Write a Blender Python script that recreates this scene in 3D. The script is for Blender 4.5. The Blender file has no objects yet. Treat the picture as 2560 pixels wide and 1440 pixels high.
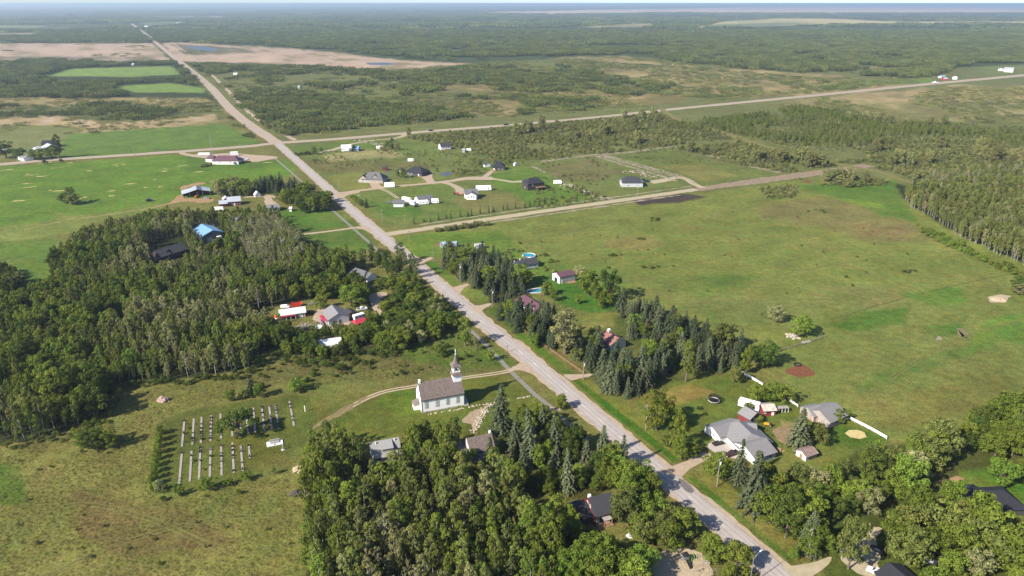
import bpy, math, random
import numpy as np
from mathutils import Vector

# ---------------------------------------------------------------- camera, sky, sun, exposure
sc = bpy.context.scene
F, CAMZ = 1800.0, 150.0                    # focal length in photo pixels, camera height in metres
PITCH = math.atan(712 / F)
cam = bpy.data.cameras.new('camera'); cam_o = bpy.data.objects.new('camera', cam)
sc.collection.objects.link(cam_o); sc.camera = cam_o
cam.sensor_width = 36; cam.lens = F / 2560 * 36
cam.clip_start = 1; cam.clip_end = 200000
cam_o.location = (0, 0, CAMZ); cam_o.rotation_euler = (math.pi / 2 - PITCH, 0, 0)

SUN_DIR = Vector((25, 18.0, -22.0)).normalized()      # the way the light travels
EL = math.asin(-SUN_DIR.z); ROT = math.atan2(-SUN_DIR.x, -SUN_DIR.y)
world = bpy.data.worlds.new('World'); sc.world = world; world.use_nodes = True
wn = world.node_tree; bg = wn.nodes['Background']
sky = wn.nodes.new('ShaderNodeTexSky'); sky.sky_type = 'NISHITA'; sky.sun_disc = False
sky.sun_elevation = EL; sky.sun_rotation = ROT; sky.air_density = 0.6; sky.dust_density = 0.5; sky.ozone_density = 4.0
wn.links.new(sky.outputs[0], bg.inputs[0]); bg.inputs[1].default_value = 0.098
sl = bpy.data.lights.new('sun', 'SUN'); sl.energy = 4.3; sl.angle = math.radians(1.2); sl.color = (1, 0.925, 0.79)
so = bpy.data.objects.new('sun', sl); sc.collection.objects.link(so)
so.rotation_euler = SUN_DIR.to_track_quat('-Z', 'Y').to_euler(); so.location = (0, 0, 400)
sc.view_settings.view_transform = 'Standard'; sc.view_settings.look = 'None'
sc.view_settings.exposure = 1.2; sc.view_settings.gamma = 1
sc.cycles.use_denoising = True
sc.cycles.max_bounces = 5; sc.cycles.diffuse_bounces = 3; sc.cycles.glossy_bounces = 2
sc.cycles.transmission_bounces = 2; sc.cycles.volume_bounces = 0; sc.cycles.transparent_max_bounces = 4
# ---------------------------------------------------------------- helpers
random.seed(11); RG = np.random.default_rng(11)
C = sc.collection
_c, _s = math.cos(PITCH), math.sin(PITCH)
def G(px, py, z=0.0):
    """photo pixel -> world x, y on the level z"""
    x = (px - 1280) / F; y = (720 - py) / F
    dy, dz = _c + y * _s, -_s + y * _c
    t = (CAMZ - z) / -dz
    return x * t, dy * t
def GA(pts, z=0.0): return np.array([G(p[0], p[1], z) for p in pts])
def toPX(X, Y, Z=0.0):
    X = np.asarray(X, float); Y = np.asarray(Y, float)
    f = Y * _c - (Z - CAMZ) * _s; u = Y * _s + (Z - CAMZ) * _c
    f = np.where(f < 1, 1, f)
    return 1280 + F * X / f, 720 - F * u / f
def S(py):
    """photo pixels per metre at the ground seen in row py, and the same for upright lengths"""
    x, y = G(1280, py); f = y * _c + CAMZ * _s
    s = F / f; dep = math.atan2(CAMZ, y)
    return s, s * math.cos(dep)
def inpoly(P, x, y):
    P = np.asarray(P, float); r = np.zeros(np.shape(x), bool); n = len(P)
    for i in range(n):
        x0, y0 = P[i]; x1, y1 = P[(i + 1) % n]
        if y0 == y1: continue
        c = ((y0 > y) != (y1 > y)) & (x < (x1 - x0) * (y - y0) / (y1 - y0) + x0)
        r ^= c
    return r
def polydist(P, x, y, closed=True):
    P = np.asarray(P, float); d = np.full(np.shape(x), 1e9); n = len(P)
    for i in range(n if closed else n - 1):
        a = P[i]; b = P[(i + 1) % n]; ab = b - a; L = max(1e-9, ab @ ab)
        t = np.clip(((x - a[0]) * ab[0] + (y - a[1]) * ab[1]) / L, 0, 1)
        d = np.minimum(d, np.hypot(x - a[0] - t * ab[0], y - a[1] - t * ab[1]))
    return d
_lat = RG.random((256, 256))
def vnoise(x, y, sc_=1.0, off=0):
    x = np.asarray(x, float) / sc_ + off * 17.3; y = np.asarray(y, float) / sc_ + off * 31.7
    xi = np.floor(x).astype(int); yi = np.floor(y).astype(int); fx = x - xi; fy = y - yi
    fx = fx * fx * (3 - 2 * fx); fy = fy * fy * (3 - 2 * fy)
    g = lambda a, b: _lat[a & 255, b & 255]
    return (g(xi, yi) * (1 - fx) + g(xi + 1, yi) * fx) * (1 - fy) + (g(xi, yi + 1) * (1 - fx) + g(xi + 1, yi + 1) * fx) * fy
def fbm(x, y, sc_=1.0, off=0, o=4):
    r = 0; a = .5
    for k in range(o): r = r + a * vnoise(x, y, sc_ / 2 ** k, off + k * 3); a *= .5
    return r / (1 - .5 ** o)
def lin(c):
    c = np.asarray(c, float) / 255
    return np.where(c <= .04045, c / 12.92, ((c + .055) / 1.055) ** 2.4)
def A(r, g, b, k=.62): return tuple(float(v) for v in lin((r, g, b)) * k)

# ---- materials
MATS = {}
def mat(name, col, rough=.85, var=.12, scale=1.2, bump=0., metal=0., spec=.25, stripe=0., obj=True, axis=0):
    if name in MATS: return MATS[name]
    m = bpy.data.materials.new(name); m.use_nodes = True; t = m.node_tree; n = t.nodes; L = t.links
    b = n['Principled BSDF']; b.inputs['Roughness'].default_value = rough; b.inputs['Metallic'].default_value = metal
    b.inputs['Specular IOR Level'].default_value = spec
    tc = n.new('ShaderNodeTexCoord'); src = tc.outputs['Object']
    no = n.new('ShaderNodeTexNoise'); no.inputs['Scale'].default_value = scale; no.inputs['Detail'].default_value = 5
    L.new(src, no.inputs['Vector'])
    mr = n.new('ShaderNodeMapRange'); mr.inputs[1].default_value = .3; mr.inputs[2].default_value = .7
    mr.inputs[3].default_value = 1 - var; mr.inputs[4].default_value = 1 + var; L.new(no.outputs[0], mr.inputs[0])
    fac = mr.outputs[0]
    if stripe:
        sx = n.new('ShaderNodeSeparateXYZ'); L.new(src, sx.inputs[0])
        w = n.new('ShaderNodeMath'); w.operation = 'MULTIPLY'; w.inputs[1].default_value = stripe; L.new(sx.outputs[axis], w.inputs[0])
        fr = n.new('ShaderNodeMath'); fr.operation = 'FRACT'; L.new(w.outputs[0], fr.inputs[0])
        gt = n.new('ShaderNodeMapRange'); gt.inputs[1].default_value = .0; gt.inputs[2].default_value = .22
        gt.inputs[3].default_value = .8; gt.inputs[4].default_value = 1; L.new(fr.outputs[0], gt.inputs[0])
        mu = n.new('ShaderNodeMath'); mu.operation = 'MULTIPLY'; L.new(fac, mu.inputs[0]); L.new(gt.outputs[0], mu.inputs[1]); fac = mu.outputs[0]
    mx = n.new('ShaderNodeVectorMath'); mx.operation = 'SCALE'; mx.inputs[0].default_value = col[:3]; L.new(fac, mx.inputs['Scale'])
    L.new(mx.outputs[0], b.inputs['Base Color'])
    if bump:
        bp = n.new('ShaderNodeBump'); bp.inputs['Strength'].default_value = bump; bp.inputs['Distance'].default_value = .05
        n2 = n.new('ShaderNodeTexNoise'); n2.inputs['Scale'].default_value = scale * 6; L.new(src, n2.inputs['Vector'])
        L.new(n2.outputs[0], bp.inputs['Height']); L.new(bp.outputs[0], b.inputs['Normal'])
    MATS[name] = m; return m
def leafmat(name, col, trans=.3, dv=.3, dh=.03):
    if name in MATS: return MATS[name]
    m = bpy.data.materials.new(name); m.use_nodes = True; t = m.node_tree; n = t.nodes; L = t.links
    n.remove(n['Principled BSDF']); out = n['Material Output']
    oi = n.new('ShaderNodeObjectInfo')
    hs = n.new('ShaderNodeHueSaturation'); hs.inputs['Color'].default_value = (*col, 1)
    a = n.new('ShaderNodeMapRange'); a.inputs[3].default_value = .5 - dh; a.inputs[4].default_value = .5 + dh; L.new(oi.outputs['Random'], a.inputs[0])
    L.new(a.outputs[0], hs.inputs['Hue'])
    w = n.new('ShaderNodeTexWhiteNoise'); w.noise_dimensions = '1D'; L.new(oi.outputs['Random'], w.inputs['W'])
    ge = n.new('ShaderNodeNewGeometry'); L2 = n.new('ShaderNodeMapRange'); L2.inputs[3].default_value = .72; L2.inputs[4].default_value = 1.28
    L.new(ge.outputs['Random Per Island'], L2.inputs[0])
    v = n.new('ShaderNodeMapRange'); v.inputs[3].default_value = 1 - dv; v.inputs[4].default_value = 1 + dv; L.new(w.outputs[0], v.inputs[0])
    mu = n.new('ShaderNodeMath'); mu.operation = 'MULTIPLY'; L.new(v.outputs[0], mu.inputs[0]); L.new(L2.outputs[0], mu.inputs[1])
    L.new(mu.outputs[0], hs.inputs['Value'])
    d = n.new('ShaderNodeBsdfDiffuse'); tr = n.new('ShaderNodeBsdfTranslucent'); mx = n.new('ShaderNodeMixShader')
    mx.inputs[0].default_value = trans
    L.new(hs.outputs[0], d.inputs[0]); L.new(hs.outputs[0], tr.inputs[0]); L.new(d.outputs[0], mx.inputs[1]); L.new(tr.outputs[0], mx.inputs[2])
    L.new(mx.outputs[0], out.inputs[0]); MATS[name] = m; return m

# ---- mesh building
class MB:
    def __init__(s): s.v = []; s.f = []
    def add(s, vs, fs):
        o = len(s.v); s.v += [tuple(v) for v in vs]; s.f += [tuple(i + o for i in f) for f in fs]; return s
    def box(s, x0, x1, y0, y1, z0, z1):
        return s.add([(x0, y0, z0), (x1, y0, z0), (x1, y1, z0), (x0, y1, z0), (x0, y0, z1), (x1, y0, z1), (x1, y1, z1), (x0, y1, z1)],
                     [(3, 2, 1, 0), (4, 5, 6, 7), (0, 1, 5, 4), (1, 2, 6, 5), (2, 3, 7, 6), (3, 0, 4, 7)])
    def prof(s, P, y0, y1):
        """outline P in x,z (counter-clockwise seen from -y) drawn out from y0 to y1"""
        n = len(P)
        return s.add([(x, y0, z) for x, z in P] + [(x, y1, z) for x, z in P],
                     [tuple(range(n)), tuple(range(2 * n - 1, n - 1, -1))] + [((i + 1) % n, i, i + n, (i + 1) % n + n) for i in range(n)])
    def profx(s, P, x0, x1):
        """outline P in y,z drawn out along x"""
        n = len(P)
        return s.add([(x0, y, z) for y, z in P] + [(x1, y, z) for y, z in P],
                     [tuple(range(n - 1, -1, -1)), tuple(range(n, 2 * n))] + [(i, (i + 1) % n, (i + 1) % n + n, i + n) for i in range(n)])
    def tube(s, pts, rad, n=6, cap=True):
        pts = [Vector(p) for p in pts]; rings = []
        for i, p in enumerate(pts):
            d = (pts[min(i + 1, len(pts) - 1)] - pts[max(i - 1, 0)]).normalized()
            u = d.cross(Vector((0, 0, 1)) if abs(d.z) < .9 else Vector((1, 0, 0))).normalized(); w = d.cross(u)
            r = rad[i] if hasattr(rad, '__len__') else rad
            rings.append([p + (u * math.cos(a) + w * math.sin(a)) * r for a in [2 * math.pi * k / n for k in range(n)]])
        vs = [v for r in rings for v in r]; fs = []
        for i in range(len(pts) - 1):
            for k in range(n): fs.append((i * n + k, i * n + (k + 1) % n, (i + 1) * n + (k + 1) % n, (i + 1) * n + k))
        if cap: fs += [tuple(range(n - 1, -1, -1)), tuple(range((len(pts) - 1) * n, len(pts) * n))]
        return s.add(vs, fs)
    def cone(s, x, y, z0, z1, r0, r1, n=8, rot=0.):
        a = [rot + 2 * math.pi * k / n for k in range(n)]
        return s.add([(x + r0 * math.cos(t), y + r0 * math.sin(t), z0) for t in a] + [(x + r1 * math.cos(t), y + r1 * math.sin(t), z1) for t in a],
                     [tuple(range(n - 1, -1, -1)), tuple(range(n, 2 * n))] + [(k, (k + 1) % n, (k + 1) % n + n, k + n) for k in range(n)])
    def mesh(s, name, m):
        me = bpy.data.meshes.new(name); me.from_pydata(s.v, [], s.f); me.materials.append(m); return me
    def build(s, name, m, parent=None):
        return obj(name, s.mesh(name, m), parent)
def obj(name, me, parent=None, loc=None, rz=None):
    o = bpy.data.objects.new(name, me); C.objects.link(o)
    if parent is not None: o.parent = parent
    if loc is not None: o.location = loc
    if rz is not None: o.rotation_euler = (0, 0, rz)
    return o
def tag(o, label=None, cat=None, group=None, kind=None):
    for k, v in (('label', label), ('category', cat), ('group', group), ('kind', kind)):
        if v: o[k] = v
    return o
EXC = []          # circles (x, y, r) that trees keep out of
def thing(name, label, cat, x, y, rz=0., group=None, keep=0, z=0.):
    o = obj(name, None, None, (x, y, z), rz); tag(o, label, cat, group)
    o.empty_display_size = .5
    if keep: EXC.append((x, y, keep))
    return o
def quadmesh(name, V, m):
    """mesh of loose quads from an (n,4,3) array"""
    n = len(V); me = bpy.data.meshes.new(name)
    me.vertices.add(4 * n); me.loops.add(4 * n); me.polygons.add(n)
    me.vertices.foreach_set('co', V.reshape(-1).astype(np.float32))
    me.loops.foreach_set('vertex_index', np.arange(4 * n, dtype=np.int32))
    me.polygons.foreach_set('loop_start', np.arange(0, 4 * n, 4, dtype=np.int32))
    me.update(calc_edges=True); me.materials.append(m); return me
# ---------------------------------------------------------------- ground: one sheet to the horizon, coloured by what grows there
KG = .50
# (outline in photo pixels, surface colour as seen in sun, edge softness px, edge raggedness px)
OL, MEAD, GRN, LAWN = (130, 128, 76), (134, 142, 76), (98, 136, 54), (102, 124, 58)
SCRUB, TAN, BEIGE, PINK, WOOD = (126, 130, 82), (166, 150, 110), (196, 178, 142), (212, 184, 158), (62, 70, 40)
FARW = (84, 96, 62)
PAINT = [
 # --- far land
 ([(-900, 8), (3500, 8), (3500, 168), (2300, 170), (1700, 135), (1300, 140), (900, 125), (600, 112), (-900, 112)], FARW, 3, 4),
 ([(1180, 31), (1380, 27), (1700, 21), (2100, 12), (3300, 6), (3300, 30), (2400, 32), (1900, 32), (1700, 30), (1500, 34), (1380, 34)], (255, 222, 186), 1.5, 2.5),
 ([(1735, 69), (1800, 54), (1950, 46), (2060, 46), (2250, 54), (3300, 54), (3300, 60), (2250, 59), (2000, 62), (1850, 67)], (225, 208, 160), 1.5, 2.5),
 ([(1740, 69), (1800, 60), (1950, 56), (2040, 58), (1900, 66)], (140, 152, 110), 1.5, 2),
 ([(1440, 67), (1560, 60), (1645, 58), (1640, 66), (1480, 69)], (168, 165, 120), 1, 1.5),
 ([(-900, 84), (100, 82), (95, 90), (-900, 93)], (185, 160, 140), 1, 2),
 ([(-900, 63), (115, 64), (95, 69), (-900, 70)], (150, 155, 115), 1, 1),
 ([(350, 56), (470, 53), (460, 63), (370, 66)], (120, 130, 100), 1, 1.5),
 ([(370, 42), (560, 40), (575, 43), (380, 45)], (175, 170, 150), .8, 1),
 # --- pale marsh either side of the road
 ([(-900, 112), (250, 108), (380, 108), (432, 155), (300, 156), (150, 150), (-900, 148)], PINK, 2, 4),
 ([(-900, 140), (380, 142), (432, 157), (300, 158), (150, 152), (-900, 150)], (150, 135, 112), 2, 4),
 ([(405, 108), (480, 107), (560, 112), (660, 118), (760, 125), (860, 135), (1010, 152), (1190, 160), (1120, 166), (950, 173), (700, 160), (480, 154), (445, 152)], PINK, 2, 5),
 ([(430, 112), (520, 113), (600, 120), (640, 130), (560, 136), (470, 138)], (128, 122, 98), 2, 4),
 ([(-900, 156), (440, 156), (560, 262), (400, 246), (-900, 243)], (70, 82, 50), 2, 3),
 # --- green hay fields among the far trees
 ([(120, 190), (180, 172), (430, 165), (452, 186), (330, 192)], (142, 166, 92), 1.5, 2),
 ([(285, 216), (420, 208), (512, 220), (512, 232), (340, 231)], (138, 164, 88), 1.5, 2),
 ([(565, 222), (620, 215), (622, 222), (580, 228)], (122, 142, 82), 1, 1.5),
 ([(710, 197), (860, 190), (930, 192), (800, 203), (720, 205)], (138, 142, 92), 1.5, 2),
 # --- left, beyond the cross road
 ([(-900, 243), (250, 245), (500, 244), (548, 262), (560, 300), (-900, 330)], (118, 120, 78), 2, 4),
 ([(-900, 245), (200, 243), (500, 244), (535, 256), (400, 266), (300, 278), (200, 266), (-900, 268)], TAN, 2, 5),
 ([(-900, 290), (140, 290), (250, 305), (430, 300), (545, 284), (540, 298), (440, 318), (330, 321), (260, 334), (190, 336), (215, 322), (150, 312), (-900, 312)], (196, 172, 142), 2, 5),
 ([(-900, 312), (150, 315), (200, 330), (165, 345), (155, 396), (-900, 420)], (136, 140, 92), 2, 4),
 ([(172, 336), (300, 325), (560, 310), (648, 352), (636, 362), (150, 398), (160, 350)], (112, 138, 66), 2, 3),
 # --- bright crop field
 ([(-900, 445), (-300, 438), (0, 418), (440, 387), (720, 400), (745, 430), (640, 470), (480, 500), (370, 522), (160, 542), (0, 600), (-900, 640)], (112, 142, 54), 1.5, 2),
 ([(470, 388), (700, 402), (720, 412), (600, 425), (460, 430)], (104, 134, 54), 2, 3),
 ([(-900, 640), (0, 570), (250, 530), (420, 505), (380, 530), (250, 552), (160, 585), (0, 605), (-900, 680)], (132, 144, 78), 3, 6),
 ([(-900, 690), (0, 606), (150, 592), (130, 680), (100, 780), (0, 800), (-900, 950)], (106, 132, 58), 2, 4),
 # --- scrub land right of the main road
 ([(450, 165), (700, 160), (960, 175), (1200, 160), (1450, 140), (1800, 150), (2300, 175), (3400, 120), (3400, 560), (2560, 640), (2270, 500), (2230, 440), (1900, 470), (1700, 480), (1200, 560), (980, 570), (830, 470), (690, 355), (560, 270)], SCRUB, 3, 5),
 ([(1400, 142), (1560, 140), (1750, 168), (2000, 185), (2280, 206), (2160, 232), (1900, 240), (1720, 232), (1560, 200), (1420, 165)], TAN, 3, 8),
 ([(960, 175), (1200, 168), (1400, 200), (1720, 235), (1700, 260), (1500, 262), (1400, 250), (1300, 235), (1200, 235), (1000, 215)], (146, 134, 92), 3, 9),
 ([(1050, 255), (1150, 248), (1300, 252), (1290, 290), (1200, 292), (1100, 275)], (150, 138, 98), 3, 8),
 ([(1900, 262), (2100, 235), (2400, 215), (3300, 190), (3300, 320), (2560, 300), (2300, 305), (2100, 280)], (150, 144, 98), 4, 10),
 ([(2050, 245), (2300, 222), (2560, 225), (2560, 262), (2300, 258)], (176, 158, 122), 3, 9),
 ([(2030, 215), (2150, 200), (2330, 196), (2340, 206), (2180, 214), (2100, 222)], (124, 146, 76), 1.5, 2),
 ([(2430, 168), (2560, 160), (2700, 165), (2600, 190), (2480, 192)], (130, 140, 88), 1.5, 3),
 # --- settlement block
 ([(700, 365), (1010, 342), (1060, 348), (1180, 380), (1500, 400), (1660, 368), (1800, 420), (1950, 440), (1700, 476), (1300, 530), (990, 575), (870, 490)], (122, 132, 76), 3, 5),
 ([(715, 368), (850, 358), (960, 352), (1000, 352), (960, 372), (850, 378), (760, 384)], (112, 134, 62), 2, 3),
 ([(800, 395), (880, 375), (1000, 372), (1010, 390), (900, 400), (830, 405)], (170, 162, 118), 3, 8),
 ([(985, 350), (1075, 358), (1120, 392), (1000, 385), (975, 372)], (122, 138, 74), 2, 3),
 ([(740, 400), (1000, 410), (1040, 400), (1100, 420), (1060, 425), (900, 430), (800, 430)], (126, 122, 80), 3, 6),
 ([(820, 440), (900, 430), (980, 455), (1080, 450), (1100, 460), (940, 472), (850, 478)], (140, 142, 78), 2, 4),
 ([(865, 488), (1050, 462), (1120, 460), (1180, 490), (1300, 500), (1310, 520), (1020, 565), (960, 560)], (116, 132, 70), 2, 4),
 ([(930, 508), (1010, 512), (1060, 525), (1040, 545), (960, 540)], (94, 130, 54), 3, 5),
 ([(1120, 500), (1240, 480), (1330, 500), (1300, 525), (1180, 535)], (136, 134, 84), 3, 6),
 ([(1210, 440), (1330, 420), (1400, 460), (1500, 490), (1340, 520), (1250, 470)], (110, 138, 60), 3, 5),
 ([(1190, 408), (1260, 405), (1330, 418), (1240, 432), (1200, 428)], (126, 144, 72), 2, 4),
 ([(1360, 420), (1480, 395), (1560, 430), (1500, 450), (1400, 450)], (126, 122, 84), 3, 6),
 ([(1500, 392), (1660, 368), (1760, 402), (1930, 432), (1800, 458), (1740, 462)], (120, 130, 72), 2, 4),
 ([(1640, 415), (1760, 410), (1850, 440), (1760, 455)], (140, 138, 82), 3, 5),
 # --- big meadow
 ([(1020, 585), (1200, 560), (1500, 520), (1800, 478), (1980, 450), (2230, 445), (2290, 520), (2420, 600), (3000, 760), (3000, 1060), (2340, 1120), (2200, 1090), (1990, 1000), (1950, 910), (1650, 780), (1500, 740), (1380, 690), (1250, 600)], MEAD, 3, 4),
 ([(1580, 500), (1720, 484), (1770, 490), (1700, 508), (1600, 512)], (84, 74, 66), 2, 4),
 ([(1880, 520), (2050, 490), (2230, 530), (2330, 590), (2200, 610), (2000, 560), (1900, 545)], (140, 134, 86), 6, 12),
 ([(1990, 465), (2240, 452), (2260, 510), (2300, 560), (2200, 535), (2080, 490)], (104, 134, 58), 4, 8),
 ([(2080, 495), (2200, 508), (2215, 520), (2150, 515)], (128, 156, 60), 2, 4),
 ([(2120, 560), (2260, 570), (2300, 600), (2180, 592)], (138, 122, 84), 6, 10),
 ([(1500, 600), (1600, 590), (1680, 605), (1620, 625), (1520, 620)], (144, 136, 84), 6, 12),
 ([(1290, 640), (1700, 690), (1900, 690), (1850, 740), (1600, 730), (1450, 700)], (116, 136, 66), 12, 18),
 ([(1700, 740), (2060, 750), (2000, 830), (1800, 800)], (132, 138, 82), 8, 12),
 ([(2010, 720), (2200, 712), (2340, 770), (2200, 790), (2050, 760)], (140, 142, 86), 10, 14),
 ([(1950, 915), (2070, 815), (2300, 740), (2560, 700), (3000, 740), (3000, 1050), (2300, 1120), (1980, 1000)], (130, 138, 76), 4, 4),
 ([(2060, 815), (2150, 780), (2280, 770), (2260, 810), (2120, 830)], (98, 128, 54), 6, 12),
 ([(2130, 970), (2200, 935), (2300, 895), (2430, 865), (2445, 880), (2300, 930), (2200, 975), (2130, 985)], (106, 134, 64), 6, 12),
 ([(2300, 820), (2400, 810), (2420, 835), (2320, 845)], (98, 130, 56), 5, 10),
 ([(2480, 790), (2700, 780), (2700, 870), (2500, 850), (2400, 890)], (112, 142, 62), 6, 10),
 ([(2260, 735), (2400, 715), (2420, 760), (2330, 760)], (112, 142, 64), 5, 9),
 ([(2100, 1000), (2400, 960), (2560, 930), (2500, 1010), (2250, 1080)], (134, 134, 74), 6, 10),
 # --- verges and lawns by the main road
 ([(700, 520), (840, 525), (900, 562), (735, 582), (705, 560)], (98, 130, 54), 2, 3),
 ([(735, 592), (905, 572), (940, 610), (860, 650), (790, 640), (745, 610)], (104, 130, 58), 2, 3),
 ([(985, 592), (1060, 585), (1250, 575), (1330, 640), (1400, 690), (1330, 690), (1080, 640), (1040, 645)], (116, 142, 60), 3, 4),
 ([(1290, 690), (1450, 690), (1560, 760), (1500, 790), (1400, 760)], (82, 122, 44), 3, 4),
 ([(1420, 800), (1560, 770), (1620, 800), (1560, 830), (1440, 830)], (148, 146, 84), 4, 6),
 ([(1440, 830), (1640, 800), (1860, 930), (1640, 960), (1480, 930)], (112, 116, 62), 3, 4),
 ([(1590, 1000), (1700, 950), (1860, 935), (1960, 1000), (2000, 1010), (2120, 1040), (2220, 1100), (2140, 1180), (1950, 1180), (1800, 1100), (1690, 1150), (1600, 1060)], (112, 124, 58), 4, 5),
 ([(1600, 990), (1720, 960), (1800, 980), (1700, 1010), (1620, 1020)], (146, 132, 76), 5, 8),
 ([(1950, 1050), (2000, 1060), (2010, 1120), (1960, 1110)], (168, 148, 112), 4, 7),
 ([(2080, 1060), (2220, 1090), (2190, 1120), (2060, 1110)], (92, 122, 46), 3, 4),
 # --- church field
 ([(780, 870), (1150, 815), (1200, 830), (1290, 915), (1160, 940), (900, 960), (600, 960), (560, 900), (660, 870)], (120, 120, 72), 3, 6),
 ([(960, 850), (1160, 812), (1260, 890), (1290, 912), (1160, 925), (1020, 900)], (104, 130, 56), 4, 7),
 ([(830, 1050), (960, 975), (1160, 948), (1280, 935), (1400, 1040), (1330, 1060), (1250, 1060), (1190, 1090), (1000, 1085), (900, 1110), (820, 1090)], (112, 120, 56), 3, 5),
 ([(960, 985), (1035, 975), (1040, 1030), (1010, 1040), (940, 1010)], (112, 132, 52), 6, 9),
 ([(700, 1010), (900, 980), (990, 975), (860, 1030), (760, 1090), (720, 1060)], (128, 122, 68), 4, 6),
 ([(390, 1080), (440, 1030), (560, 1010), (740, 985), (780, 1000), (800, 1050), (760, 1130), (720, 1180), (450, 1235), (385, 1235)], (108, 114, 58), 3, 3),
 ([(540, 1070), (700, 1060), (700, 1150), (600, 1170)], (114, 116, 54), 6, 8),
 ([(-900, 1120), (200, 1080), (300, 990), (400, 960), (620, 930), (560, 1005), (420, 1040), (385, 1100), (370, 1240), (720, 1190), (770, 1240), (740, 1700), (-1200, 1700)], (134, 133, 76), 3, 5),
 ([(-900, 1160), (60, 1160), (70, 1260), (-900, 1300)], (100, 122, 52), 8, 14),
 ([(190, 1230), (460, 1260), (600, 1360), (300, 1400), (200, 1330)], (130, 116, 76), 12, 20),
 # --- verges, sown green strip by the road
 ([(1205, 765), (1240, 770), (1440, 940), (1420, 942), (1330, 870)], (98, 126, 46), 2, 3),
 ([(1430, 950), (1470, 950), (1560, 1000), (1720, 1130), (1690, 1155), (1600, 1090)], (128, 132, 66), 2, 4),
 ([(1432, 952), (1450, 952), (1600, 1068), (1700, 1150), (1685, 1156), (1590, 1085)], (80, 116, 36), 1.5, 2),
 ([(1710, 1185), (1800, 1180), (2060, 1380), (2000, 1410), (1850, 1300)], (134, 130, 68), 2, 4),
 ([(1712, 1190), (1735, 1192), (1990, 1400), (1980, 1408), (1840, 1300)], (84, 118, 38), 1.5, 2),
 ([(2380, 1150), (2700, 1130), (2700, 1320), (2480, 1300), (2400, 1230)], (100, 134, 48), 4, 6),
 ([(2060, 1330), (2440, 1240), (2560, 1300), (2560, 1500), (2060, 1500)], (96, 108, 50), 5, 6),
 # --- wood floor
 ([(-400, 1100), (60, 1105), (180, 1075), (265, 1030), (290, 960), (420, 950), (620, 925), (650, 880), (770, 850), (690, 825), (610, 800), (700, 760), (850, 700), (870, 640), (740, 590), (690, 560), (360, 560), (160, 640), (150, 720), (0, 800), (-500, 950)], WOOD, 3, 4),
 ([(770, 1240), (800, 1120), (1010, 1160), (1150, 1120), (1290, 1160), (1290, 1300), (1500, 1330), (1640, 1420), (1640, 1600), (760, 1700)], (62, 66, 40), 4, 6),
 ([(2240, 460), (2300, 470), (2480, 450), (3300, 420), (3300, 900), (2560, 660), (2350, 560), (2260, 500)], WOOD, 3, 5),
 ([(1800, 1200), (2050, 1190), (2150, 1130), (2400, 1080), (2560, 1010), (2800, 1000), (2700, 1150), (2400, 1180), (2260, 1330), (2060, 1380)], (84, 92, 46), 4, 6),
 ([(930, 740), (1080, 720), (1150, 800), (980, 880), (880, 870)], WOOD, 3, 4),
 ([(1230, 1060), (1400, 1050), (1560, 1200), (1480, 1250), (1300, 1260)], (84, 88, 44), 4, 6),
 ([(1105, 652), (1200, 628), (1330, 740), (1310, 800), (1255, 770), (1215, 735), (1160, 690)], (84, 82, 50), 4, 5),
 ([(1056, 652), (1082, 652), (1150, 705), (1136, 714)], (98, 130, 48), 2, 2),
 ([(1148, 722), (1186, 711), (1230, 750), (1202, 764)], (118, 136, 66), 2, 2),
 ([(1540, 790), (1640, 780), (1870, 920), (1700, 950), (1500, 990)], (100, 108, 58), 5, 6),
]
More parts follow.
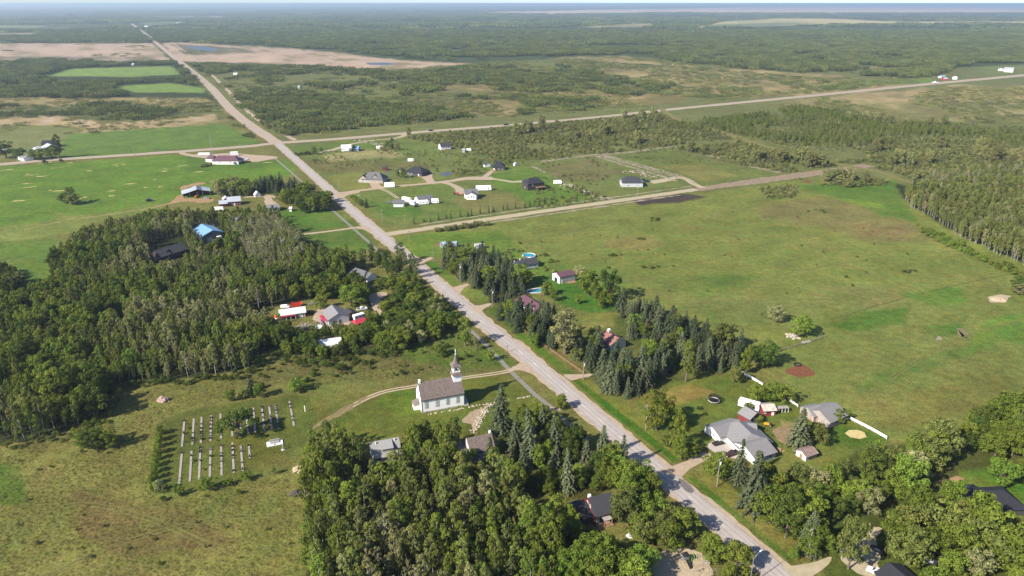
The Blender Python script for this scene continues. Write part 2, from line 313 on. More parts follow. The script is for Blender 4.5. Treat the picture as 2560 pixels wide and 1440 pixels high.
def ground_mesh():
    rr = [30.]
    while rr[-1] < 46000:
        r = rr[-1]; rr.append(r * (1.016 if r < 130 else 1.0062 if r < 750 else 1.010 if r < 2500 else 1.024))
    rr = np.array(rr)
    az = np.concatenate([np.arange(-180, -44, 8.), np.arange(-44, 44.01, .27), np.arange(52, 180, 8.)]); az = np.radians(az)
    nr, na = len(rr), len(az)
    X = (rr[:, None] * np.sin(az)[None]).ravel(); Y = (rr[:, None] * np.cos(az)[None]).ravel()
    X = np.append(X, 0.); Y = np.append(Y, 0.)
    i, j = np.meshgrid(np.arange(nr - 1), np.arange(na), indexing='ij'); j2 = (j + 1) % na
    q = np.stack([i * na + j, i * na + j2, (i + 1) * na + j2, (i + 1) * na + j], -1).reshape(-1, 4)[:, ::-1]
    k = np.arange(na); tri = np.stack([np.full(na, nr * na), (k + 1) % na, k], -1)[:, ::-1]
    nv, nq, nt = len(X), len(q), len(tri)
    me = bpy.data.meshes.new('ground'); me.vertices.add(nv)
    me.vertices.foreach_set('co', np.stack([X, Y, np.zeros(nv)], -1).astype(np.float32).ravel())
    me.loops.add(nq * 4 + nt * 3); me.polygons.add(nq + nt)
    me.loops.foreach_set('vertex_index', np.concatenate([q.ravel(), tri.ravel()]).astype(np.int32))
    me.polygons.foreach_set('loop_start', np.concatenate([np.arange(nq) * 4, nq * 4 + np.arange(nt) * 3]).astype(np.int32))
    me.update(calc_edges=True)
    # colour
    px, py = toPX(X, Y); vis = (Y > 40) & (np.abs(px - 1280) < 2600) & (py < 1900)
    rw = np.hypot(X, Y)
    wx = (fbm(px, py * 3, 60, 1) - .5) * 2; wy = (fbm(px, py * 3, 60, 5) - .5) * 2
    fx = (fbm(X, Y, 14, 9, 3) - .5) * 2; fy = (fbm(X, Y, 14, 13, 3) - .5) * 2
    col = np.tile(lin(OL), (nv, 1)); col[py < 160] = lin(FARW)
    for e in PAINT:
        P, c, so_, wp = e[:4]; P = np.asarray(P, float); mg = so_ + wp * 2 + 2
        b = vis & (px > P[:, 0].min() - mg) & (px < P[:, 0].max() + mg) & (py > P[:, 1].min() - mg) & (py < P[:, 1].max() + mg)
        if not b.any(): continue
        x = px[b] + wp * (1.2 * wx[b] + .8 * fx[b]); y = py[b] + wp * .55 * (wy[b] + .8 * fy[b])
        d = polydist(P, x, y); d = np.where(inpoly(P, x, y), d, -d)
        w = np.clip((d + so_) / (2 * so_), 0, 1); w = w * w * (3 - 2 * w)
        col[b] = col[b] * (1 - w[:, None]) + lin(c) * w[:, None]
    # darker woods mottling and pale glades far off
    n1 = fbm(X, Y * .6, 420, 21); far = np.clip((rw - 2500) / 2500, 0, 1)[:, None]
    m = np.clip((n1 - .60) * 7, 0, 1)[:, None] * far * .5
    col = col * (1 - m) + lin((128, 132, 92)) * m
    # streaks of sedge, wet hollows and bleached grass on the moor and marsh
    st = fbm(px, py * 5, 46, 61, 5); mo = np.clip((345 - py) / 40, 0, 1) * (py > 60); g1 = np.clip((st - .52) * 6, 0, 1) * mo * .55; g2 = np.clip((.44 - st) * 6, 0, 1) * mo * .35
    tan = (col[:, 0] > col[:, 1] * .98)
    col = col * (1 - (g1 * tan)[:, None]) + lin((120, 116, 82)) * (g1 * tan)[:, None]
    col = col * (1 - (g2 * tan)[:, None]) + lin((228, 200, 170)) * (g2 * tan)[:, None]
    tr_ = fbm(X, Y, 26, 77, 4); md = np.clip((py - 480) / 60, 0, 1)
    q1 = (np.clip((tr_ - .56) * 5, 0, 1) * md * .35)[:, None]; q2 = (np.clip((.42 - tr_) * 5, 0, 1) * md * .30)[:, None]; gr = (col[:, 1] > .09)[:, None]
    col = np.where(gr, col * (1 - q1) + lin((156, 148, 94)) * q1, col); col = np.where(gr, col * (1 - q2) + lin((98, 122, 54)) * q2, col)
    big = .86 + .28 * fbm(X, Y, 55, 31)
    col = col * big[:, None] * KG * np.where((col[:, 1] > col[:, 2] * 1.5)[:, None], np.array([1.02, 1.02, .80]), 1.)
    at = me.color_attributes.new('col', 'FLOAT_COLOR', 'POINT')
    at.data.foreach_set('color', np.concatenate([col, np.ones((nv, 1))], 1).astype(np.float32).ravel())
    m = bpy.data.materials.new('grassland'); m.use_nodes = True; t = m.node_tree; n = t.nodes; L = t.links
    b = n['Principled BSDF']; b.inputs['Roughness'].default_value = .95; b.inputs['Specular IOR Level'].default_value = .1
    a = n.new('ShaderNodeAttribute'); a.attribute_name = 'col'
    ge = n.new('ShaderNodeNewGeometry'); f = None
    for s_, lo, hi, st in ((1.1, .30, .70, .30), (.28, .32, .68, .20), (.05, .35, .65, .14)):
        no = n.new('ShaderNodeTexNoise'); no.inputs['Scale'].default_value = s_; no.inputs['Detail'].default_value = 4
        L.new(ge.outputs['Position'], no.inputs['Vector'])
        mr = n.new('ShaderNodeMapRange'); mr.inputs[1].default_value = lo; mr.inputs[2].default_value = hi
        mr.inputs[3].default_value = 1 - st; mr.inputs[4].default_value = 1 + st; L.new(no.outputs[0], mr.inputs[0])
        if f is None: f = mr.outputs[0]; fine = no.outputs[0]
        else:
            mu = n.new('ShaderNodeMath'); mu.operation = 'MULTIPLY'; L.new(f, mu.inputs[0]); L.new(mr.outputs[0], mu.inputs[1]); f = mu.outputs[0]
    hs = n.new('ShaderNodeHueSaturation'); L.new(a.outputs['Color'], hs.inputs['Color']); L.new(f, hs.inputs['Value'])
    n2 = n.new('ShaderNodeTexNoise'); n2.inputs['Scale'].default_value = .11; n2.inputs['Detail'].default_value = 6; L.new(ge.outputs['Position'], n2.inputs['Vector'])
    hm = n.new('ShaderNodeMapRange'); hm.inputs[1].default_value = .3; hm.inputs[2].default_value = .7; hm.inputs[3].default_value = .476; hm.inputs[4].default_value = .524
    L.new(n2.outputs[0], hm.inputs[0]); L.new(hm.outputs[0], hs.inputs['Hue']); L.new(hs.outputs[0], b.inputs['Base Color'])
    bp = n.new('ShaderNodeBump'); bp.inputs['Strength'].default_value = .8; bp.inputs['Distance'].default_value = .35
    L.new(fine, bp.inputs['Height']); L.new(bp.outputs[0], b.inputs['Normal'])
    me.materials.append(m); return me
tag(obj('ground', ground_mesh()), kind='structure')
# ---------------------------------------------------------------- roads, drives, paths: thin sheets on the ground
ROADS = []       # (world points, half width) for keeping trees off
def gravelmat(name, c, k=.5, var=.14, scale=.5, fine=2.5):
    return mat(name, A(*c, k * .88), .95, var, scale, .4, spec=.1)
ASPH = gravelmat('old_pale_asphalt', (222, 211, 203), .54, .08, .25)
GRAV = gravelmat('pale_gravel', (222, 198, 172), .52, .12, .5)
GRAV2 = gravelmat('cream_limestone_gravel', (222, 206, 172), .52, .12, .5)
CONC = gravelmat('concrete', (226, 214, 204), .56, .07, .5)
PATHM = gravelmat('grey_concrete_path', (176, 168, 160), .5, .1, .8)
DIRT = gravelmat('brown_dirt', (160, 126, 100), .5, .2, .6)
RUST = gravelmat('rusty_wood_chips', (158, 104, 76), .5, .25, .8)
SAND = gravelmat('sand', (226, 204, 172), .52, .12, .6)
DEBRIS = gravelmat('pale_rubble', (200, 184, 160), .5, .3, .9)
PEAT = gravelmat('dark_peat', (112, 92, 84), .5, .25, .5)
STRAW = gravelmat('dry_straw', (236, 214, 150), .6, .15, .7)
NROAD = gravelmat('pale_beige_asphalt', (220, 202, 182), .5, .08, .2)
LINE = mat('faded_road_paint', (.55, .53, .48), .8, .2, .8)
LAY = [0.012]
def smooth(P, step):
    P = np.asarray(P, float); out = [P[0]]
    for i in range(len(P) - 1):
        p0 = P[max(i - 1, 0)]; p1 = P[i]; p2 = P[i + 1]; p3 = P[min(i + 2, len(P) - 1)]
        n = max(2, int(np.hypot(*(p2 - p1)) / step))
        for k in range(1, n + 1):
            t = k / n
            out.append(.5 * (2 * p1 + (p2 - p0) * t + (2 * p0 - 5 * p1 + 4 * p2 - p3) * t * t + (3 * p1 - p0 - 3 * p2 + p3) * t ** 3))
    return np.array(out)
def strip(name, pts, w, m, ragged=.15, step=4., off=0., world=False, parent=None, keep=True, z=None, kind='structure'):
    P = np.asarray(pts, float) if world else GA(pts); P = smooth(P, step)
    d = np.gradient(P, axis=0); d /= np.maximum(1e-6, np.hypot(d[:, 0], d[:, 1]))[:, None]; nn = np.stack([-d[:, 1], d[:, 0]], -1)
    wv = np.interp(np.linspace(0, 1, len(P)), np.linspace(0, 1, len(w)), w) if hasattr(w, '__len__') else np.full(len(P), w)
    l = P + nn * (off + wv / 2 + ragged * RG.normal(size=len(P)) )[:, None]; r = P + nn * (off - wv / 2 + ragged * RG.normal(size=len(P)))[:, None]
    if z is None: LAY[0] += .0005; z = LAY[0]
    n = len(P); v = [(x, y, z) for x, y in l] + [(x, y, z) for x, y in r]
    me = bpy.data.meshes.new(name); me.from_pydata(v, [], [(i, n + i, n + i + 1, i + 1) for i in range(n - 1)]); me.materials.append(m)
    o = obj(name, me, parent)
    if parent is None: tag(o, kind=kind)
    if keep: ROADS.append((P, float(np.max(wv)) / 2 + abs(off)))
    return o
def patch(name, poly, m, ragged=.35, step=2.5, parent=None, world=False, z=None):
    P = np.asarray(poly, float) if world else GA(poly); P = np.vstack([P, P[:1]])
    out = []
    for i in range(len(P) - 1):
        n = max(1, int(np.hypot(*(P[i + 1] - P[i])) / step))
        for k in range(n): out.append(P[i] + (P[i + 1] - P[i]) * k / n)
    Q = np.array(out); Q = (np.roll(Q, 1, 0) + 2 * Q + np.roll(Q, -1, 0)) / 4 + RG.normal(size=Q.shape) * ragged
    if z is None: LAY[0] += .0005; z = LAY[0]
    me = bpy.data.meshes.new(name); me.from_pydata([(x, y, z) for x, y in Q], [], [tuple(range(len(Q)))][:]); me.materials.append(m)
    o = obj(name, me, parent)
    if parent is None: tag(o, kind='structure')
    return o
MAIN = [(2120, 1585), (2010, 1490), (1937, 1427), (1866, 1364), (1724, 1242), (1582, 1120), (1411, 974), (1313, 889), (1222, 818), (1133, 741), (1097, 709), (1010, 635), (927, 567), (838, 488), (772, 428), (692, 357)]
MAINN = [(692, 357), (585, 281), (510, 203), (425, 135), (362, 84), (329, 59)]
strip('road_shoulder', MAIN, 10.4, GRAV, .45, 3.)
strip('road_shoulder', MAINN, [15, 16, 18, 18], GRAV, .4, 15)
CROSS = [(-260, 431), (0, 411), (101, 401.5), (300, 388.5), (443, 379), (560, 370.5), (638, 364), (692, 357.5), (860, 346), (1018, 332.5), (1266, 313), (1500, 292), (1710, 270), (2036, 238.5), (2338, 208.5), (2560, 188), (2900, 156)]
strip('road_shoulder', CROSS, [13, 14, 15, 20, 24, 26, 26, 26], GRAV, .5, 12)
SIDE = [(958, 588), (985, 583), (1060, 572), (1160, 557), (1330, 532), (1500, 508), (1640, 488), (1750, 472)]
strip('side_road', SIDE, 8.5, GRAV2, .25)
strip('side_road', [(1740, 473.5), (1830, 461), (2000, 438), (2120, 421), (2172, 413)], [10, 16, 16, 14], gravelmat('rough_brown_gravel', (186, 164, 138), .5, .2, .3), .7)
strip('ditch_bank', SIDE[2:], 1.8, DEBRIS, .5, off=11, keep=False)
strip('ditch_bank', [(1200, 560), (1330, 541), (1500, 517), (1640, 496), (1700, 488)], 2.2, DEBRIS, .7, keep=False)
strip('main_road', MAIN, 7.6, ASPH, .12)
strip('main_road', MAINN, [8, 9, 10, 11], NROAD, .2, 15)
strip('cross_road', CROSS, [8.5, 9, 9, 10, 11, 11, 11, 11], NROAD, .2, 12)
WORN = gravelmat('worn_wheel_path', (208, 198, 193), .52, .12, .6); SEAM = gravelmat('tar_seam', (176, 166, 160), .5, .2, .8)
for o_ in (-2.75, -1.05, 1.05, 2.75): strip('wheel_path', MAIN, .62, WORN, .1, 4, off=o_, keep=False)
for o_ in (-3.55, 3.5): strip('tar_seam', MAIN, .16, SEAM, .12, 3, off=o_, keep=False)
# edge track beside the north road
strip('dirt_track', [(720, 352), (610, 283), (545, 213), (470, 140), (395, 84)], 6, GRAV, 1., 12, off=-8, keep=False)
# dashes on the centre line
dash_z = LAY[0] + .004
Pm = smooth(GA(MAIN), .5); cum = np.concatenate([[0], np.cumsum(np.hypot(*np.diff(Pm, axis=0).T))])
pos = 6.; k = 0
mainroad = [o for o in C.objects if o.name.startswith('main_road')][0]
while pos < cum[-1] - 10:
    a = np.array([np.interp(pos, cum, Pm[:, 0]), np.interp(pos, cum, Pm[:, 1])]); b = np.array([np.interp(pos + 3.6, cum, Pm[:, 0]), np.interp(pos + 3.6, cum, Pm[:, 1])])
    d = (b - a) / np.hypot(*(b - a)); nn = np.array([-d[1], d[0]]) * .09
    MB().add([(*(a - nn), dash_z), (*(b - nn), dash_z), (*(b + nn), dash_z), (*(a + nn), dash_z)], [(0, 1, 2, 3)]).build('lane_dash', LINE, mainroad); pos += 13.2
# patched tar squares
patch('asphalt_patch', [(1690, 1188), (1712, 1200), (1745, 1228), (1728, 1240), (1700, 1215)], gravelmat('dark_tar', (150, 142, 142), .5, .1, .5), .1)
# sidewalk left of the road
strip('sidewalk', [(690, 398), (760, 459), (831, 525), (882, 570), (918, 602), (1000, 675), (1100, 762), (1190, 838), (1246, 895), (1282, 934), (1340, 988), (1380, 1020), (1405, 1046), (1470, 1102)], 2.0, PATHM, .06)
# throats where drives meet the road
for q, m in (([(1268, 930), (1292, 912), (1310, 902), (1345, 935), (1365, 955), (1330, 935), (1300, 924)], GRAV),
             ([(1420, 946), (1402, 935), (1448, 936), (1482, 932), (1482, 940), (1440, 948), (1425, 956)], GRAV),
             ([(1640, 1172), (1672, 1168), (1720, 1152), (1758, 1128), (1790, 1140), (1735, 1166), (1712, 1180), (1708, 1196)], GRAV),
             ([(1945, 1412), (1985, 1416), (2030, 1408), (2082, 1388), (2082, 1404), (2050, 1428), (2000, 1460)], GRAV2),
             ([(1130, 718), (1155, 712), (1182, 704), (1180, 710), (1160, 718), (1150, 735)], GRAV),
             ([(1172, 764), (1200, 764), (1230, 756), (1231, 763), (1208, 772), (1200, 788)], GRAV),
             ([(1020, 652), (1042, 650), (1082, 642), (1082, 648), (1056, 658), (1050, 670)], GRAV),
             ([(828, 480), (856, 486), (880, 478), (900, 476), (900, 481), (868, 488), (850, 500)], GRAV),
             ([(885, 574), (905, 566), (892, 558), (930, 570), (930, 585), (905, 572)], GRAV),
             ([(1360, 1022), (1378, 1014), (1402, 1018), (1408, 1030), (1380, 1032)], GRAV)):
    patch('drive_apron', q, m, .12, 2)
strip('driveway', [(732, 588), (800, 581), (860, 573), (902, 567)], 3.2, GRAV2, .12)
for o_ in (-.85, .85):
    strip('wheel_track', [(1290, 917), (1265, 929), (1165, 944), (1100, 953), (1040, 965), (985, 974), (945, 984), (900, 1004), (860, 1026)], .95, SAND, .07, 3, off=o_)
strip('wheel_track', [(925, 991), (880, 1012), (840, 1036), (800, 1058), (770, 1080)], [1.2, 2.4, 3.8, 2.2, .3], gravelmat('worn_track', (170, 152, 108), .5, .25, .6), .6, 2)
for o_ in (-1., 1.): strip('wheel_track', [(948, 471), (968, 478), (985, 489), (994, 496)], 1.2, SAND, .15, 3, off=o_, keep=False)
strip('lane', [(850, 483), (909, 475), (948, 470), (1020, 463), (1081, 457.5), (1130, 452), (1170, 446), (1230, 446)], [7, 6, 6, 6, 6, 7, 12, 14], GRAV, .25)
strip('driveway', [(945, 471), (937, 461), (934, 452), (936, 447)], [10, 8, 9, 13], GRAV, .2)
strip('driveway', [(1080, 458), (1072, 449), (1066, 442), (1062, 437)], [9, 7, 10, 16], GRAV, .2)
strip('driveway', [(1105, 455), (1130, 462), (1150, 474), (1160, 484)], [8, 5, 7, 16], GRAV, .2)
strip('driveway', [(1222, 446), (1258, 451), (1282, 454.5), (1312, 453)], [8, 4, 6, 8], GRAV2, .2)
strip('driveway', [(1212, 442), (1222, 434), (1235, 424), (1240, 419)], 5, GRAV, .2)
strip('driveway', [(1758, 470), (1735, 460), (1712, 446), (1690, 444), (1660, 451), (1625, 456)], [7, 6, 7, 8, 11, 12], GRAV2, .25)
strip('driveway', [(1016, 334), (1008, 340), (985, 346), (940, 350)], [9, 7, 5, 4], GRAV, .3)
strip('driveway', [(935, 350), (900, 356), (872, 362), (840, 372), (800, 382)], [4, 5, 7, 8, 5], GRAV, .4, keep=False)
patch('shop_forecourt', [(440, 381), (452, 377), (478, 387), (520, 385), (590, 382), (640, 388), (700, 392), (702, 397), (665, 399), (640, 406), (600, 405), (560, 402), (500, 394), (465, 391)], GRAV, .8, 8)
strip('farm_drive', [(735, 493), (690, 492), (668, 490), (610, 493)], [4, 5, 5, 3], SAND, .3)
strip('farm_drive', [(668, 490), (672, 502), (680, 512)], [5, 6, 10], GRAV, .3)
strip('farm_track', [(470, 498), (440, 505), (400, 515), (350, 524), (250, 540), (160, 552), (60, 575)], [6, 3, 2.5, 2, 1.5], gravelmat('pale_dirt', (196, 178, 120), .45, .2, .5), .4, keep=False)
patch('barn_yard', [(445, 490), (470, 480), (460, 496), (530, 496), (535, 504), (505, 508), (470, 503), (420, 510)], gravelmat('tan_dirt', (206, 168, 126), .5, .2, .5), .6)
patch('barn_yard', [(450, 466), (500, 455), (520, 458), (470, 470), (455, 478), (448, 472)], gravelmat('tan_dirt', (206, 168, 126), .5, .2, .5), .6)
strip('garden_soil', [(565, 484), (612, 480)], 14, DIRT, .5, keep=False)
# cream streaks of drowned crop across the bright field
for i in range(46):
    x, y = random.uniform(0, 680), random.uniform(405, 505)
    if y > 540 - .19 * x * .9 or (x > 440 and y > 460): continue
    w = random.uniform(8, 38)
    strip('straw_streak', [(x, y), (x + w * .5, y - w * .035 + random.uniform(-.6, .6)), (x + w, y - w * .07)], [.3, random.uniform(1.2, 3.2), .3], STRAW, .5, 2.5, keep=False)
# concrete pads and bare patches
patch('concrete_drive', [(1762, 1119), (1778, 1103), (1800, 1096), (1812, 1098), (1828, 1083), (1846, 1092), (1866, 1112), (1868, 1136), (1845, 1150), (1806, 1140)], CONC, .05)
patch('gravel_drive', [(2082, 1388), (2102, 1372), (2150, 1350), (2168, 1325), (2200, 1310), (2205, 1322), (2190, 1345), (2198, 1380), (2200, 1440), (2150, 1440), (2100, 1400)], GRAV2, .4)
patch('playground_sand', [(1618, 1400), (1650, 1378), (1690, 1366), (1730, 1364), (1764, 1386), (1772, 1410), (1790, 1450), (1640, 1480), (1605, 1440)], SAND, .3)
patch('stone_path', [(1175, 1032), (1225, 1012), (1210, 1030), (1202, 1048), (1190, 1072), (1182, 1082), (1180, 1060), (1150, 1055)], gravelmat('pinkish_rubble', (206, 182, 152), .5, .3, 1.2), .35, 1.5)
patch('bonfire_scar', [(1955, 928), (1975, 916), (2010, 914), (2045, 930), (2040, 940), (2000, 945), (1970, 938)], RUST, .5)
patch('sandbox', [(2105, 1082), (2118, 1072), (2145, 1071), (2170, 1082), (2172, 1094), (2150, 1100), (2120, 1096)], STRAW, .2)
patch('sand_heap_base', [(2470, 745), (2490, 737), (2530, 738), (2520, 748), (2490, 758), (2474, 757)], SAND, .5)
patch('bare_patch', [(2340, 848), (2352, 838), (2358, 850), (2350, 856)], DEBRIS, .6)
patch('bare_patch', [(2392, 820), (2420, 828), (2430, 838), (2405, 846), (2395, 835)], gravelmat('trodden_grass', (160, 150, 108), .5, .2, .6), .9)
patch('bare_patch', [(615, 802), (640, 790), (680, 785), (690, 800), (668, 812), (630, 806)], DIRT, .5)
patch('yard_gravel', [(780, 800), (790, 772), (812, 768), (850, 768), (870, 790), (880, 812), (840, 822), (800, 826), (762, 834), (745, 830), (790, 818), (815, 812)], GRAV, .3)
patch('yard_gravel', [(925, 735), (965, 728), (972, 735), (950, 748), (955, 790), (935, 792), (930, 760), (920, 745)], GRAV, .3)
patch('garden_rubble', [(735, 820), (745, 808), (775, 806), (788, 815), (770, 826), (745, 828)], gravelmat('garden_rubble', (170, 156, 124), .5, .3, .8), .4)
patch('bare_patch', [(2330, 1205), (2390, 1188), (2425, 1198), (2370, 1212)], gravelmat('tan_dirt', (206, 168, 126), .5, .2, .5), .5)
patch('bare_patch', [(1925, 1078), (1965, 1062), (1990, 1080), (1985, 1105), (1950, 1108)], gravelmat('pale_dirt_yard', (184, 158, 122), .48, .3, .7), .6)
patch('bare_patch', [(1100, 612), (1112, 604), (1122, 608), (1112, 616)], SAND, .4)
patch('bare_patch', [(2000, 455), (2015, 450), (2035, 453), (2020, 458)], RUST, .5)
# rows of cleared rubble around the empty lots
for q, w in (([(1352, 404), (1480, 388), (1580, 380), (1680, 366)], 3.5), ([(1490, 390), (1560, 413), (1640, 436), (1690, 452)], 2.5), ([(1500, 389), (1580, 411), (1660, 434), (1700, 444)], 3),
             ([(1505, 386), (1600, 412), (1700, 440), (1740, 460)], 2.5), ([(1690, 367), (1760, 385), (1820, 402)], 4), ([(1875, 415), (1950, 432)], 4), ([(1395, 455), (1450, 475), (1510, 500)], 3), ([(1330, 416), (1365, 432)], 2), ([(1500, 490), (1530, 500)], 2.5)):
    for k in range(2): strip('rubble_row', q, w * .6, DEBRIS, .6, 2.5, off=(k - .5) * w, keep=False)
strip('mown_track', [(1650, 270), (1700, 300), (1800, 330), (1900, 362), (2000, 390), (2080, 408), (2200, 430), (2260, 452), (2350, 468)], [8, 9, 9, 10, 10, 8, 8, 6], gravelmat('mown_grass_track', (158, 152, 92), .5, .2, .3), .8, keep=True)
# field track, fence lines worn in the meadow
strip('meadow_track', [(1960, 600), (2080, 650), (2200, 690), (2320, 735)], 1.6, gravelmat('trodden_meadow', (150, 148, 86), .5, .2, .4), .25, keep=False)
strip('meadow_track', [(2075, 800), (2200, 762), (2330, 728), (2450, 700), (2540, 682)], .6, gravelmat('dark_fence_line', (118, 116, 70), .5, .2, .4), .15, keep=False)
strip('meadow_track', [(1935, 880), (2060, 845)], 1.0, gravelmat('dark_fence_line', (98, 96, 58), .5, .2, .4), .2, keep=False)
for q in ([(1480, 720), (1620, 690), (1800, 640), (1960, 600), (2100, 575)], [(1700, 780), (1900, 700), (2100, 660), (2260, 640)], [(2150, 1000), (2300, 900), (2450, 830), (2560, 800)], [(1330, 600), (1500, 560), (1700, 520)], [(60, 1300), (200, 1260), (380, 1300), (560, 1380)], [(120, 1440), (300, 1360), (520, 1300), (700, 1290)]):
    for o_ in (-.8, .8): strip('faint_trail', q, .5, gravelmat('trodden_meadow', (150, 148, 86), .5, .2, .4), .15, 5, off=o_, keep=False)
# water
WAT = mat('pond_water', (.075, .09, .105), .4, .08, .3, spec=.15)
patch('pond', [(1100, 434), (1110, 430), (1128, 430), (1130, 434), (1118, 441), (1104, 439)], WAT, .2, 1.5)
patch('pond', [(462, 116), (500, 115), (545, 122), (540, 128), (510, 128), (480, 122)], WAT, 2, 12)
patch('pond', [(915, 157), (960, 156), (1000, 160), (960, 163), (920, 162)], WAT, 2, 8)
patch('pond', [(2278, 438), (2300, 437), (2330, 446), (2310, 447)], WAT, .8, 3)
patch('pond', [(962, 430), (978, 431), (982, 434), (966, 434)], WAT, .3, 1.5)
# ---------------------------------------------------------------- buildings
WHITE = mat('white_siding', (.80, .79, .77), .6, .04, .6, stripe=5, axis=2)
WHITEP = mat('white_paint', (.80, .79, .77), .55, .05, .8)
GREYW = mat('light_grey_siding', (.45, .46, .48), .7, .06, .6, stripe=5, axis=2)
BLUEW = mat('blue_grey_siding', (.30, .34, .40), .7, .06, .6, stripe=5, axis=2)
SAGE = mat('pale_grey_siding', (.50, .50, .48), .7, .06, .6, stripe=5, axis=2)
DARKW = mat('dark_brown_siding', (.05, .042, .04), .8, .12, .6, stripe=5, axis=2)
CHARW = mat('charcoal_siding', (.06, .055, .055), .8, .1, .6, stripe=5, axis=2)
REDW = mat('dark_red_barn_boards', (.20, .03, .035), .8, .15, .7, stripe=3, axis=0)
BRED = mat('bright_red_paint', (.42, .035, .06), .6, .1, .7)
REDP = mat('orange_red_paint', (.55, .06, .03), .6, .08, .7)
STONEW = mat('mixed_stone_veneer', (.34, .29, .25), .9, .3, 2.)
WOODW = mat('orange_wood_boards', (.26, .155, .085), .8, .2, .8, stripe=4, axis=0)
RAWW = mat('weathered_boards', (.30, .27, .24), .9, .25, 1.2, stripe=3, axis=0)
PURP = mat('purple_panel', (.16, .08, .22), .7, .1, 1)
SH_GREY = mat('grey_shingles', (.195, .187, .19), .9, .09, 1.2, .3, stripe=4, axis=1)
SH_GREY2 = mat('pale_grey_shingles', (.27, .265, .26), .9, .08, 1.2, .3, stripe=4, axis=1)
SH_BROWN = mat('weathered_cedar_shingles', (.15, .118, .106), .95, .3, 1.6, .4, stripe=3, axis=1)
SH_DARK = mat('charcoal_shingles', (.045, .045, .052), .85, .12, 1.2, .3, stripe=4, axis=1)
SH_BLACK = mat('black_shingles', (.026, .027, .034), .8, .1, 1.2, .3, stripe=4, axis=1)
SH_MID = mat('dull_grey_shingles', (.12, .118, .125), .9, .12, 1.2, .3, stripe=4, axis=1)
SH_RED = mat('red_brown_shingles', (.24, .12, .10), .9, .12, 1.2, .3, stripe=4, axis=1)
TIN = mat('galvanised_tin', (.46, .49, .53), .45, .1, .5, metal=.25, stripe=1.2, axis=0)
TINW = mat('white_ribbed_metal', (.60, .60, .585), .5, .06, .5, stripe=1.2, axis=0)
TINP = mat('beige_ribbed_metal', (.38, .36, .32), .6, .06, .5, stripe=1.0, axis=0)
TINB = mat('sky_blue_metal', (.17, .31, .50), .4, .06, .5, stripe=1., axis=0)
TINM = mat('maroon_metal', (.12, .06, .075), .5, .08, .5, stripe=1., axis=0)
TINMD = mat('maroon_shingle', (.10, .045, .06), .7, .1, .8)
GLASS = mat('dark_window_glass', (.02, .025, .03), .08, .05, 1, spec=.6)
TRIM = mat('dark_trim', (.06, .055, .05), .7, .05, 1)
GREEN_T = mat('muntin_grey_green', (.30, .33, .30), .7, .05, 1)
DOORM = mat('grey_door', (.40, .41, .43), .6, .05, .8, stripe=2, axis=2)
STEEL = mat('grey_steel', (.30, .31, .33), .4, .08, 1, metal=.5)
BLACKM = mat('black_rubber', (.015, .015, .016), .9, .1, 1)
CONCW = mat('pale_concrete', (.46, .43, .40), .9, .1, .8)
BRICK = mat('red_brown_brick', (.22, .10, .07), .9, .15, 2)

def side_xf(L, W, side):
    """origin, direction along the wall, outward normal of a wall (0 front, 1 right end, 2 back, 3 left end)"""
    return {0: (Vector((-L / 2, -W / 2, 0)), Vector((1, 0, 0)), Vector((0, -1, 0)), L), 1: (Vector((L / 2, -W / 2, 0)), Vector((0, 1, 0)), Vector((1, 0, 0)), W),
            2: (Vector((L / 2, W / 2, 0)), Vector((-1, 0, 0)), Vector((0, 1, 0)), L), 3: (Vector((-L / 2, W / 2, 0)), Vector((0, -1, 0)), Vector((-1, 0, 0)), W)}[side]
def slab(mb, o, d, n, u0, u1, z0, z1, p0, p1):
    c = [o + d * u + n * p + Vector((0, 0, z)) for p in (p0, p1) for z in (z0, z1) for u in (u0, u1)]
    return mb.add(c, [(0, 2, 3, 1), (4, 5, 7, 6), (0, 1, 5, 4), (2, 6, 7, 3), (0, 4, 6, 2), (1, 3, 7, 5)])
def window(root, L, W, side, u, z, w, h, off=0, frame=None, glass=None, mull=True, name='window'):
    o, d, n, LL = side_xf(L, W, side); u = u * LL
    fm = MB(); t = .09
    for a in ((u - w / 2 - t, u + w / 2 + t, z - t, z), (u - w / 2 - t, u + w / 2 + t, z + h, z + h + t), (u - w / 2 - t, u - w / 2, z, z + h), (u + w / 2, u + w / 2 + t, z, z + h)) + (((u - .035, u + .035, z, z + h),) if mull else ()):
        slab(fm, o, d, n, *a, -.02 + off, .07 + off)
    f = fm.build(name, frame or WHITEP, root)
    slab(MB(), o, d, n, u - w / 2, u + w / 2, z, z + h, -.01 + off, .035 + off).build('pane', glass or GLASS, f)
    return f
def door(root, L, W, side, u, w=1., h=2.1, m=None, name='door', z=0.05):
    o, d, n, LL = side_xf(L, W, side); u = u * LL
    p = slab(MB(), o, d, n, u - w / 2, u + w / 2, z, z + h, -.02, .06).build(name, m or DOORM, root)
    slab(MB(), o, d, n, u + w * .32, u + w * .32 + .08, z + 1., z + 1.12, .06, .12).build('handle', STEEL, p)
    return p
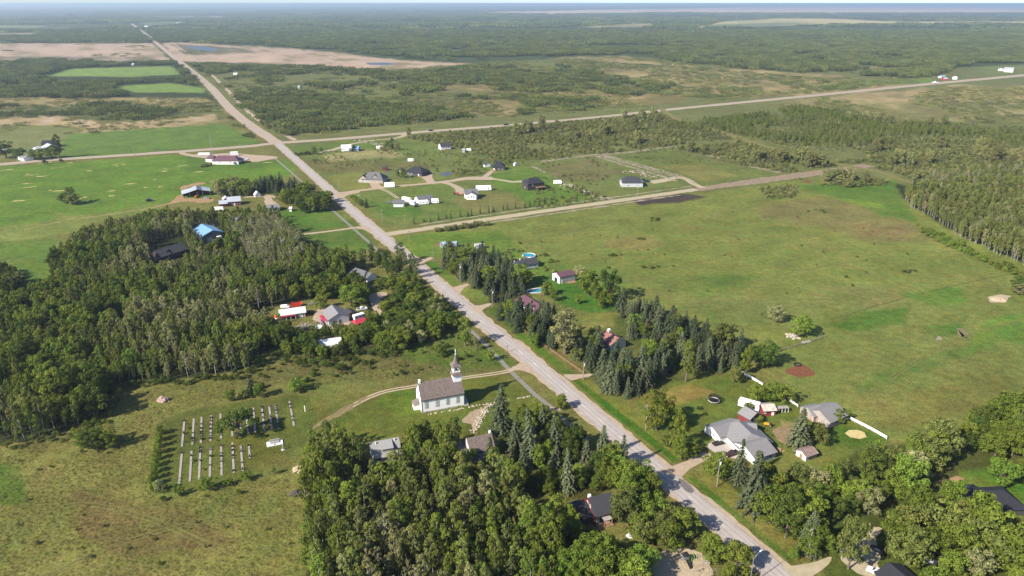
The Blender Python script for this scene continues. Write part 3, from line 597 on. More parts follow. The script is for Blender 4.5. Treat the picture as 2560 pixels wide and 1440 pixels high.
def roof_mb(L, W, wh, zr, ov=.45, rake=.35, th=.16, hip=0., shed=False):
    mb = MB(); hw = W / 2; sl = (zr - wh) / hw; ze = wh - ov * sl; x = L / 2 + rake; y = hw + ov
    if hip:
        r = max(.05, L / 2 - hip)
        v = [(-x, -y, ze), (x, -y, ze), (x, y, ze), (-x, y, ze), (-r, 0, zr + th), (r, 0, zr + th)]
        b = [(-x, -y, ze - th), (x, -y, ze - th), (x, y, ze - th), (-x, y, ze - th)]
        return mb.add(v + b, [(0, 1, 5, 4), (1, 2, 5), (2, 3, 4, 5), (3, 0, 4), (6, 7, 1, 0), (7, 8, 2, 1), (8, 9, 3, 2), (9, 6, 0, 3), (9, 8, 7, 6)])
    P = [(-y, ze), (y, ze), (y, ze + th), (0, zr + th), (-y, ze + th)]; P = [(-y, ze), (0, zr), (y, ze), (y, ze + th), (0, zr + th), (-y, ze + th)]
    return mb.profx(P, -x, x)
def wall_mb(L, W, wh, zr, hip=0.):
    if hip: return MB().box(-L / 2, L / 2, -W / 2, W / 2, -.02, wh)
    return MB().profx([(-W / 2, -.02), (W / 2, -.02), (W / 2, wh), (0, zr - .02), (-W / 2, wh)], -L / 2, L / 2)
def house(name, label, cat, p1, p2, zr, W, wh, wallm, roofm, hip=0., ov=.45, rake=.35, wins=(), doors=(), chim=None, group=None, root=None, vents=0, keepr=None, base=None, fascia=True, L=None):
    """p1, p2: photo pixels of the two ridge ends, which lie zr metres above the ground"""
    a = Vector((*G(*p1, zr), 0)); b = Vector((*G(*p2, zr), 0)); c = (a + b) / 2; d = b - a
    ang = math.atan2(d.y, d.x); LL = (d.length + 2 * hip if hip else d.length) - 2 * rake
    LL = max(1.5, LL) if L is None else L
    if root is None:
        root = thing(name, label, cat, c.x, c.y, ang, group)
        n = max(1, int(LL / W + .5))
        for k in range(n):
            u = (k + .5) / n - .5; EXC.append((c.x + math.cos(ang) * u * LL, c.y + math.sin(ang) * u * LL, (keepr or W * .62) + 1))
        holder = root; sub = None
    else:
        # a wing: built as parts of the same thing
        q = c - root.location; ra = root.rotation_euler.z
        holder = root; sub = (Vector((q.x * math.cos(ra) + q.y * math.sin(ra), -q.x * math.sin(ra) + q.y * math.cos(ra), 0)), ang - ra)
        EXC.append((c.x, c.y, (keepr or W * .62) + 1))
    def place(o):
        if sub: o.location = sub[0]; o.rotation_euler = (0, 0, sub[1])
        return o
    w = place(wall_mb(LL, W, wh, zr, hip).build('wall' if not sub else 'wing_wall', wallm, holder))
    r = place(roof_mb(LL, W, wh, zr, ov, rake, hip=hip).build('roof' if not sub else 'wing_roof', roofm, holder))
    if fascia and not hip:
        hw = W / 2; sl = (zr - wh) / hw; y = hw + ov; ze = wh - ov * sl; x = LL / 2 + rake
        for s in (-1, 1): MB().box(-x, x, s * y - .03, s * y + .03, ze - .12, ze + .13).build('fascia', TRIM if fascia is True else fascia, r)
    if base: place(MB().box(-LL / 2 - .04, LL / 2 + .04, -W / 2 - .04, W / 2 + .04, -.02, base).build('foundation', CONCW, holder))
    par = w if sub else root
    for a_ in wins: window(par, LL, W, *a_)
    for a_ in doors: door(par, LL, W, *a_[:2], **(a_[2] if len(a_) > 2 else {}))
    if chim:
        x, y, s_, h_, cm = chim; MB().box(x - s_, x + s_, y - s_, y + s_, wh, zr + h_).build('chimney', cm, r)
    for k in range(vents):
        x = (k + .5) / vents * LL * .8 - LL * .4; yv = W * .18; z = zr - (zr - wh) * .36
        MB().cone(x, -yv, z, z + .45, .16, .16, 6).build('roof_vent', STEEL, r)
    return root, LL, ang
def box_on(root, name, m, x0, x1, y0, y1, z0, z1): return MB().box(x0, x1, y0, y1, z0, z1).build(name, m, root)

# ---- the church
CHW = mat('brightened_white_church_paint', (.88, .875, .86), .55, .03, .6, stripe=5, axis=2)  # white raised above the siding's, making up for weak sun on the wall
def church():
    sw = Vector((*G(1055, 1033), 0)); se = Vector((*G(1160, 1014), 0)); d = (se - sw); L = d.length; ang = math.atan2(d.y, d.x); W = 9.0; wh = 6.0; zr = 11.2
    n = Vector((-math.sin(ang), math.cos(ang), 0)); c = (sw + se) / 2 + n * W / 2
    ch = thing('church', 'white wooden church with brown shingle roof and spired bell tower', 'church', c.x, c.y, ang)
    for u in (-.34, 0, .34): EXC.append((c.x + math.cos(ang) * u * L, c.y + math.sin(ang) * u * L, 7))
    wall_mb(L, W, wh, zr).build('wall', CHW, ch)
    box_on(ch, 'foundation', CONCW, -L / 2 - .05, L / 2 + .05, -W / 2 - .05, W / 2 + .05, -.02, .55)
    r = roof_mb(L, W, wh, zr, .35, .25, .18).build('roof', SH_BROWN, ch)
    for s in (-1, 1): box_on(r, 'fascia', TRIM, -L / 2 - .25, L / 2 + .25, s * (W / 2 + .35) - .04, s * (W / 2 + .35) + .04, wh - .62, wh - .25)
    # corner boards
    for x in (-L / 2, L / 2):
        for y in (-W / 2, W / 2): box_on(ch, 'corner_board', GREEN_T, x - .12, x + .12, y - .12, y + .12, .5, wh - .4)
    # lancet windows with round heads
    def lancet(side, u):
        o, dd, nn, LL = side_xf(L, W, side); u *= LL; w, z0, h = .62, 1.9, 2.2
        arc = [(u + w * math.cos(a), z0 + h + w * math.sin(a)) for a in np.linspace(0, math.pi, 9)]
        def sheet(pts, p): 
            return [o + dd * a + nn * p + Vector((0, 0, b)) for a, b in pts]
        def ring(k): return [(u - w * k, z0 - (k - 1) * .6), (u + w * k, z0 - (k - 1) * .6)] + [(u + (a - u) * k, z0 + h + (b - z0 - h) * k) for a, b in arc]
        def solid(pts, p0, p1):
            m = len(pts); return MB().add(sheet(pts, p0) + sheet(pts, p1), [tuple(range(m - 1, -1, -1)), tuple(range(m, 2 * m))] + [(i, (i + 1) % m, (i + 1) % m + m, i + m) for i in range(m)])
        f = solid(ring(1.3), -.02, .05).build('window', GREEN_T, ch)
        solid(ring(1.0), .04, .07).build('pane', WHITEP, f)
        for zz in (.35, 1.05, 1.75): 
            for s in (-1, 1): slab(MB(), o, dd, nn, u + s * .26 - .16, u + s * .26 + .16, z0 + zz - .2, z0 + zz + .3, .06, .09).build('pane', GLASS, f)
        slab(MB(), o, dd, nn, u - .35, u + .35, z0 + h + .02, z0 + h + .38, .06, .09).build('pane', GLASS, f)
    for u in (.115, .37, .615, .855): lancet(0, u); lancet(2, 1 - u)
    for u in (.12, .64, .875): slab(MB(), *side_xf(L, W, 0)[:3], u * L - .32, u * L + .32, .12, .42, -.02, .09).build('basement_vent', TRIM, ch)
    # vestry at the left end
    box_on(ch, 'vestry_wall', CHW, -L / 2 - 2.4, -L / 2 - .01, -1.5, 1.9, -.02, 2.5)
    MB().add([(-L / 2 - 2.7, -1.8, 2.4), (-L / 2, -1.8, 2.4), (-L / 2, 2.2, 2.4), (-L / 2 - 2.7, 2.2, 2.4), (-L / 2, -.6, 4.), (-L / 2, 1., 4.)],
             [(0, 1, 4), (0, 4, 5, 3), (2, 3, 5), (1, 2, 5, 4), (3, 2, 1, 0)]).build('vestry_roof', SH_BROWN, ch)
    box_on(ch, 'chimney', WHITEP, -L / 2 + .1, -L / 2 + .9, -.45, .45, zr - .5, zr + 1.2)
    # tower over the right end, half inside the nave
    t = 1.55; tx = L / 2 - 1.7
    tw = box_on(ch, 'tower', CHW, tx - t, tx + t + .21, -t, t, wh, 12.6)
    door(ch, L, W, 1, .5, 1.8, 2.8, DOORM)
    def skirt(z0, z1, a, b, nm, m): return MB().add([(tx + sx * a, sy * a, z0) for sx, sy in ((-1, -1), (1, -1), (1, 1), (-1, 1))] + [(tx + sx * b, sy * b, z1) for sx, sy in ((-1, -1), (1, -1), (1, 1), (-1, 1))],
             [(3, 2, 1, 0), (4, 5, 6, 7), (0, 1, 5, 4), (1, 2, 6, 5), (2, 3, 7, 6), (3, 0, 4, 7)]).build(nm, m, ch)
    skirt(12.5, 13.7, 2.05, 1.35, 'tower_skirt_roof', SH_BROWN)
    # belfry: four posts with a round arch in each face, the bell inside
    for sx in (-1, 1):
        for sy in (-1, 1): box_on(ch, 'belfry_post', WHITEP, tx + sx * 1.2 - .18, tx + sx * 1.2 + .18, sy * 1.2 - .18, sy * 1.2 + .18, 13.6, 16.3)
    for sd in range(4):
        A0 = [(-1.03, 15.2), (-1.03, 16.3), (1.03, 16.3), (1.03, 15.2)] + [(.95 * math.cos(a), 15.2 + .95 * math.sin(a)) for a in np.linspace(0, math.pi, 9)]
        A0 = [(1.03, 15.2), (1.03, 16.3), (-1.03, 16.3), (-1.03, 15.2)] + [(-.95 * math.cos(a), 15.2 + .95 * math.sin(a)) for a in np.linspace(0, math.pi, 9)]
        rot = lambda x, y: ((x, y), (-y, x), (-x, -y), (y, -x))[sd]
        m = len(A0); v = []
        for yy in (-1.36, -1.2): v += [(tx + rot(a, yy)[0], rot(a, yy)[1], b) for a, b in A0]
        MB().add(v, [tuple(range(m)), tuple(range(2 * m - 1, m - 1, -1))] + [((i + 1) % m, i, i + m, (i + 1) % m + m) for i in range(m)]).build('belfry_arch', WHITEP, ch)
        v = [(tx + rot(a, yy)[0], rot(a, yy)[1], b) for yy in (-1.34, -1.22) for a, b in ((-1.03, 13.6), (1.03, 13.6), (1.03, 14.25), (-1.03, 14.25))]
        MB().add(v, [(0, 1, 2, 3), (7, 6, 5, 4), (1, 0, 4, 5), (2, 1, 5, 6), (3, 2, 6, 7), (0, 3, 7, 4)]).build('belfry_rail', WHITEP, ch)
    MB().cone(tx, 0, 14.4, 15.3, .62, .3, 10).build('bell', TRIM, ch)
    skirt(16.25, 17.2, 2.0, 1.2, 'spire_skirt', SH_BROWN)
    sp = MB().cone(tx, 0, 17.15, 21.2, 1.28, .1, 8, math.pi / 8).build('spire', SH_BROWN, ch)
    cr = MB().cone(tx, 0, 21.0, 21.5, .22, .12, 8).build('finial', WHITEP, ch)
    MB().box(tx - .08, tx + .08, -.08, .08, 21.4, 23.4).box(tx - .07, tx + .07, -.5, .5, 22.5, 22.72).build('cross', WHITEP, ch)
    # porch steps and landing at the right end
    for k in range(5): box_on(ch, 'step', RAWW, L / 2 + .1, L / 2 + 1.9, -3.9 - k * .32, -3.58 - k * .32, 0, .95 - k * .18)
    box_on(ch, 'landing', RAWW, L / 2 + .1, L / 2 + 2.0, -3.6, 2.2, .9, 1.05)
    for y in (-3.4, -.6, 2.): box_on(ch, 'landing_post', RAWW, L / 2 + 1.8, L / 2 + 1.95, y - .08, y + .08, 0, 2.0)
    box_on(ch, 'landing_rail', RAWW, L / 2 + 1.84, L / 2 + 1.92, -3.5, 2.1, 1.9, 2.0)
church()

W_ = lambda s, *us, z=1.0, w=1.1, h=1.2: [(s, u, z, w, h) for u in us]
# ---- near houses
h, L_, a_ = house('cottage', 'grey shingled cottage with a broad shed dormer, behind the aspen wood', 'house', (924, 1107), (997, 1093), 6.4, 8.6, 2.7, SAGE, SH_GREY2, wins=W_(3, .5) + W_(0, .2, .8), fascia=True, vents=0)
d0 = MB(); x0, x1 = -.18 * L_, .24 * L_
d0.add([(x0, -3.6, 3.1), (x1, -3.6, 3.1), (x1, -3.6, 5.0), (x0, -3.6, 5.0), (x0, -.4, 6.3), (x1, -.4, 6.3), (x0, -.4, 5.6), (x1, -.4, 5.6)], [(0, 1, 2, 3), (0, 3, 4, 6), (1, 7, 5, 2), (3, 2, 5, 4)]).build('dormer', SAGE, h)
MB().add([(x0 - .2, -3.9, 4.95), (x1 + .2, -3.9, 4.95), (x1 + .2, -.3, 6.42), (x0 - .2, -.3, 6.42), (x0 - .2, -3.9, 5.1), (x1 + .2, -3.9, 5.1), (x1 + .2, -.3, 6.56), (x0 - .2, -.3, 6.56)], [(3, 2, 1, 0), (4, 5, 6, 7), (0, 1, 5, 4), (1, 2, 6, 5), (2, 3, 7, 6), (3, 0, 4, 7)]).build('dormer_roof', SH_GREY2, h)
for x in (-.33, .36): MB().cone(x * L_, -.7, 5.8, 6.8, .17, .17, 8).build('vent_pipe', WHITEP, h)
h, L_, a_ = house('house', 'white house with weathered brown shingle roof below the church', 'house', (1166, 1096), (1229, 1083), 8.0, 7.6, 4.6, BLUEW, SH_BROWN, wins=W_(0, .3, .7, z=1.4) + W_(3, .5, z=4.6, w=.8), chim=(4.2, .6, .35, .7, WHITEP))
lw = MB(); x0 = -L_ / 2
box_on(h, 'gable_board', WHITEP, x0 - .5, x0 - .36, -.12, .12, 4.6, 7.9)
MB().profx([(-3.8, 0), (3.8, 0), (3.8, 4.6), (0, 7.9), (-3.8, 4.6)], x0 - .1, x0 + .02).build('gable_end', WHITEP, h)
box_on(h, 'lean_to_wall', WHITE, x0 - 3.6, x0 - .1, -3.2, 3.2, -.02, 2.7)
MB().add([(x0 - 3.9, -3.6, 2.7), (x0 - .1, -3.6, 2.7), (x0 - .1, 3.4, 4.4), (x0 - 3.9, 3.4, 4.4), (x0 - 3.9, -3.6, 2.86), (x0 - .1, -3.6, 2.86), (x0 - .1, 3.4, 4.56), (x0 - 3.9, 3.4, 4.56)], [(3, 2, 1, 0), (4, 5, 6, 7), (0, 1, 5, 4), (1, 2, 6, 5), (2, 3, 7, 6), (3, 0, 4, 7)]).build('lean_to_roof', SH_MID, h)
h, L_, a_ = house('house', 'dark brown house with red gable end and charcoal roof among the trees', 'house', (1471, 1245), (1528, 1231), 7.2, 8.6, 3.6, DARKW, SH_DARK, wins=W_(0, .14, .86, z=1.1, w=.7, h=1.7) , doors=[(0, .5)], chim=(-3.2, .8, .4, .5, WHITEP))
x0 = -L_ / 2
MB().profx([(-4.2, 0), (4.2, 0), (4.2, 3.6), (0, 7.0), (-4.2, 3.6)], x0 - .08, x0 + .02).build('gable_end', mat('brick_red_boards', (.13, .026, .024), .8, .12, .8, stripe=4, axis=2), h)
for u in (.4, .62): window(h, L_ + .16, 8.6, 3, u, 4.4, .7, .9)
house('', '', '', (1438, 1266), (1468, 1256), 4.6, 8.4, 2.7, DARKW, SH_BLACK, root=h, rake=.2)
box_on(h, 'porch_roof', RAWW, -1.4, 1.4, -6.4, -4.4, 2.5, 2.62)
for x in (-1.3, 1.3): box_on(h, 'porch_post', RAWW, x - .07, x + .07, -6.3, -6.16, 0, 2.5)
box_on(h, 'deck', WOODW, -3.2, 2., -6.6, -4.35, 0, .35)
# the big grey bungalow
h, L_, a_ = house('bungalow', 'large white bungalow with wide grey hip roof and concrete drive', 'house', (1846, 1053), (1879, 1085), 5.2, 13.5, 2.7, WHITE, SH_GREY, hip=3.0, ov=.6)
for q in (((1781, 1069), (1847, 1049), 4.4, 8.4), ((1860, 1114), (1916, 1096), 4.7, 11)):
    house('', '', '', q[0], q[1], q[2], q[3], 2.6, WHITE if q[3] < 9 else BLUEW, SH_GREY, root=h, wins=(W_(3, .42, .58, w=.6) if q[3] < 9 else W_(0, .72, w=1.6)), doors=([(0, .42)] if q[3] > 9 else []))
house('', '', '', (1868, 1058), (1892, 1060), 4.3, 7, 2.6, BLUEW, SH_GREY, root=h)
bw = [c_ for c_ in h.children if c_.name.startswith('wing_wall')][1]
bb = [v.co for v in bw.data.vertices]; bx = min(v.x for v in bb); by = max(v.y for v in bb)
MB().profx([(-by, 0), (by, 0), (by, 2.6), (0, 4.6), (-by, 2.6)], bx - .1, bx + .02).build('gable_end', WHITEP, bw)
for k in (-.5, .5): slab(MB(), Vector((bx - .1, 0, 0)), Vector((0, 1, 0)), Vector((-1, 0, 0)), k * 5 - 1.5, k * 5 + 1.5, .05, 2.2, -.01, .05).build('garage_door', DOORM, bw)
# sheds behind it
h, L_, a_ = house('garage', 'small garage with grey roof and red gable between two round bushes', 'garage', (1861, 1015), (1893, 1033), 4.3, 6.6, 2.5, REDW, SH_GREY, doors=[(1, .5, dict(w=2.6, h=2.1, m=DOORM, name='garage_door'))])
h, L_, a_ = house('shed', 'dark red shed with patched pale metal roof beside the white box trailer', 'shed', (1902, 1012), (1936, 1010), 3.4, 5.4, 2.3, REDW, mat('patched_tin', (.42, .38, .33), .7, .35, .7, stripe=.8, axis=0), doors=[(0, .75, dict(m=WHITEP))], wins=W_(0, .12, w=.6, h=.8))
for k in range(5): box_on(h, 'lean_to_post', WHITEP, L_ / 2 + .6 + k * 1.3, L_ / 2 + .72 + k * 1.3, -1.3, -1.18, 0, 1.9)
box_on(h, 'lean_to_wall', REDW, L_ / 2 + .05, L_ / 2 + 6., .2, .4, 0, 1.9); box_on(h, 'lean_to_roof', RAWW, L_ / 2 + .05, L_ / 2 + 6.1, -1.4, .6, 1.9, 2.02)
h, L_, a_ = house('barn', 'grey roofed horse barn with red posts beside the white rail fence', 'barn', (2047, 1026), (2092, 1007), 5.4, 10.5, 2.8, RAWW, SH_GREY)
house('', '', '', (2018, 1019), (2050, 1012), 4.4, 7.5, 2.6, RAWW, SH_GREY, root=h)
for k in range(4): box_on(h, 'porch_post', REDP, -L_ / 2 - 1.2, -L_ / 2 - 1.05, -5 + k * 2.4, -4.85 + k * 2.4, 0, 2.6)
h, L_, a_ = house('shed', 'old small shed with white front and sagging board roof', 'shed', (2003, 1128), (2034, 1117), 3.0, 4.4, 2.0, RAWW, mat('old_boards_roof', (.22, .16, .14), .95, .35, 1.2, stripe=1.5, axis=1), wins=W_(3, .5, w=.7, h=.7))
x0 = -L_ / 2
MB().profx([(-2.2, 0), (2.2, 0), (2.2, 2.), (0, 2.9), (-2.2, 2.)], x0 - .08, x0 + .01).build('front', WHITEP, h); slab(MB(), Vector((x0 - .08, 0, 0)), Vector((0, 1, 0)), Vector((-1, 0, 0)), -.6, .6, .05, 1.8, 0, .06).build('door', WOODW, h)
house('house', 'black roofed house behind tall trees at the right edge', 'house', (2455, 1228), (2512, 1226), 5.5, 11, 2.7, CHARW, SH_BLACK, hip=4.5)
h, L_, a_ = house('garage', 'black roofed garage at the bottom right corner', 'garage', (2222, 1406), (2280, 1455), 4.6, 9, 2.7, CHARW, SH_BLACK)
h, L_, a_ = house('house', 'white house with red brown roof behind the roadside spruces', 'house', (1512, 826), (1548, 846), 6.0, 9, 3.6, SAGE, SH_RED, hip=0, chim=(-4.6, 2, .7, .4, WHITEP), wins=W_(1, .5))
h, L_, a_ = house('house', 'long bungalow with maroon roof beside the kidney shaped pool', 'house', (1310, 736), (1352, 762), 5.4, 9, 2.7, WHITE, TINMD, hip=2.5, wins=W_(0, .3, .7))
house('', '', '', (1330, 766), (1356, 756), 4.6, 7, 2.6, WHITE, TINMD, root=h)
h, L_, a_ = house('metal_garage', 'cream metal garage with maroon roof on the green lawn', 'garage', (1390, 682), (1430, 674), 5.6, 8.0, 4.0, TINP, TINM, ov=.15, rake=.1, doors=[(0, .14, dict(w=1, m=WHITEP)), (3, .45, dict(w=2.4, h=2.6, m=TRIM, name='dark_opening_panel'))])  # end door is a dark slab, its colour standing for shade inside
MB().profx([(-4, 0), (4, 0), (4, 4.0), (0, 5.6), (-4, 4.0)], -L_ / 2 - .06, -L_ / 2 - .0).build('gable_end', TINW, h)
slab(MB(), *side_xf(L_ + .12, 8, 3)[:3], 3., 5.4, .05, 2.7, 0, .05).build('dark_doorway_panel', GLASS, h)  # near-black panel on the wall stands in for the doorway's inner shade
h, L_, a_ = house('bungalow', 'grey bungalow with charcoal roof in front of the round pool', 'house', (1288, 650), (1340, 643), 5.0, 9, 2.8, GREYW, SH_DARK, wins=W_(0, .2, .62, .82), doors=[(0, .45)], chim=(-4, -.5, .3, .5, WHITEP))
# ---- compound left of the road
h, L_, a_ = house('house', 'pale house with grey gable roof in the gravel compound', 'house', (829, 762), (846, 784), 5.6, 10.5, 2.9, GREYW, SH_GREY, wins=W_(1, .3, w=1.5), doors=[(1, .58)])
MB().profx([(-5.2, 0), (5.2, 0), (5.2, 2.9), (0, 5.5), (-5.2, 2.9)], L_ / 2 - .01, L_ / 2 + .05).build('gable_end', GREYW, h)
slab(MB(), *side_xf(L_ + .12, 10.5, 1)[:3], 2.2, 4.0, 1.0, 2.1, 0, .05).build('window', GLASS, h); slab(MB(), *side_xf(L_ + .12, 10.5, 1)[:3], 5.3, 6.2, .1, 2.2, 0, .05).build('door', TRIM, h)
box_on(h, 'porch_awning', BRED, -L_ / 2 + 3, L_ / 2 - 1, -7.6, -5.6, 2.3, 2.42); box_on(h, 'porch_panel', PURP, -L_ / 2 + 3.2, L_ / 2 - 1.2, -7.5, -7.35, 0, 1.0); box_on(h, 'porch_floor', RAWW, -L_ / 2 + 3, L_ / 2 - 1, -7.6, -5.3, 0, .12)
h, L_, a_ = house('shed', 'small shed with charcoal roof and orange wood end behind the pale house', 'shed', (866, 770), (880, 780), 3.8, 6, 2.5, WOODW, SH_DARK)
h, L_, a_ = house('workshop', 'long red and white shed with ribbed white metal roof', 'shed', (696, 775), (763, 766), 4.4, 6.4, 2.6, BRED, TINW, fascia=TRIM, wins=W_(0, .78, .92, z=1., w=.9, h=.8), doors=[(0, .85, dict(m=WHITEP))])
for k in range(6): box_on(h, 'canopy_post', WHITEP, -L_ / 2 + .4 + k * 2.3, -L_ / 2 + .55 + k * 2.3, -4.6, -4.45, 0, 2.2)
box_on(h, 'canopy', BRED, -L_ / 2 + .1, -L_ / 2 + 7.5, -4.8, -3.5, 2.2, 2.32); slab(MB(), *side_xf(L_, 6.4, 0)[:3], .6, 7., .05, 2.0, 0, .05).build('dark_bay_panel', TRIM, h)  # the bay is a solid dark panel, shade inside put into its colour
slab(MB(), *side_xf(L_, 6.4, 0)[:3], 7.6, 11.2, .05, 2.3, 0, .05).build('screen_bay', STEEL, h)
h, L_, a_ = house('stall', 'small white roofed kiosk with red walls at the yard edge', 'kiosk', (788, 817), (804, 813), 2.7, 4.2, 2.2, BRED, TINW, hip=0, ov=.3)
h = thing('storage_tunnel', 'white ribbed metal arch shed half hidden by trees', 'shed', *G(822, 864), math.radians(18), keep=5)
P = [(3.4 * math.cos(t), 3.4 * math.sin(t)) for t in np.linspace(0, math.pi, 13)]
MB().profx(P, -6, 6).build('shell', TINW, h); MB().profx(P, -6.06, -6.0).build('end_wall', BLUEW, h)
for k in range(9): MB().profx([(y * 1.02, z * 1.02) for y, z in P], -5.6 + k * 1.35, -5.3 + k * 1.35).build('rib', TINW, h)
h = thing('party_tent', 'bright red canopy tent over a parked camper', 'tent', *G(900, 812), math.radians(40), keep=5)
MB().add([(-3.4, -2.6, 2.1), (3.4, -2.6, 2.1), (3.4, 2.6, 2.1), (-3.4, 2.6, 2.1), (-2.8, 0, 3.4), (2.8, 0, 3.4)], [(0, 1, 5, 4), (1, 2, 5), (2, 3, 4, 5), (3, 0, 4), (3, 2, 1, 0)]).build('canopy', BRED, h)
for x in (-3.3, 3.3):
    for y in (-2.5, 2.5): box_on(h, 'leg', STEEL, x - .05, x + .05, y - .05, y + .05, 0, 2.1)
h = thing('waste_container', 'open bright red waste container at the wood edge', 'container', *G(741, 766), math.radians(22), keep=4)
MB().prof([(-2.6, .2), (2.2, .2), (3., 1.9), (-3., 1.9)], -1.2, -1.1).prof([(-2.6, .2), (2.2, .2), (3., 1.9), (-3., 1.9)], 1.1, 1.2).box(-2.6, 2.2, -1.1, 1.1, .2, .3).build('body', REDP, h)
MB().add([(-2.6, -1.1, .3), (-2.6, 1.1, .3), (-3., 1.1, 1.9), (-3., -1.1, 1.9)], [(0, 1, 2, 3)]).build('end_plate', REDP, h); MB().add([(2.2, -1.1, .3), (2.2, 1.1, .3), (3., 1.1, 1.9), (3., -1.1, 1.9)], [(0, 1, 2, 3)]).build('end_plate', REDP, h)
for x in (-2.2, 1.8): box_on(h, 'skid', TRIM, x - .2, x + .2, -1.1, 1.1, 0, .2)
h, L_, a_ = house('house', 'grey roofed house half hidden behind the roadside poplars', 'house', (886, 669), (916, 678), 5.4, 9, 2.8, WHITE, SH_MID, hip=2, wins=W_(0, .3, .7))
house('', '', '', (905, 676), (930, 683), 4.6, 7.5, 2.6, WHITE, SH_MID, root=h)
# ---- in and behind the left wood
h, L_, a_ = house('house', 'charcoal roofed house showing above the left wood', 'house', (384, 628), (452, 607), 6.5, 11, 3.4, CHARW, SH_DARK, wins=W_(0, .3))
house('', '', '', (418, 627), (426, 618), 5.6, 5, 3., CHARW, SH_DARK, root=h)
h, L_, a_ = house('metal_garage', 'grey metal garage with sky blue roof deep in the wood', 'garage', (504, 560), (532, 576), 7.6, 14, 5.0, mat('slate_metal', (.10, .105, .13), .6, .06, .5, stripe=1, axis=1), TINB, ov=.2, rake=.2, fascia=False, doors=[(1, .3, dict(w=3.2, h=3.2, m=DOORM, name='garage_door'))])
# ---- farmstead
h = thing('machine_barn', 'open fronted barn with galvanised roof and a dark roof panel', 'barn', *G(492, 487), math.radians(25), keep=11)
def tin_roof(nm, m, x0, x1, y0, y1, z0, z1): return MB().add([(x0, y0, z0), (x1, y0, z1), (x1, y1, z1), (x0, y1, z0), (x0, y0, z0 + .15), (x1, y0, z1 + .15), (x1, y1, z1 + .15), (x0, y1, z0 + .15)], [(3, 2, 1, 0), (4, 5, 6, 7), (0, 1, 5, 4), (1, 2, 6, 5), (2, 3, 7, 6), (3, 0, 4, 7)]).build(nm, m, h)
tin_roof('roof_panel', TIN, -11.5, -5.5, -7, 7, 3., 4.3); tin_roof('roof_panel', mat('dull_tin', (.33, .35, .40), .5, .1, .5, stripe=1.2, axis=1), -5.5, .5, -7, 7, 4.3, 6.); tin_roof('roof_panel', mat('dark_slate_tin', (.11, .12, .16), .5, .08, .5), .5, 4.5, -7, 7, 6., 5.); tin_roof('roof_panel', TIN, 4.5, 11, -7, 7, 5., 3.4)
box_on(h, 'back_wall', REDW, -10.8, 10.6, 6.5, 6.7, 0, 3.2); box_on(h, 'side_wall', REDW, 10.4, 10.6, -6.6, 6.5, 0, 3.2); box_on(h, 'side_wall', REDW, -10.8, -10.6, -2, 6.5, 0, 2.9)
for x in (-10.6, -5.5, .5, 4.5, 10.3): box_on(h, 'post', RAWW, x - .12, x + .12, -6.8, -6.5, 0, 3. if abs(x) > 9 else 4.2)
h, L_, a_ = house('barn', 'long dark red barn with white windows and tin roof', 'barn', (566, 493), (601, 490), 6.2, 9, 3.4, REDW, TIN, wins=[(0, u, 1.2, .9, 1.0) for u in (.1, .32, .68, .9)], doors=[(0, .5, dict(m=WHITEP, w=1.2))])
house('', '', '', (546, 502), (568, 500), 4.4, 8, 2.6, REDW, TIN, root=h, rake=.1); house('', '', '', (562, 489), (566, 493), 5.4, 5, 3.6, BRED, TIN, root=h)
h, L_, a_ = house('shed', 'tiny white A shaped shed on the farm lawn', 'shed', (640, 477), (644, 480), 4.2, 4.5, 2.0, WHITEP, TINW)
house('house', 'low white bungalow with grey roof beside the farm drive', 'house', (664, 513), (696, 509), 4.6, 10, 2.8, WHITE, SH_GREY, wins=W_(0, .2, .5, .8))
house('shed', 'small white cabin under the big farm trees', 'shed', (723, 517), (731, 517), 3.2, 3.5, 2.2, WHITEP, TINW)
# ---- the shop on the corner
h, L_, a_ = house('shop', 'long white roadside shop with maroon metal roof', 'shop', (545, 389), (588, 389), 7.6, 13, 3.8, WHITE, TINM, hip=5, wins=W_(0, .3, .7, z=1.2))
house('', '', '', (524, 388), (534, 389), 6., 9, 3.6, WHITE, TINM, root=h, hip=2); house('', '', '', (586, 393), (598, 394), 5.4, 9, 3.4, GREYW, SH_MID, root=h, hip=2)
# ---- farm at the left edge
house('barn', 'open barn with dark front behind the left farm', 'barn', (106, 351), (141, 350), 7, 12, 4.5, TRIM, SH_BLACK); house('barn', 'tin roofed barn with charcoal end at the left farm', 'barn', (118, 358), (128, 362), 7, 14, 3.8, CHARW, TIN, fascia=False)
house('shed', 'white roofed shed left of the tin roofed barn', 'shed', (84, 368), (96, 365), 5, 8, 3, WHITE, TINW); house('shed', 'pale shed between the trees of the left farm', 'shed', (66, 376), (76, 372), 4.5, 7, 2.8, GREYW, TIN); house('house', 'little white farmhouse behind the roadside bushes at left', 'house', (54, 384), (70, 388), 5.5, 9, 3, WHITE, SH_GREY)
house('shed', 'pale shed at the left picture edge', 'shed', (-6, 370), (4, 368), 5, 9, 3, WHITE, TINW)
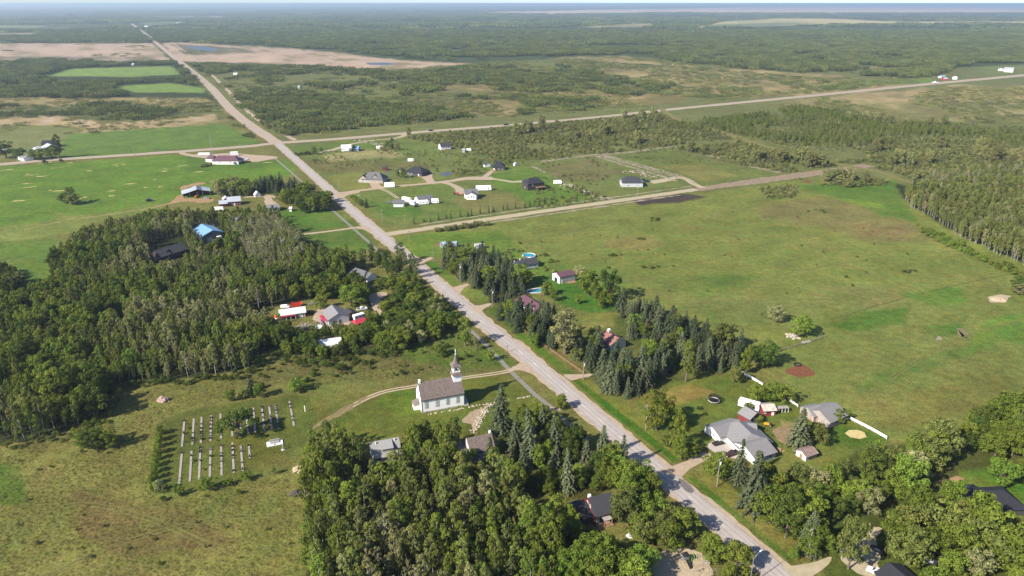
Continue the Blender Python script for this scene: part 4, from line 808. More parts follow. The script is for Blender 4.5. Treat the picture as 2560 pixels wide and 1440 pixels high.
# ---- settlement right of the road
h, L_, a_ = house('house', 'white house with white metal roof and a dark shrub beside it', 'house', (852, 362), (878, 361), 6.2, 12, 3.2, WHITE, TINW, wins=W_(0, .4, .7)); house('', '', '', (884, 365), (898, 365), 5., 9, 2.8, BLUEW, TINB, root=h)
h, L_, a_ = house('house', 'small white house with charcoal roof at the scrub edge', 'house', (1098, 358), (1124, 356), 6.8, 9, 3.8, WHITE, SH_DARK, wins=W_(0, .5, .75, z=2.), base=.6); box_on(h, 'deck', WOODW, -L_ * .2, L_ * .35, -7, -4.55, 0, .9)
h, L_, a_ = house('house', 'large stone fronted house with grey and black hipped roofs', 'house', (922, 430), (950, 431), 8.2, 14, 3.4, STONEW, SH_MID, hip=5, wins=W_(0, .6, .8), doors=[(0, .3)])
house('', '', '', (906, 439), (916, 433), 6.4, 9, 3., STONEW, SH_BLACK, root=h, doors=[(3, .3, dict(w=2.6, m=DOORM, name='garage_door')), (3, .7, dict(w=2.6, m=DOORM, name='garage_door'))]); house('', '', '', (936, 437), (940, 431), 7.2, 8, 3.4, STONEW, SH_GREY, root=h)
h, L_, a_ = house('house', 'charcoal house with black hip roof beside the small pond', 'house', (1034, 416), (1052, 418), 7, 14, 3.2, CHARW, SH_BLACK, hip=6, wins=W_(0, .2, .4), doors=[(0, .8, dict(m=WHITEP))])
h, L_, a_ = house('house', 'dark cabin with steep black pyramid roof and white door', 'house', (1245, 401), (1249, 401), 8.5, 12, 3.2, CHARW, SH_BLACK, hip=5.5, doors=[(0, .12, dict(m=WHITEP, w=1.3))], wins=W_(0, .5, .8)); box_on(h, 'deck', WOODW, -7, -2.5, -9, -6.05, 0, .7)
house('shed', 'small white shed with dark roof left of the pyramid roofed cabin', 'shed', (1215, 405), (1219, 407), 4.2, 6, 2.8, WHITE, SH_DARK); house('shed', 'tiny white shed on the lawn right of the pyramid roofed cabin', 'shed', (1287, 406), (1291, 407), 3, 4, 2.2, WHITE, TINW)
h, L_, a_ = house('house', 'tall dark brown house with raised timber deck', 'house', (1322, 445), (1344, 443), 9.4, 13, 6.0, DARKW, SH_BLACK, hip=4, wins=[(3, .5, 1., 1.2, 1.), (0, .3, 3.8, 1.4, 1.4)]); box_on(h, 'deck', WOODW, -1, 8, -10, -6.55, 2.6, 2.8)
for x in (-.8, 3.5, 7.8): box_on(h, 'deck_post', WOODW, x - .12, x + .12, -9.9, -9.7, 0, 2.6)
box_on(h, 'deck_rail', WOODW, -1, 8, -10, -9.9, 3.5, 3.62)
house('shed', 'small brown shed in the rough grass behind the stone house', 'shed', (957, 415), (968, 415), 4, 5, 2.6, REDW, SH_DARK); house('shed', 'small grey shed left of the black roofed pond house', 'shed', (1001, 418), (1006, 419), 4, 5, 2.6, RAWW, SH_DARK)
h, L_, a_ = house('bungalow', 'white bungalow with grey roof behind the parked trailers', 'house', (1040, 491), (1078, 486), 5.4, 9, 3.0, WHITE, SH_MID, wins=W_(0, .2, .4, .62, .85, z=1.2), base=.4)
h, L_, a_ = house('garage', 'white garage with grey roof and an open lean-to frame', 'garage', (984, 499), (1010, 499), 4.8, 8, 2.8, WHITE, SH_MID)
for k in range(5): box_on(h, 'frame_post', WHITEP, -L_ / 2 + 1 + k * 1.9, -L_ / 2 + 1.12 + k * 1.9, -7, -6.88, 0, 2.4)
box_on(h, 'frame_beam', WHITEP, -L_ / 2 + 1, -L_ / 2 + 8.8, -7, -6.88, 2.4, 2.55)
h, L_, a_ = house('manufactured_home', 'white home with three arched windows on its front wing', 'house', (1160, 473), (1194, 472), 6.8, 9, 4.0, WHITE, SH_MID, wins=W_(0, .82, .92, z=2., h=1.5)); house('', '', '', (1178, 482), (1180, 477), 5.8, 8, 3.8, WHITE, SH_MID, root=h)
ww = [c_ for c_ in h.children if c_.name.startswith('wing_wall')][0]; bb = [v.co for v in ww.data.vertices]
for u in (.25, .5, .75): window(ww, 2 * max(v.x for v in bb), 8, 3, u, 1.6, 1., 1.5)
h, L_, a_ = house('house', 'pale two storey house with grey roof and clutter at its back', 'house', (1566, 441), (1592, 441), 8.0, 13, 4.8, GREYW, SH_DARK, hip=5, ov=.9, wins=[(3, .3, 3., 1.2, 1.2), (0, .2, 3., 1.2, 1.2), (0, .3, .6, 1.2, 1.2)])
house('shed', 'low grey shed in the grass right of the scrub edge house', 'shed', (1155, 372), (1163, 372), 3.4, 5, 2.4, GREYW, TIN)
# ---- far buildings
for lb, q, z, w, wm, rm in (('white farm building among the trees right of the north road', ((584, 182), (594, 182)), 5, 9, WHITE, TINW), ('large white shed beyond the cross road at right', ((2512, 168), (2536, 169)), 10, 20, WHITE, TIN),
        ('white trailer home left of the large far shed', ((2499, 171), (2510, 172)), 5, 8, WHITE, TINW), ('white house in the far roadside farmyard', ((2384, 191), (2392, 191)), 6, 9, WHITE, TINW),
        ('red shed in the far roadside farmyard', ((2358, 194), (2368, 194)), 5, 8, BRED, TIN), ('grey shed left of the red far shed', ((2350, 189), (2362, 188)), 5, 8, GREYW, TIN), ('tiny white building far down the north road', ((362, 64), (370, 64)), 8, 20, WHITE, TINW), ('pale building on the far horizon clearing', ((442, 56), (450, 55)), 8, 20, WHITE, TINW),
        ('white shed beside the left hay field', ((330, 158), (336, 158)), 5, 9, GREYW, TIN), ('pale cottage in the clearing of the north wood', ((745, 214), (750, 214)), 5, 7, GREYW, TIN)):
    house('far_building', lb, 'building', *q, z, w, z * .6, wm, rm, fascia=False)
# ---------------------------------------------------------------- cemetery
GRAN = mat('dark_granite', (.035, .035, .04), .35, .25, 2); GRANM = mat('mid_granite', (.11, .105, .105), .5, .3, 2); GRANG = mat('grey_granite', (.30, .29, .29), .6, .2, 2); STRIPM = mat('pinkish_concrete', (.29, .255, .235), .9, .1, .7)
UP = [(461, 1052, 455, 1117), (484.6, 1047, 481, 1112), (504, 1043, 502, 1108), (528, 1039, 526, 1103), (551, 1034.6, 553, 1097), (578, 1030, 581, 1091), (596.5, 1026.7, 603, 1087), (615, 1022.5, 620, 1083), (633, 1020, 638, 1081), (654, 1016, 662, 1078), (672.5, 1013, 680, 1074), (687.5, 1010, 697, 1071.5), (723.5, 1003.8, 735, 1065)]
LO = [(455, 1131, 448, 1210), (479, 1126, 474.6, 1204), (501, 1119, 497.5, 1199.6), (526.7, 1117, 524.6, 1193), (553, 1113, 554, 1189), (581, 1107, 584.6, 1182.5), (602, 1114.6, 607, 1178), (622, 1113.7, 624.6, 1146)]
FU = [(.03, .84, .93), (.80, .88, .95), (.30, .47, .60, .68, .76, .85), (.12, .24, .40, .56, .72, .83, .92), (.60, .70, .80, .88), (.5, .6, .75), (.2, .45, .7), (.1, .3, .8), (.2, .5), (.05, .1, .3, .5, .7, .9), (.06, .5, .8), (.1, .2, .3, .42, .55, .7, .85, .95), (.15, .3, .65, .8)]
FL = [(.04, .85, .95), (.02, .2), (.02, .10, .17), (.04, .12, .64), (.04, .30, .40, .49, .57), (.15, .28, .46, .54, .95), (.04, .15, .25, .7, .95), (.05, .3, .9)]
ORD = ['first', 'second', 'third', 'fourth', 'fifth', 'sixth', 'seventh', 'eighth', 'ninth', 'tenth', 'eleventh', 'twelfth', 'thirteenth']
def stone_mb(w, h, t): return MB().box(-w / 2 - .12, w / 2 + .12, -t / 2 - .1, t / 2 + .1, 0, .16).prof([(-w / 2, .16), (w / 2, .16), (w / 2, h * .86), (w * .3, h * .97), (0, h), (-w * .3, h * .97), (-w / 2, h * .86)], -t / 2, t / 2)
HS = [stone_mb(.8, .72, .2).mesh('headstone', GRAN), stone_mb(.62, .62, .18).mesh('headstone', GRANM), stone_mb(.55, .55, .18).mesh('headstone', GRANG), stone_mb(.42, .95, .26).mesh('headstone', GRAN)]
for row, fr, rn in ((UP, FU, 'upper'), (LO, FL, 'lower')):
    for i, (x0, y0, x1, y1) in enumerate(row):
        a = np.array(G(x0, y0)); b = np.array(G(x1, y1)); d = b - a; L = np.hypot(*d); ang = math.atan2(d[1], d[0]); c = (a + b) / 2
        o = MB().box(-L / 2, L / 2, -.36, .36, 0, .12).build('grave_strip', STRIPM); o.location = (*c, 0.03); o.rotation_euler = (0, 0, ang)
        tag(o, f'pale concrete grave strip, {ORD[i]} from the left in the {rn} row', 'grave strip', 'concrete strips of the cemetery')
        for q_, f in enumerate(fr[i]):
            k = random.choice([0, 0, 1, 1, 2, 3]); p = a + d * f
            o = obj('headstone', HS[k], None, (*p, .15), ang + math.pi / 2 + random.uniform(-.06, .06))
            tag(o, f'{"small grey" if k == 2 else "tall dark" if k == 3 else "dark"} headstone, {ORD[q_]} from the top on the {ORD[i]} {rn} grave strip', 'headstone', 'headstones of the cemetery')
m_ = thing('memorial', 'white memorial slab with grey granite tablets in the cemetery', 'memorial', *G(687, 1109), math.radians(21), keep=4)
box_on(m_, 'plinth', WHITEP, -2.8, 2.8, -1.5, 1.5, 0, .35); box_on(m_, 'tablet', GRANG, -1.6, 0, -.5, .7, .35, .75); box_on(m_, 'tablet', GRANG, .1, 1.6, -.5, .7, .35, .75); box_on(m_, 'headwall', GRANG, -1.8, 1.7, .75, 1.15, .35, 1.3); box_on(m_, 'plaque', GRAN, -.5, .5, -1.3, -.9, .35, .45)
s_ = thing('statue', 'small grey statue on a round base beside the memorial', 'statue', *G(708, 1124), 0)
MB().cone(0, 0, 0, .15, .75, .7, 10).build('base', CONCW, s_); MB().cone(0, 0, .15, .7, .35, .28, 8).build('pedestal', GRANG, s_); MB().tube([(0, 0, .7), (0, 0, 1.2), (.02, 0, 1.7), (0, 0, 1.85), (0, 0, 2.0)], [.24, .2, .24, .1, .14], 8).build('figure', GRANG, s_)
p_ = thing('marker_post', 'white wooden cross post right of the grave strips', 'post', *G(763, 1029), 0); box_on(p_, 'upright', WHITEP, -.12, .12, -.12, .12, 0, 2.4); box_on(p_, 'cap', WHITEP, -.18, .18, -.18, .18, 2.4, 2.5)
# ---------------------------------------------------------------- heaps and stones
def heap(name, label, cat, px, py, w, h, m, seed=0, rough=.25, ar=.7):
    r = random.Random(seed); n, k = 14, 5; v = []; 
    for j in range(k):
        t = j / (k - 1)
        for i in range(n):
            a = 2 * math.pi * i / n; q = (1 - t) ** .8 * (1 + r.uniform(-rough, rough)); v.append((w / 2 * q * math.cos(a), w / 2 * ar * q * math.sin(a), h * (1 - (1 - t) ** 2) * (1 + r.uniform(-rough, rough) * .6) * (t > 0)))
    f = [(j * n + i, j * n + (i + 1) % n, (j + 1) * n + (i + 1) % n, (j + 1) * n + i) for j in range(k - 1) for i in range(n)] + [tuple(range((k - 1) * n, k * n))]
    o = MB().add(v, f).build(name, m); o.location = (*G(px, py), 0.02); tag(o, label, cat); return o
heap('sand_pile', 'pale sand pile at the edge of the aspen wood', 'pile', 748, 1176, 5, 1.6, SAND, 1); heap('brush_pile', 'dark charred brush pile below the sand pile', 'pile', 744, 1236, 4.5, 1.4, mat('charred_brush', (.06, .05, .05), .9, .4, 2), 2, .5)
heap('brush_pile', 'pile of pink grey cut branches in the field beyond the cemetery', 'pile', 409, 1001, 5, 1.5, mat('cut_branches', (.28, .2, .17), .9, .4, 2), 3, .5); heap('soil_pile', 'low brown soil mound beside the spruce row garden', 'pile', 1095, 612, 5, 1.2, DIRT, 4)
heap('sand_pile', 'large pale sand mound in the far right meadow', 'pile', 2497, 750, 9, 1.5, SAND, 5); heap('sand_pile', 'small tan soil heap behind the bungalow', 'pile', 1946, 1126, 4, 1., mat('tan_soil', A(196, 160, 118, .5), .95, .2, .7), 6)
def stones(name, label, pts, n, spread, s0, s1, m):
    mb = MB(); P = smooth(GA(pts), .6)
    for _ in range(n):
        p = P[random.randrange(len(P))] + np.array([random.gauss(0, spread), random.gauss(0, spread)]); s = random.uniform(s0, s1); a = random.uniform(0, 6.3); v = []
        for z, q in ((0, 1), (.5, 1.05), (.95, .55)):
            for k in range(5): t = a + k * 1.2566; v.append((p[0] + s * q * math.cos(t) * random.uniform(.8, 1.2), p[1] + s * q * math.sin(t) * random.uniform(.6, 1), z * s * .9 + .01))
        mb.add(v, [(i + j * 5, (i + 1) % 5 + j * 5, (i + 1) % 5 + j * 5 + 5, i + j * 5 + 5) for j in range(2) for i in range(5)] + [(10, 11, 12, 13, 14)])
    tag(mb.build(name, m), label, 'stones', kind='stuff')
STN = mat('pale_field_stone', A(220, 205, 185, .5), .9, .2, 1)
stones('border_stones', 'line of pale stones along the church lawn', [(1070, 1037), (1110, 1030), (1160, 1021), (1200, 1014), (1235, 1008), (1275, 1000), (1335, 990)], 70, .25, .2, .5, STN)
stones('path_stones', 'loose pale paving stones of the church garden path', [(1228, 1012), (1212, 1022), (1200, 1045), (1186, 1078)], 150, .9, .15, .5, STN)
stones('rock_heap', 'heap of pale rocks under the lone meadow tree', [(1978, 838), (1990, 845)], 40, 1.2, .3, .9, STN)
stones('yard_clutter', 'heaps of pale rubble and scrap behind the two storey house', [(1570, 432), (1600, 432), (1625, 440), (1640, 444)], 70, 3.5, .3, 1.3, mat('scrap_and_rubble', A(190, 178, 160, .45), .9, .5, .8))
stones('yard_clutter', 'scrap and timber strewn right of the tall dark brown house', [(1412, 462), (1440, 470), (1470, 482)], 40, 2.5, .3, 1.0, STN)
stones('yard_clutter', 'scrap strewn behind the white metal roofed house', [(900, 352), (930, 356), (945, 362)], 45, 5, .4, 1.4, mat('scrap_and_rubble', A(190, 178, 160, .45), .9, .5, .8))
stones('yard_clutter', 'odds and ends in the yard of the compound', [(745, 815), (775, 812), (800, 822), (815, 800)], 60, 1.6, .2, .7, mat('scrap_and_rubble', A(190, 178, 160, .45), .9, .5, .8))
# ---------------------------------------------------------------- vehicles
CARP = {}
def paint(n, c): return mat('car_paint_' + n, c, .3, .03, 1, spec=.5)
LAMPR = mat('tail_light_red', (.4, .01, .01), .3, .02, 1); LAMPW = mat('headlight', (.7, .7, .68), .2, .02, 1); RIM = mat('wheel_rim', (.35, .35, .36), .4, .05, 1, metal=.6)
def wheel(root, x, y, r=.34, w=.22):
    t = MB(); n = 12; v = [(x + r * math.cos(2 * math.pi * k / n), y + s, r + r * math.sin(2 * math.pi * k / n)) for s in (-w / 2, w / 2) for k in range(n)]
    t.add(v, [tuple(range(n)), tuple(range(2 * n - 1, n - 1, -1))] + [((k + 1) % n, k, k + n, (k + 1) % n + n) for k in range(n)])
    o = t.build('wheel', BLACKM, root); q = r * .6
    v = [(x + q * math.cos(2 * math.pi * k / n), y + s, r + q * math.sin(2 * math.pi * k / n)) for s in (-w / 2 - .01, w / 2 + .01) for k in range(n)]
    MB().add(v, [tuple(range(n)), tuple(range(2 * n - 1, n - 1, -1))] + [((k + 1) % n, k, k + n, (k + 1) % n + n) for k in range(n)]).build('rim', RIM, o)
def tapered(P, hw0, hw1, z0, z1):
    """outline in x,z drawn across y, narrower towards the top"""
    n = len(P); w = lambda z: hw0 + (hw1 - hw0) * max(0, min(1, (z - z0) / (z1 - z0)))
    return MB().add([(x, -w(z), z) for x, z in P] + [(x, w(z), z) for x, z in P], [tuple(range(n)), tuple(range(2 * n - 1, n - 1, -1))] + [((i + 1) % n, i, i + n, (i + 1) % n + n) for i in range(n)])
def car(label, px, py, deg, pm, kind='car', cat=None, s=1.):
    c = thing({'car': 'parked_car', 'pickup': 'pickup_truck', 'suv': 'parked_car'}[kind], label, cat or ('pickup' if kind == 'pickup' else 'car'), *G(px, py), math.radians(deg), keep=3)
    c.scale = (s, s, s)
    if kind == 'pickup':
        tapered([(-2.75, .45), (2.7, .45), (2.8, .75), (2.65, 1.05), (1.35, 1.15), (-2.75, 1.15)], .95, .93, .4, 1.2).build('body', pm, c)
        tapered([(-.7, 1.15), (1.35, 1.15), (.55, 1.85), (-.6, 1.85)], .92, .72, 1.15, 1.85).build('cabin', pm, c)
        tapered([(-.55, 1.22), (1.12, 1.22), (.5, 1.76), (-.5, 1.76)], .935, .755, 1.15, 1.85).build('side_window', GLASS, c)
        MB().add([(1.33, -.8, 1.2), (1.33, .8, 1.2), (.62, .66, 1.82), (.62, -.66, 1.82)], [(0, 1, 2, 3)]).build('windshield', GLASS, c)
        MB().box(-2.68, -.8, -.8, .8, 1.152, 1.165).build('bed_floor', BLACKM, c); ws = 1.75
        for y in (-1, 1): MB().box(-2.75, -.72, y * .88 - .06, y * .88 + .06, 1.14, 1.32).build('bed_rail', pm, c)
    else:
        hgt = 1.48 if kind == 'car' else 1.72
        tapered([(-2.2, .35), (2.15, .35), (2.25, .62), (2.1, .82), (1.1, .96), (-2.1, 1.0), (-2.28, .7)], .9, .86, .3, 1.).build('body', pm, c)
        tapered([(-2.0 if kind == 'suv' else -1.75, .98), (1.15, .95), (.35, hgt - .04), (-.4, hgt), (-1.5 if kind == 'suv' else -1.1, hgt - .05)], .86, .62, .95, hgt).build('cabin', pm, c)
        tapered([(-1.7 if kind == 'suv' else -1.45, 1.03), (.92, 1.02), (.3, hgt - .1), (-1.05, hgt - .1)], .868, .65, .95, hgt).build('side_window', GLASS, c)
        MB().add([(1.12, -.74, .99), (1.12, .74, .99), (.4, .58, hgt - .05), (.4, -.58, hgt - .05)], [(0, 1, 2, 3)]).build('windshield', GLASS, c); ws = 1.38
        x0 = -2.02 if kind == 'suv' else -1.76
        MB().add([(x0, .72, 1.03), (x0, -.72, 1.03), (x0 + .5, -.56, hgt - .08), (x0 + .5, .56, hgt - .08)], [(0, 1, 2, 3)]).build('rear_window', GLASS, c)
    for x in (-ws, ws):
        for y in (-.82, .82): wheel(c, x, y)
    ln = 2.75 if kind == 'pickup' else 2.2
    for y in (-.66, .66): MB().box(-ln - .07, -ln + .05, y - .16, y + .16, .68, .92).build('tail_light', LAMPR, c); MB().box(ln - .08, ln + .06, y - .18, y + .18, .62, .8).build('headlight', LAMPW, c)
    return c
def trailer(label, px, py, deg, L=6.5, W=2.4, Hh=2.5, m=None, wins=True, cat='trailer', name='camper_trailer', curved=.35):
    c = thing(name, label, cat, *G(px, py), math.radians(deg), keep=L * .55); m = m or WHITEP; x = L / 2
    MB().prof([(-x, .5), (x, .5), (x + .1, .5 + Hh * .35), (x - curved, .5 + Hh), (-x + curved * .5, .5 + Hh), (-x, .5 + Hh - .2)], -W / 2, W / 2).build('body', m, c)
    if wins:
        for s_, k in ((-1, 3), (1, 2)):
            for j in range(k): u = -x * .6 + j * x * .62; MB().box(u - .4, u + .4, s_ * (W / 2) - .03, s_ * (W / 2) + .03, 1.5, 2.1).build('window', GLASS, c)
        MB().box(x * .62, x * .62 + .7, -W / 2 - .03, -W / 2 + .02, .6, 2.4).build('door', DOORM, c)
    for y in (-W / 2 + .12, W / 2 - .12):
        for u in (-.5, .3): wheel(c, u, y, .32)
    MB().tube([(x, 0, .5), (x + 1.2, 0, .45)], .06, 5).build('hitch', STEEL, c); MB().box(x + .6, x + .72, -.06, .06, 0, .45).build('jack', STEEL, c)
    return c
BLK, DRED, WHT, RED2, GRY, BLU, MAR = paint('black', (.012, .012, .014)), paint('dark_red', (.05, .008, .012)), paint('white', (.75, .75, .74)), paint('red', (.45, .02, .02)), paint('grey', (.22, .23, .24)), paint('dark_blue', (.02, .03, .06)), paint('maroon', (.05, .015, .02))
car('black hatchback parked on the concrete drive of the grey roofed bungalow', 1795, 1111, 20, BLK)
car('dark maroon pickup parked beside the bungalow garage', 1829, 1138, 207, MAR, 'pickup')
car('black pickup with grey canopy parked behind the black roofed house', 2423, 1226, 200, BLK, 'pickup'); car('black car under the trees of the bottom right drive', 2192, 1378, 130, BLK); car('white pickup at the very bottom right edge', 2192, 1436, 140, WHT, 'pickup')
car('dark vehicle driving on the cross road in the middle distance', 1266, 313.2, 10, BLK, 'suv', s=1.5); car('dark small car on the cross road near the lane entrance', 1077, 327.6, 10, BLK, s=1.4); car('white truck on the far right stretch of the cross road', 2338, 208.2, 12, WHT, 'pickup', s=2.2)
car('dark car parked before the stone fronted house', 938, 450, 100, BLK, 'suv'); car('dark red car before the black hip roofed house', 1066, 435, 30, DRED, 'suv'); car('pale car right of the dark red one', 1078, 434, 10, GRY, 'suv')
car('white pickup parked in the shade behind the compound shed', 905, 775, 25, WHT, 'pickup'); car('black truck parked right of the red and white shed', 773, 785, 100, BLK, 'pickup'); car('black car parked in the compound beside the kiosk', 768, 826, 15, BLK, 'suv'); car('grey car behind the round tree of the compound', 782, 761, 10, GRY)
car('dark car squeezed between the white camper trailers', 1042, 517, 15, BLK, 'suv'); car('grey pickup left of the garage with open frame', 975, 508, 20, GRY, 'pickup'); car('dark blue pickup on the gravel right of the pale two storey house', 1618, 455, 10, BLU, 'pickup'); car('dark car parked behind the blue pickup', 1608, 451, 20, BLK, 'suv')
car('white pickup on the shop forecourt', 610, 400, 15, WHT, 'pickup', s=1.3); car('grey car beside the shop end', 597, 403, 15, GRY, s=1.2); car('dark tractor sized vehicle standing alone in the green crop field', 375, 503, 20, BLK, 'suv', s=1.3); car('pale pickup beside the open fronted barn', 517, 497, 170, GRY, 'pickup')
trailer('white box trailer parked beside the grey roofed garage', 1872, 1020, -33, 8.2, 2.5, 2.8, wins=False, curved=.1, name='box_trailer')
trailer('white camper under the bright red canopy', 898, 798, 40, 6, 2.4, 2.4); trailer('white boat shaped trailer at the compound wood edge', 713, 770, 10, 4.5, 2, 1.2, wins=False, name='boat_trailer', curved=1.2)
trailer('white cargo box on the verge of the lane', 974, 468, 5, 9, 3, 3.6, wins=False, curved=.1, name='cargo_box'); trailer('white camper left in the group before the white bungalow', 1031, 512, -40, 7, 2.5, 2.9); trailer('white camper right in the group before the white bungalow', 1059, 511, 12, 8, 2.5, 2.9)
trailer('small white camper standing alone right of the white bungalow', 1088, 508, 5, 6, 2.5, 3.2); trailer('white trailer behind the garage with open frame', 1017, 504, -40, 9, 2.6, 3., wins=False, name='box_trailer'); trailer('small white camper in the rough grass behind the black roofed house', 1027, 404, 5, 6, 2.5, 2.6)
trailer('white camper before the white metal roofed house', 864, 378, 5, 8, 2.6, 3.); trailer('long white trailer home behind the home with arched windows', 1209, 476, 6, 13, 3.4, 3.6, name='trailer_home'); trailer('small white camper right of the white metal roofed house', 950, 372, 5, 8, 2.6, 2.6)
trailer('white camper beside the sky blue roofed garage', 544, 600, -35, 8, 2.5, 2.8); trailer('white trailer in the wood below the long red barn', 548, 526, 10, 7, 2.5, 2.2, wins=False); trailer('white trailer right of the tall dark brown house', 1394, 460, 8, 7, 2.6, 2.8, wins=False, name='box_trailer')
trailer('small white trailer on the lawn by the round pool bungalow', 1167, 650, 30, 3, 1.8, 1., wins=False, name='utility_trailer'); trailer('white tank trailer on the shop forecourt', 586, 389, 20, 8, 3, 3.6, wins=False); trailer('pale flat trailer left of the shop', 511, 388, 3, 12, 3, 2.0, wins=False, name='flat_trailer')
trailer('low white trailer in the grass right of the scrub edge house', 1172, 378, 10, 5, 2.5, 2.4, wins=False)
YEL = mat('yellow_machine_paint', (.65, .30, .02), .5, .05, 1); ORM = mat('orange_machine_paint', (.6, .12, .02), .5, .05, 1)
def tractor(label, px, py, deg, m, s=1., name='tractor'):
    t = thing(name, label, 'tractor', *G(px, py), math.radians(deg), keep=2); t.scale = (s, s, s)
    MB().prof([(-.4, .55), (1.4, .5), (1.4, .95), (.1, 1.05), (-.4, .9)], -.35, .35).build('hood', m, t); MB().prof([(-1.1, .55), (-.4, .55), (-.4, .85), (-.9, .9), (-1.05, 1.35), (-1.15, 1.35)], -.3, .3).build('seat', BLACKM, t)
    for y in (-.5, .5): wheel(t, -.7, y, .48, .28); wheel(t, 1., y * .9, .3, .2)
    MB().tube([(-.1, 0, .95), (-.35, 0, 1.3)], .03, 5).build('steering_post', STEEL, t)
    return t
tractor('small yellow garden tractor on the lawn behind the bungalow', 1920, 1065, 160, YEL, 1.15); tractor('red tractor on the gravel pad of the arched window home', 1140, 486, 20, REDP, 1.6); tractor('red mower beside the red tractor', 1150, 489, 10, REDP, 1.3); tractor('orange loader inside the open fronted barn', 493, 494, 260, ORM, 1.8)
e_ = thing('excavator', 'white and orange mini excavator left of the red and white shed', 'excavator', *G(690, 800), math.radians(160), keep=3)
for y in (-.7, .7): MB().prof([(-1.2, 0), (1.2, 0), (1.4, .3), (1.2, .6), (-1.2, .6), (-1.4, .3)], y - .2, y + .2).build('track', BLACKM, e_)
MB().box(-1., .9, -.75, .75, .62, 1.2).build('body', WHITEP, e_); MB().prof([(-.4, 1.2), (.7, 1.2), (.6, 2.3), (-.3, 2.3)], -.6, .3).build('cab', ORM, e_); MB().tube([(.9, 0, 1.), (2.2, 0, 2.4), (3.2, 0, 1.6), (3.1, 0, .4)], [.16, .14, .12, .12], 6).build('arm', ORM, e_); MB().prof([(2.8, 0), (3.4, .05), (3.4, .5), (2.9, .5)], -.4, .4).build('bucket', STEEL, e_)
# ---------------------------------------------------------------- poles and lamps
WOODP = mat('grey_weathered_pole', (.24, .21, .18), .9, .15, 2); WPALE = mat('pale_pole', (.40, .38, .35), .8, .1, 2)
POLES = [('with a white transformer beside the spruce drive', 1458, 950, 905, 1, 0), ('before the big round tree of the bungalow lawn', 1614, 1075, 1014, 0, 0), ('with a white transformer right of the bungalow drive', 1792, 1216, 1150, 1, 1), ('leaning before the bottom right spruces', 2019, 1392, 1326, 0, 0),
 ('by the first spruce of the roadside row', 1084, 654, 618, 0, 0), ('half way along the roadside spruce row', 1151, 708, 660, 1, 0), ('beside the drive of the maroon roofed bungalow', 1231, 768, 724, 1, 0), ('in the bushes below the lane entrance', 898, 512, 484, 1, 0), ('in the grass beside the main road below the bungalow', 956, 556, 524, 0, 0),
 ('at the corner of the side road', 1013, 569, 538, 0, 0), ('just below the side road mouth', 1024, 607, 577, 0, 0), ('with pale base on the bank of the side road', 1227, 541, 511, 0, 0), ('near the pale two storey house', 1593, 493, 462, 1, 0), ('beyond the cross road near the crossing', 872, 331, 315, 0, 0), ('behind the scrub edge house', 1151, 362, 346, 0, 0), ('on the lawn of the black hip roofed house', 1026, 455, 434, 1, 0),
 ('left beyond the cross road', 1042, 315, 300, 0, 0), ('second beyond the cross road from the lane mouth', 1190, 303, 289, 0, 0), ('far along the cross road before the scrub', 1457, 282, 268, 0, 0), ('at the hay field edge by the left farm', 150, 404, 380, 0, 0), ('in the field left of the crossing', 338, 390, 366, 0, 0), ('on the verge below the stone fronted house', 847, 470, 450, 0, 0), ('beside the church end of the main road', 1268, 880, 862, 0, 0)]
for lb, x, yb, yt, tr, lm in POLES:
    s_, v_ = S(yb); hgt = (yb - yt) / v_; p = thing('utility_pole', 'tall grey wooden utility pole ' + lb, 'pole', *G(x, yb), math.radians(28), 'utility poles along the roads')
    MB().tube([(0, 0, -.1), (0, 0, hgt)], [.19, .13], 8).build('pole', WOODP, p); q = MB().box(-1.1, 1.1, -.07, .07, hgt - .65, hgt - .5).build('crossarm', WOODP, p)
    for u in (-1., -.35, 1.): MB().cone(u, 0, hgt - .5, hgt - .28, .06, .05, 6).build('insulator', WHITEP, q)
    if tr: MB().cone(.33, -.1, hgt * .78, hgt * .78 + 1., .27, .27, 10).build('transformer', mat('transformer_grey', (.62, .62, .6), .5, .04, 1), p)
    if lm: MB().tube([(0, 0, hgt * .7), (-1.8, -.6, hgt * .74)], .05, 5).box(-2.3, -1.7, -.8, -.55, hgt * .73, hgt * .76).build('lamp_arm', STEEL, p)
x, y = G(1874, 1462); l_ = thing('street_lamp', 'grey street lamp with white head at the bottom of the main road', 'street lamp', x, y, math.radians(35))
MB().tube([(0, 0, 0), (0, 0, 9.6)], [.13, .1], 8).build('pole', STEEL, l_); MB().tube([(0, 0, 8.9), (1.2, 0, 9.9), (2.7, 0, 10.4)], [.06, .05, .04], 6).build('arm', WPALE, l_); MB().prof([(2.5, 10.28), (3.4, 10.36), (3.4, 10.48), (2.6, 10.52)], -.17, .17).build('lamp_head', WHITEP, l_)
t_ = thing('radio_mast', 'tall thin lattice radio mast beside the shop', 'mast', *G(535, 408), 0)
hm = 71 / S(408)[1]
for k in range(3):
    a = k * 2.094; MB().tube([(.7 * math.cos(a), .7 * math.sin(a), 0), (.2 * math.cos(a), .2 * math.sin(a), hm)], .09, 4).build('leg', WPALE, t_)
for z in np.linspace(1, hm - 1, 16):
    r_ = .7 - .5 * z / hm; MB().tube([(r_ * math.cos(a), r_ * math.sin(a), z + .4 * j) for j, a in enumerate((0, 2.094, 4.19, 6.28))], .05, 4).build('brace', WPALE, t_)
MB().box(-.5, .5, -.5, .5, 0, 2.4).build('equipment_box', WHITEP, t_)
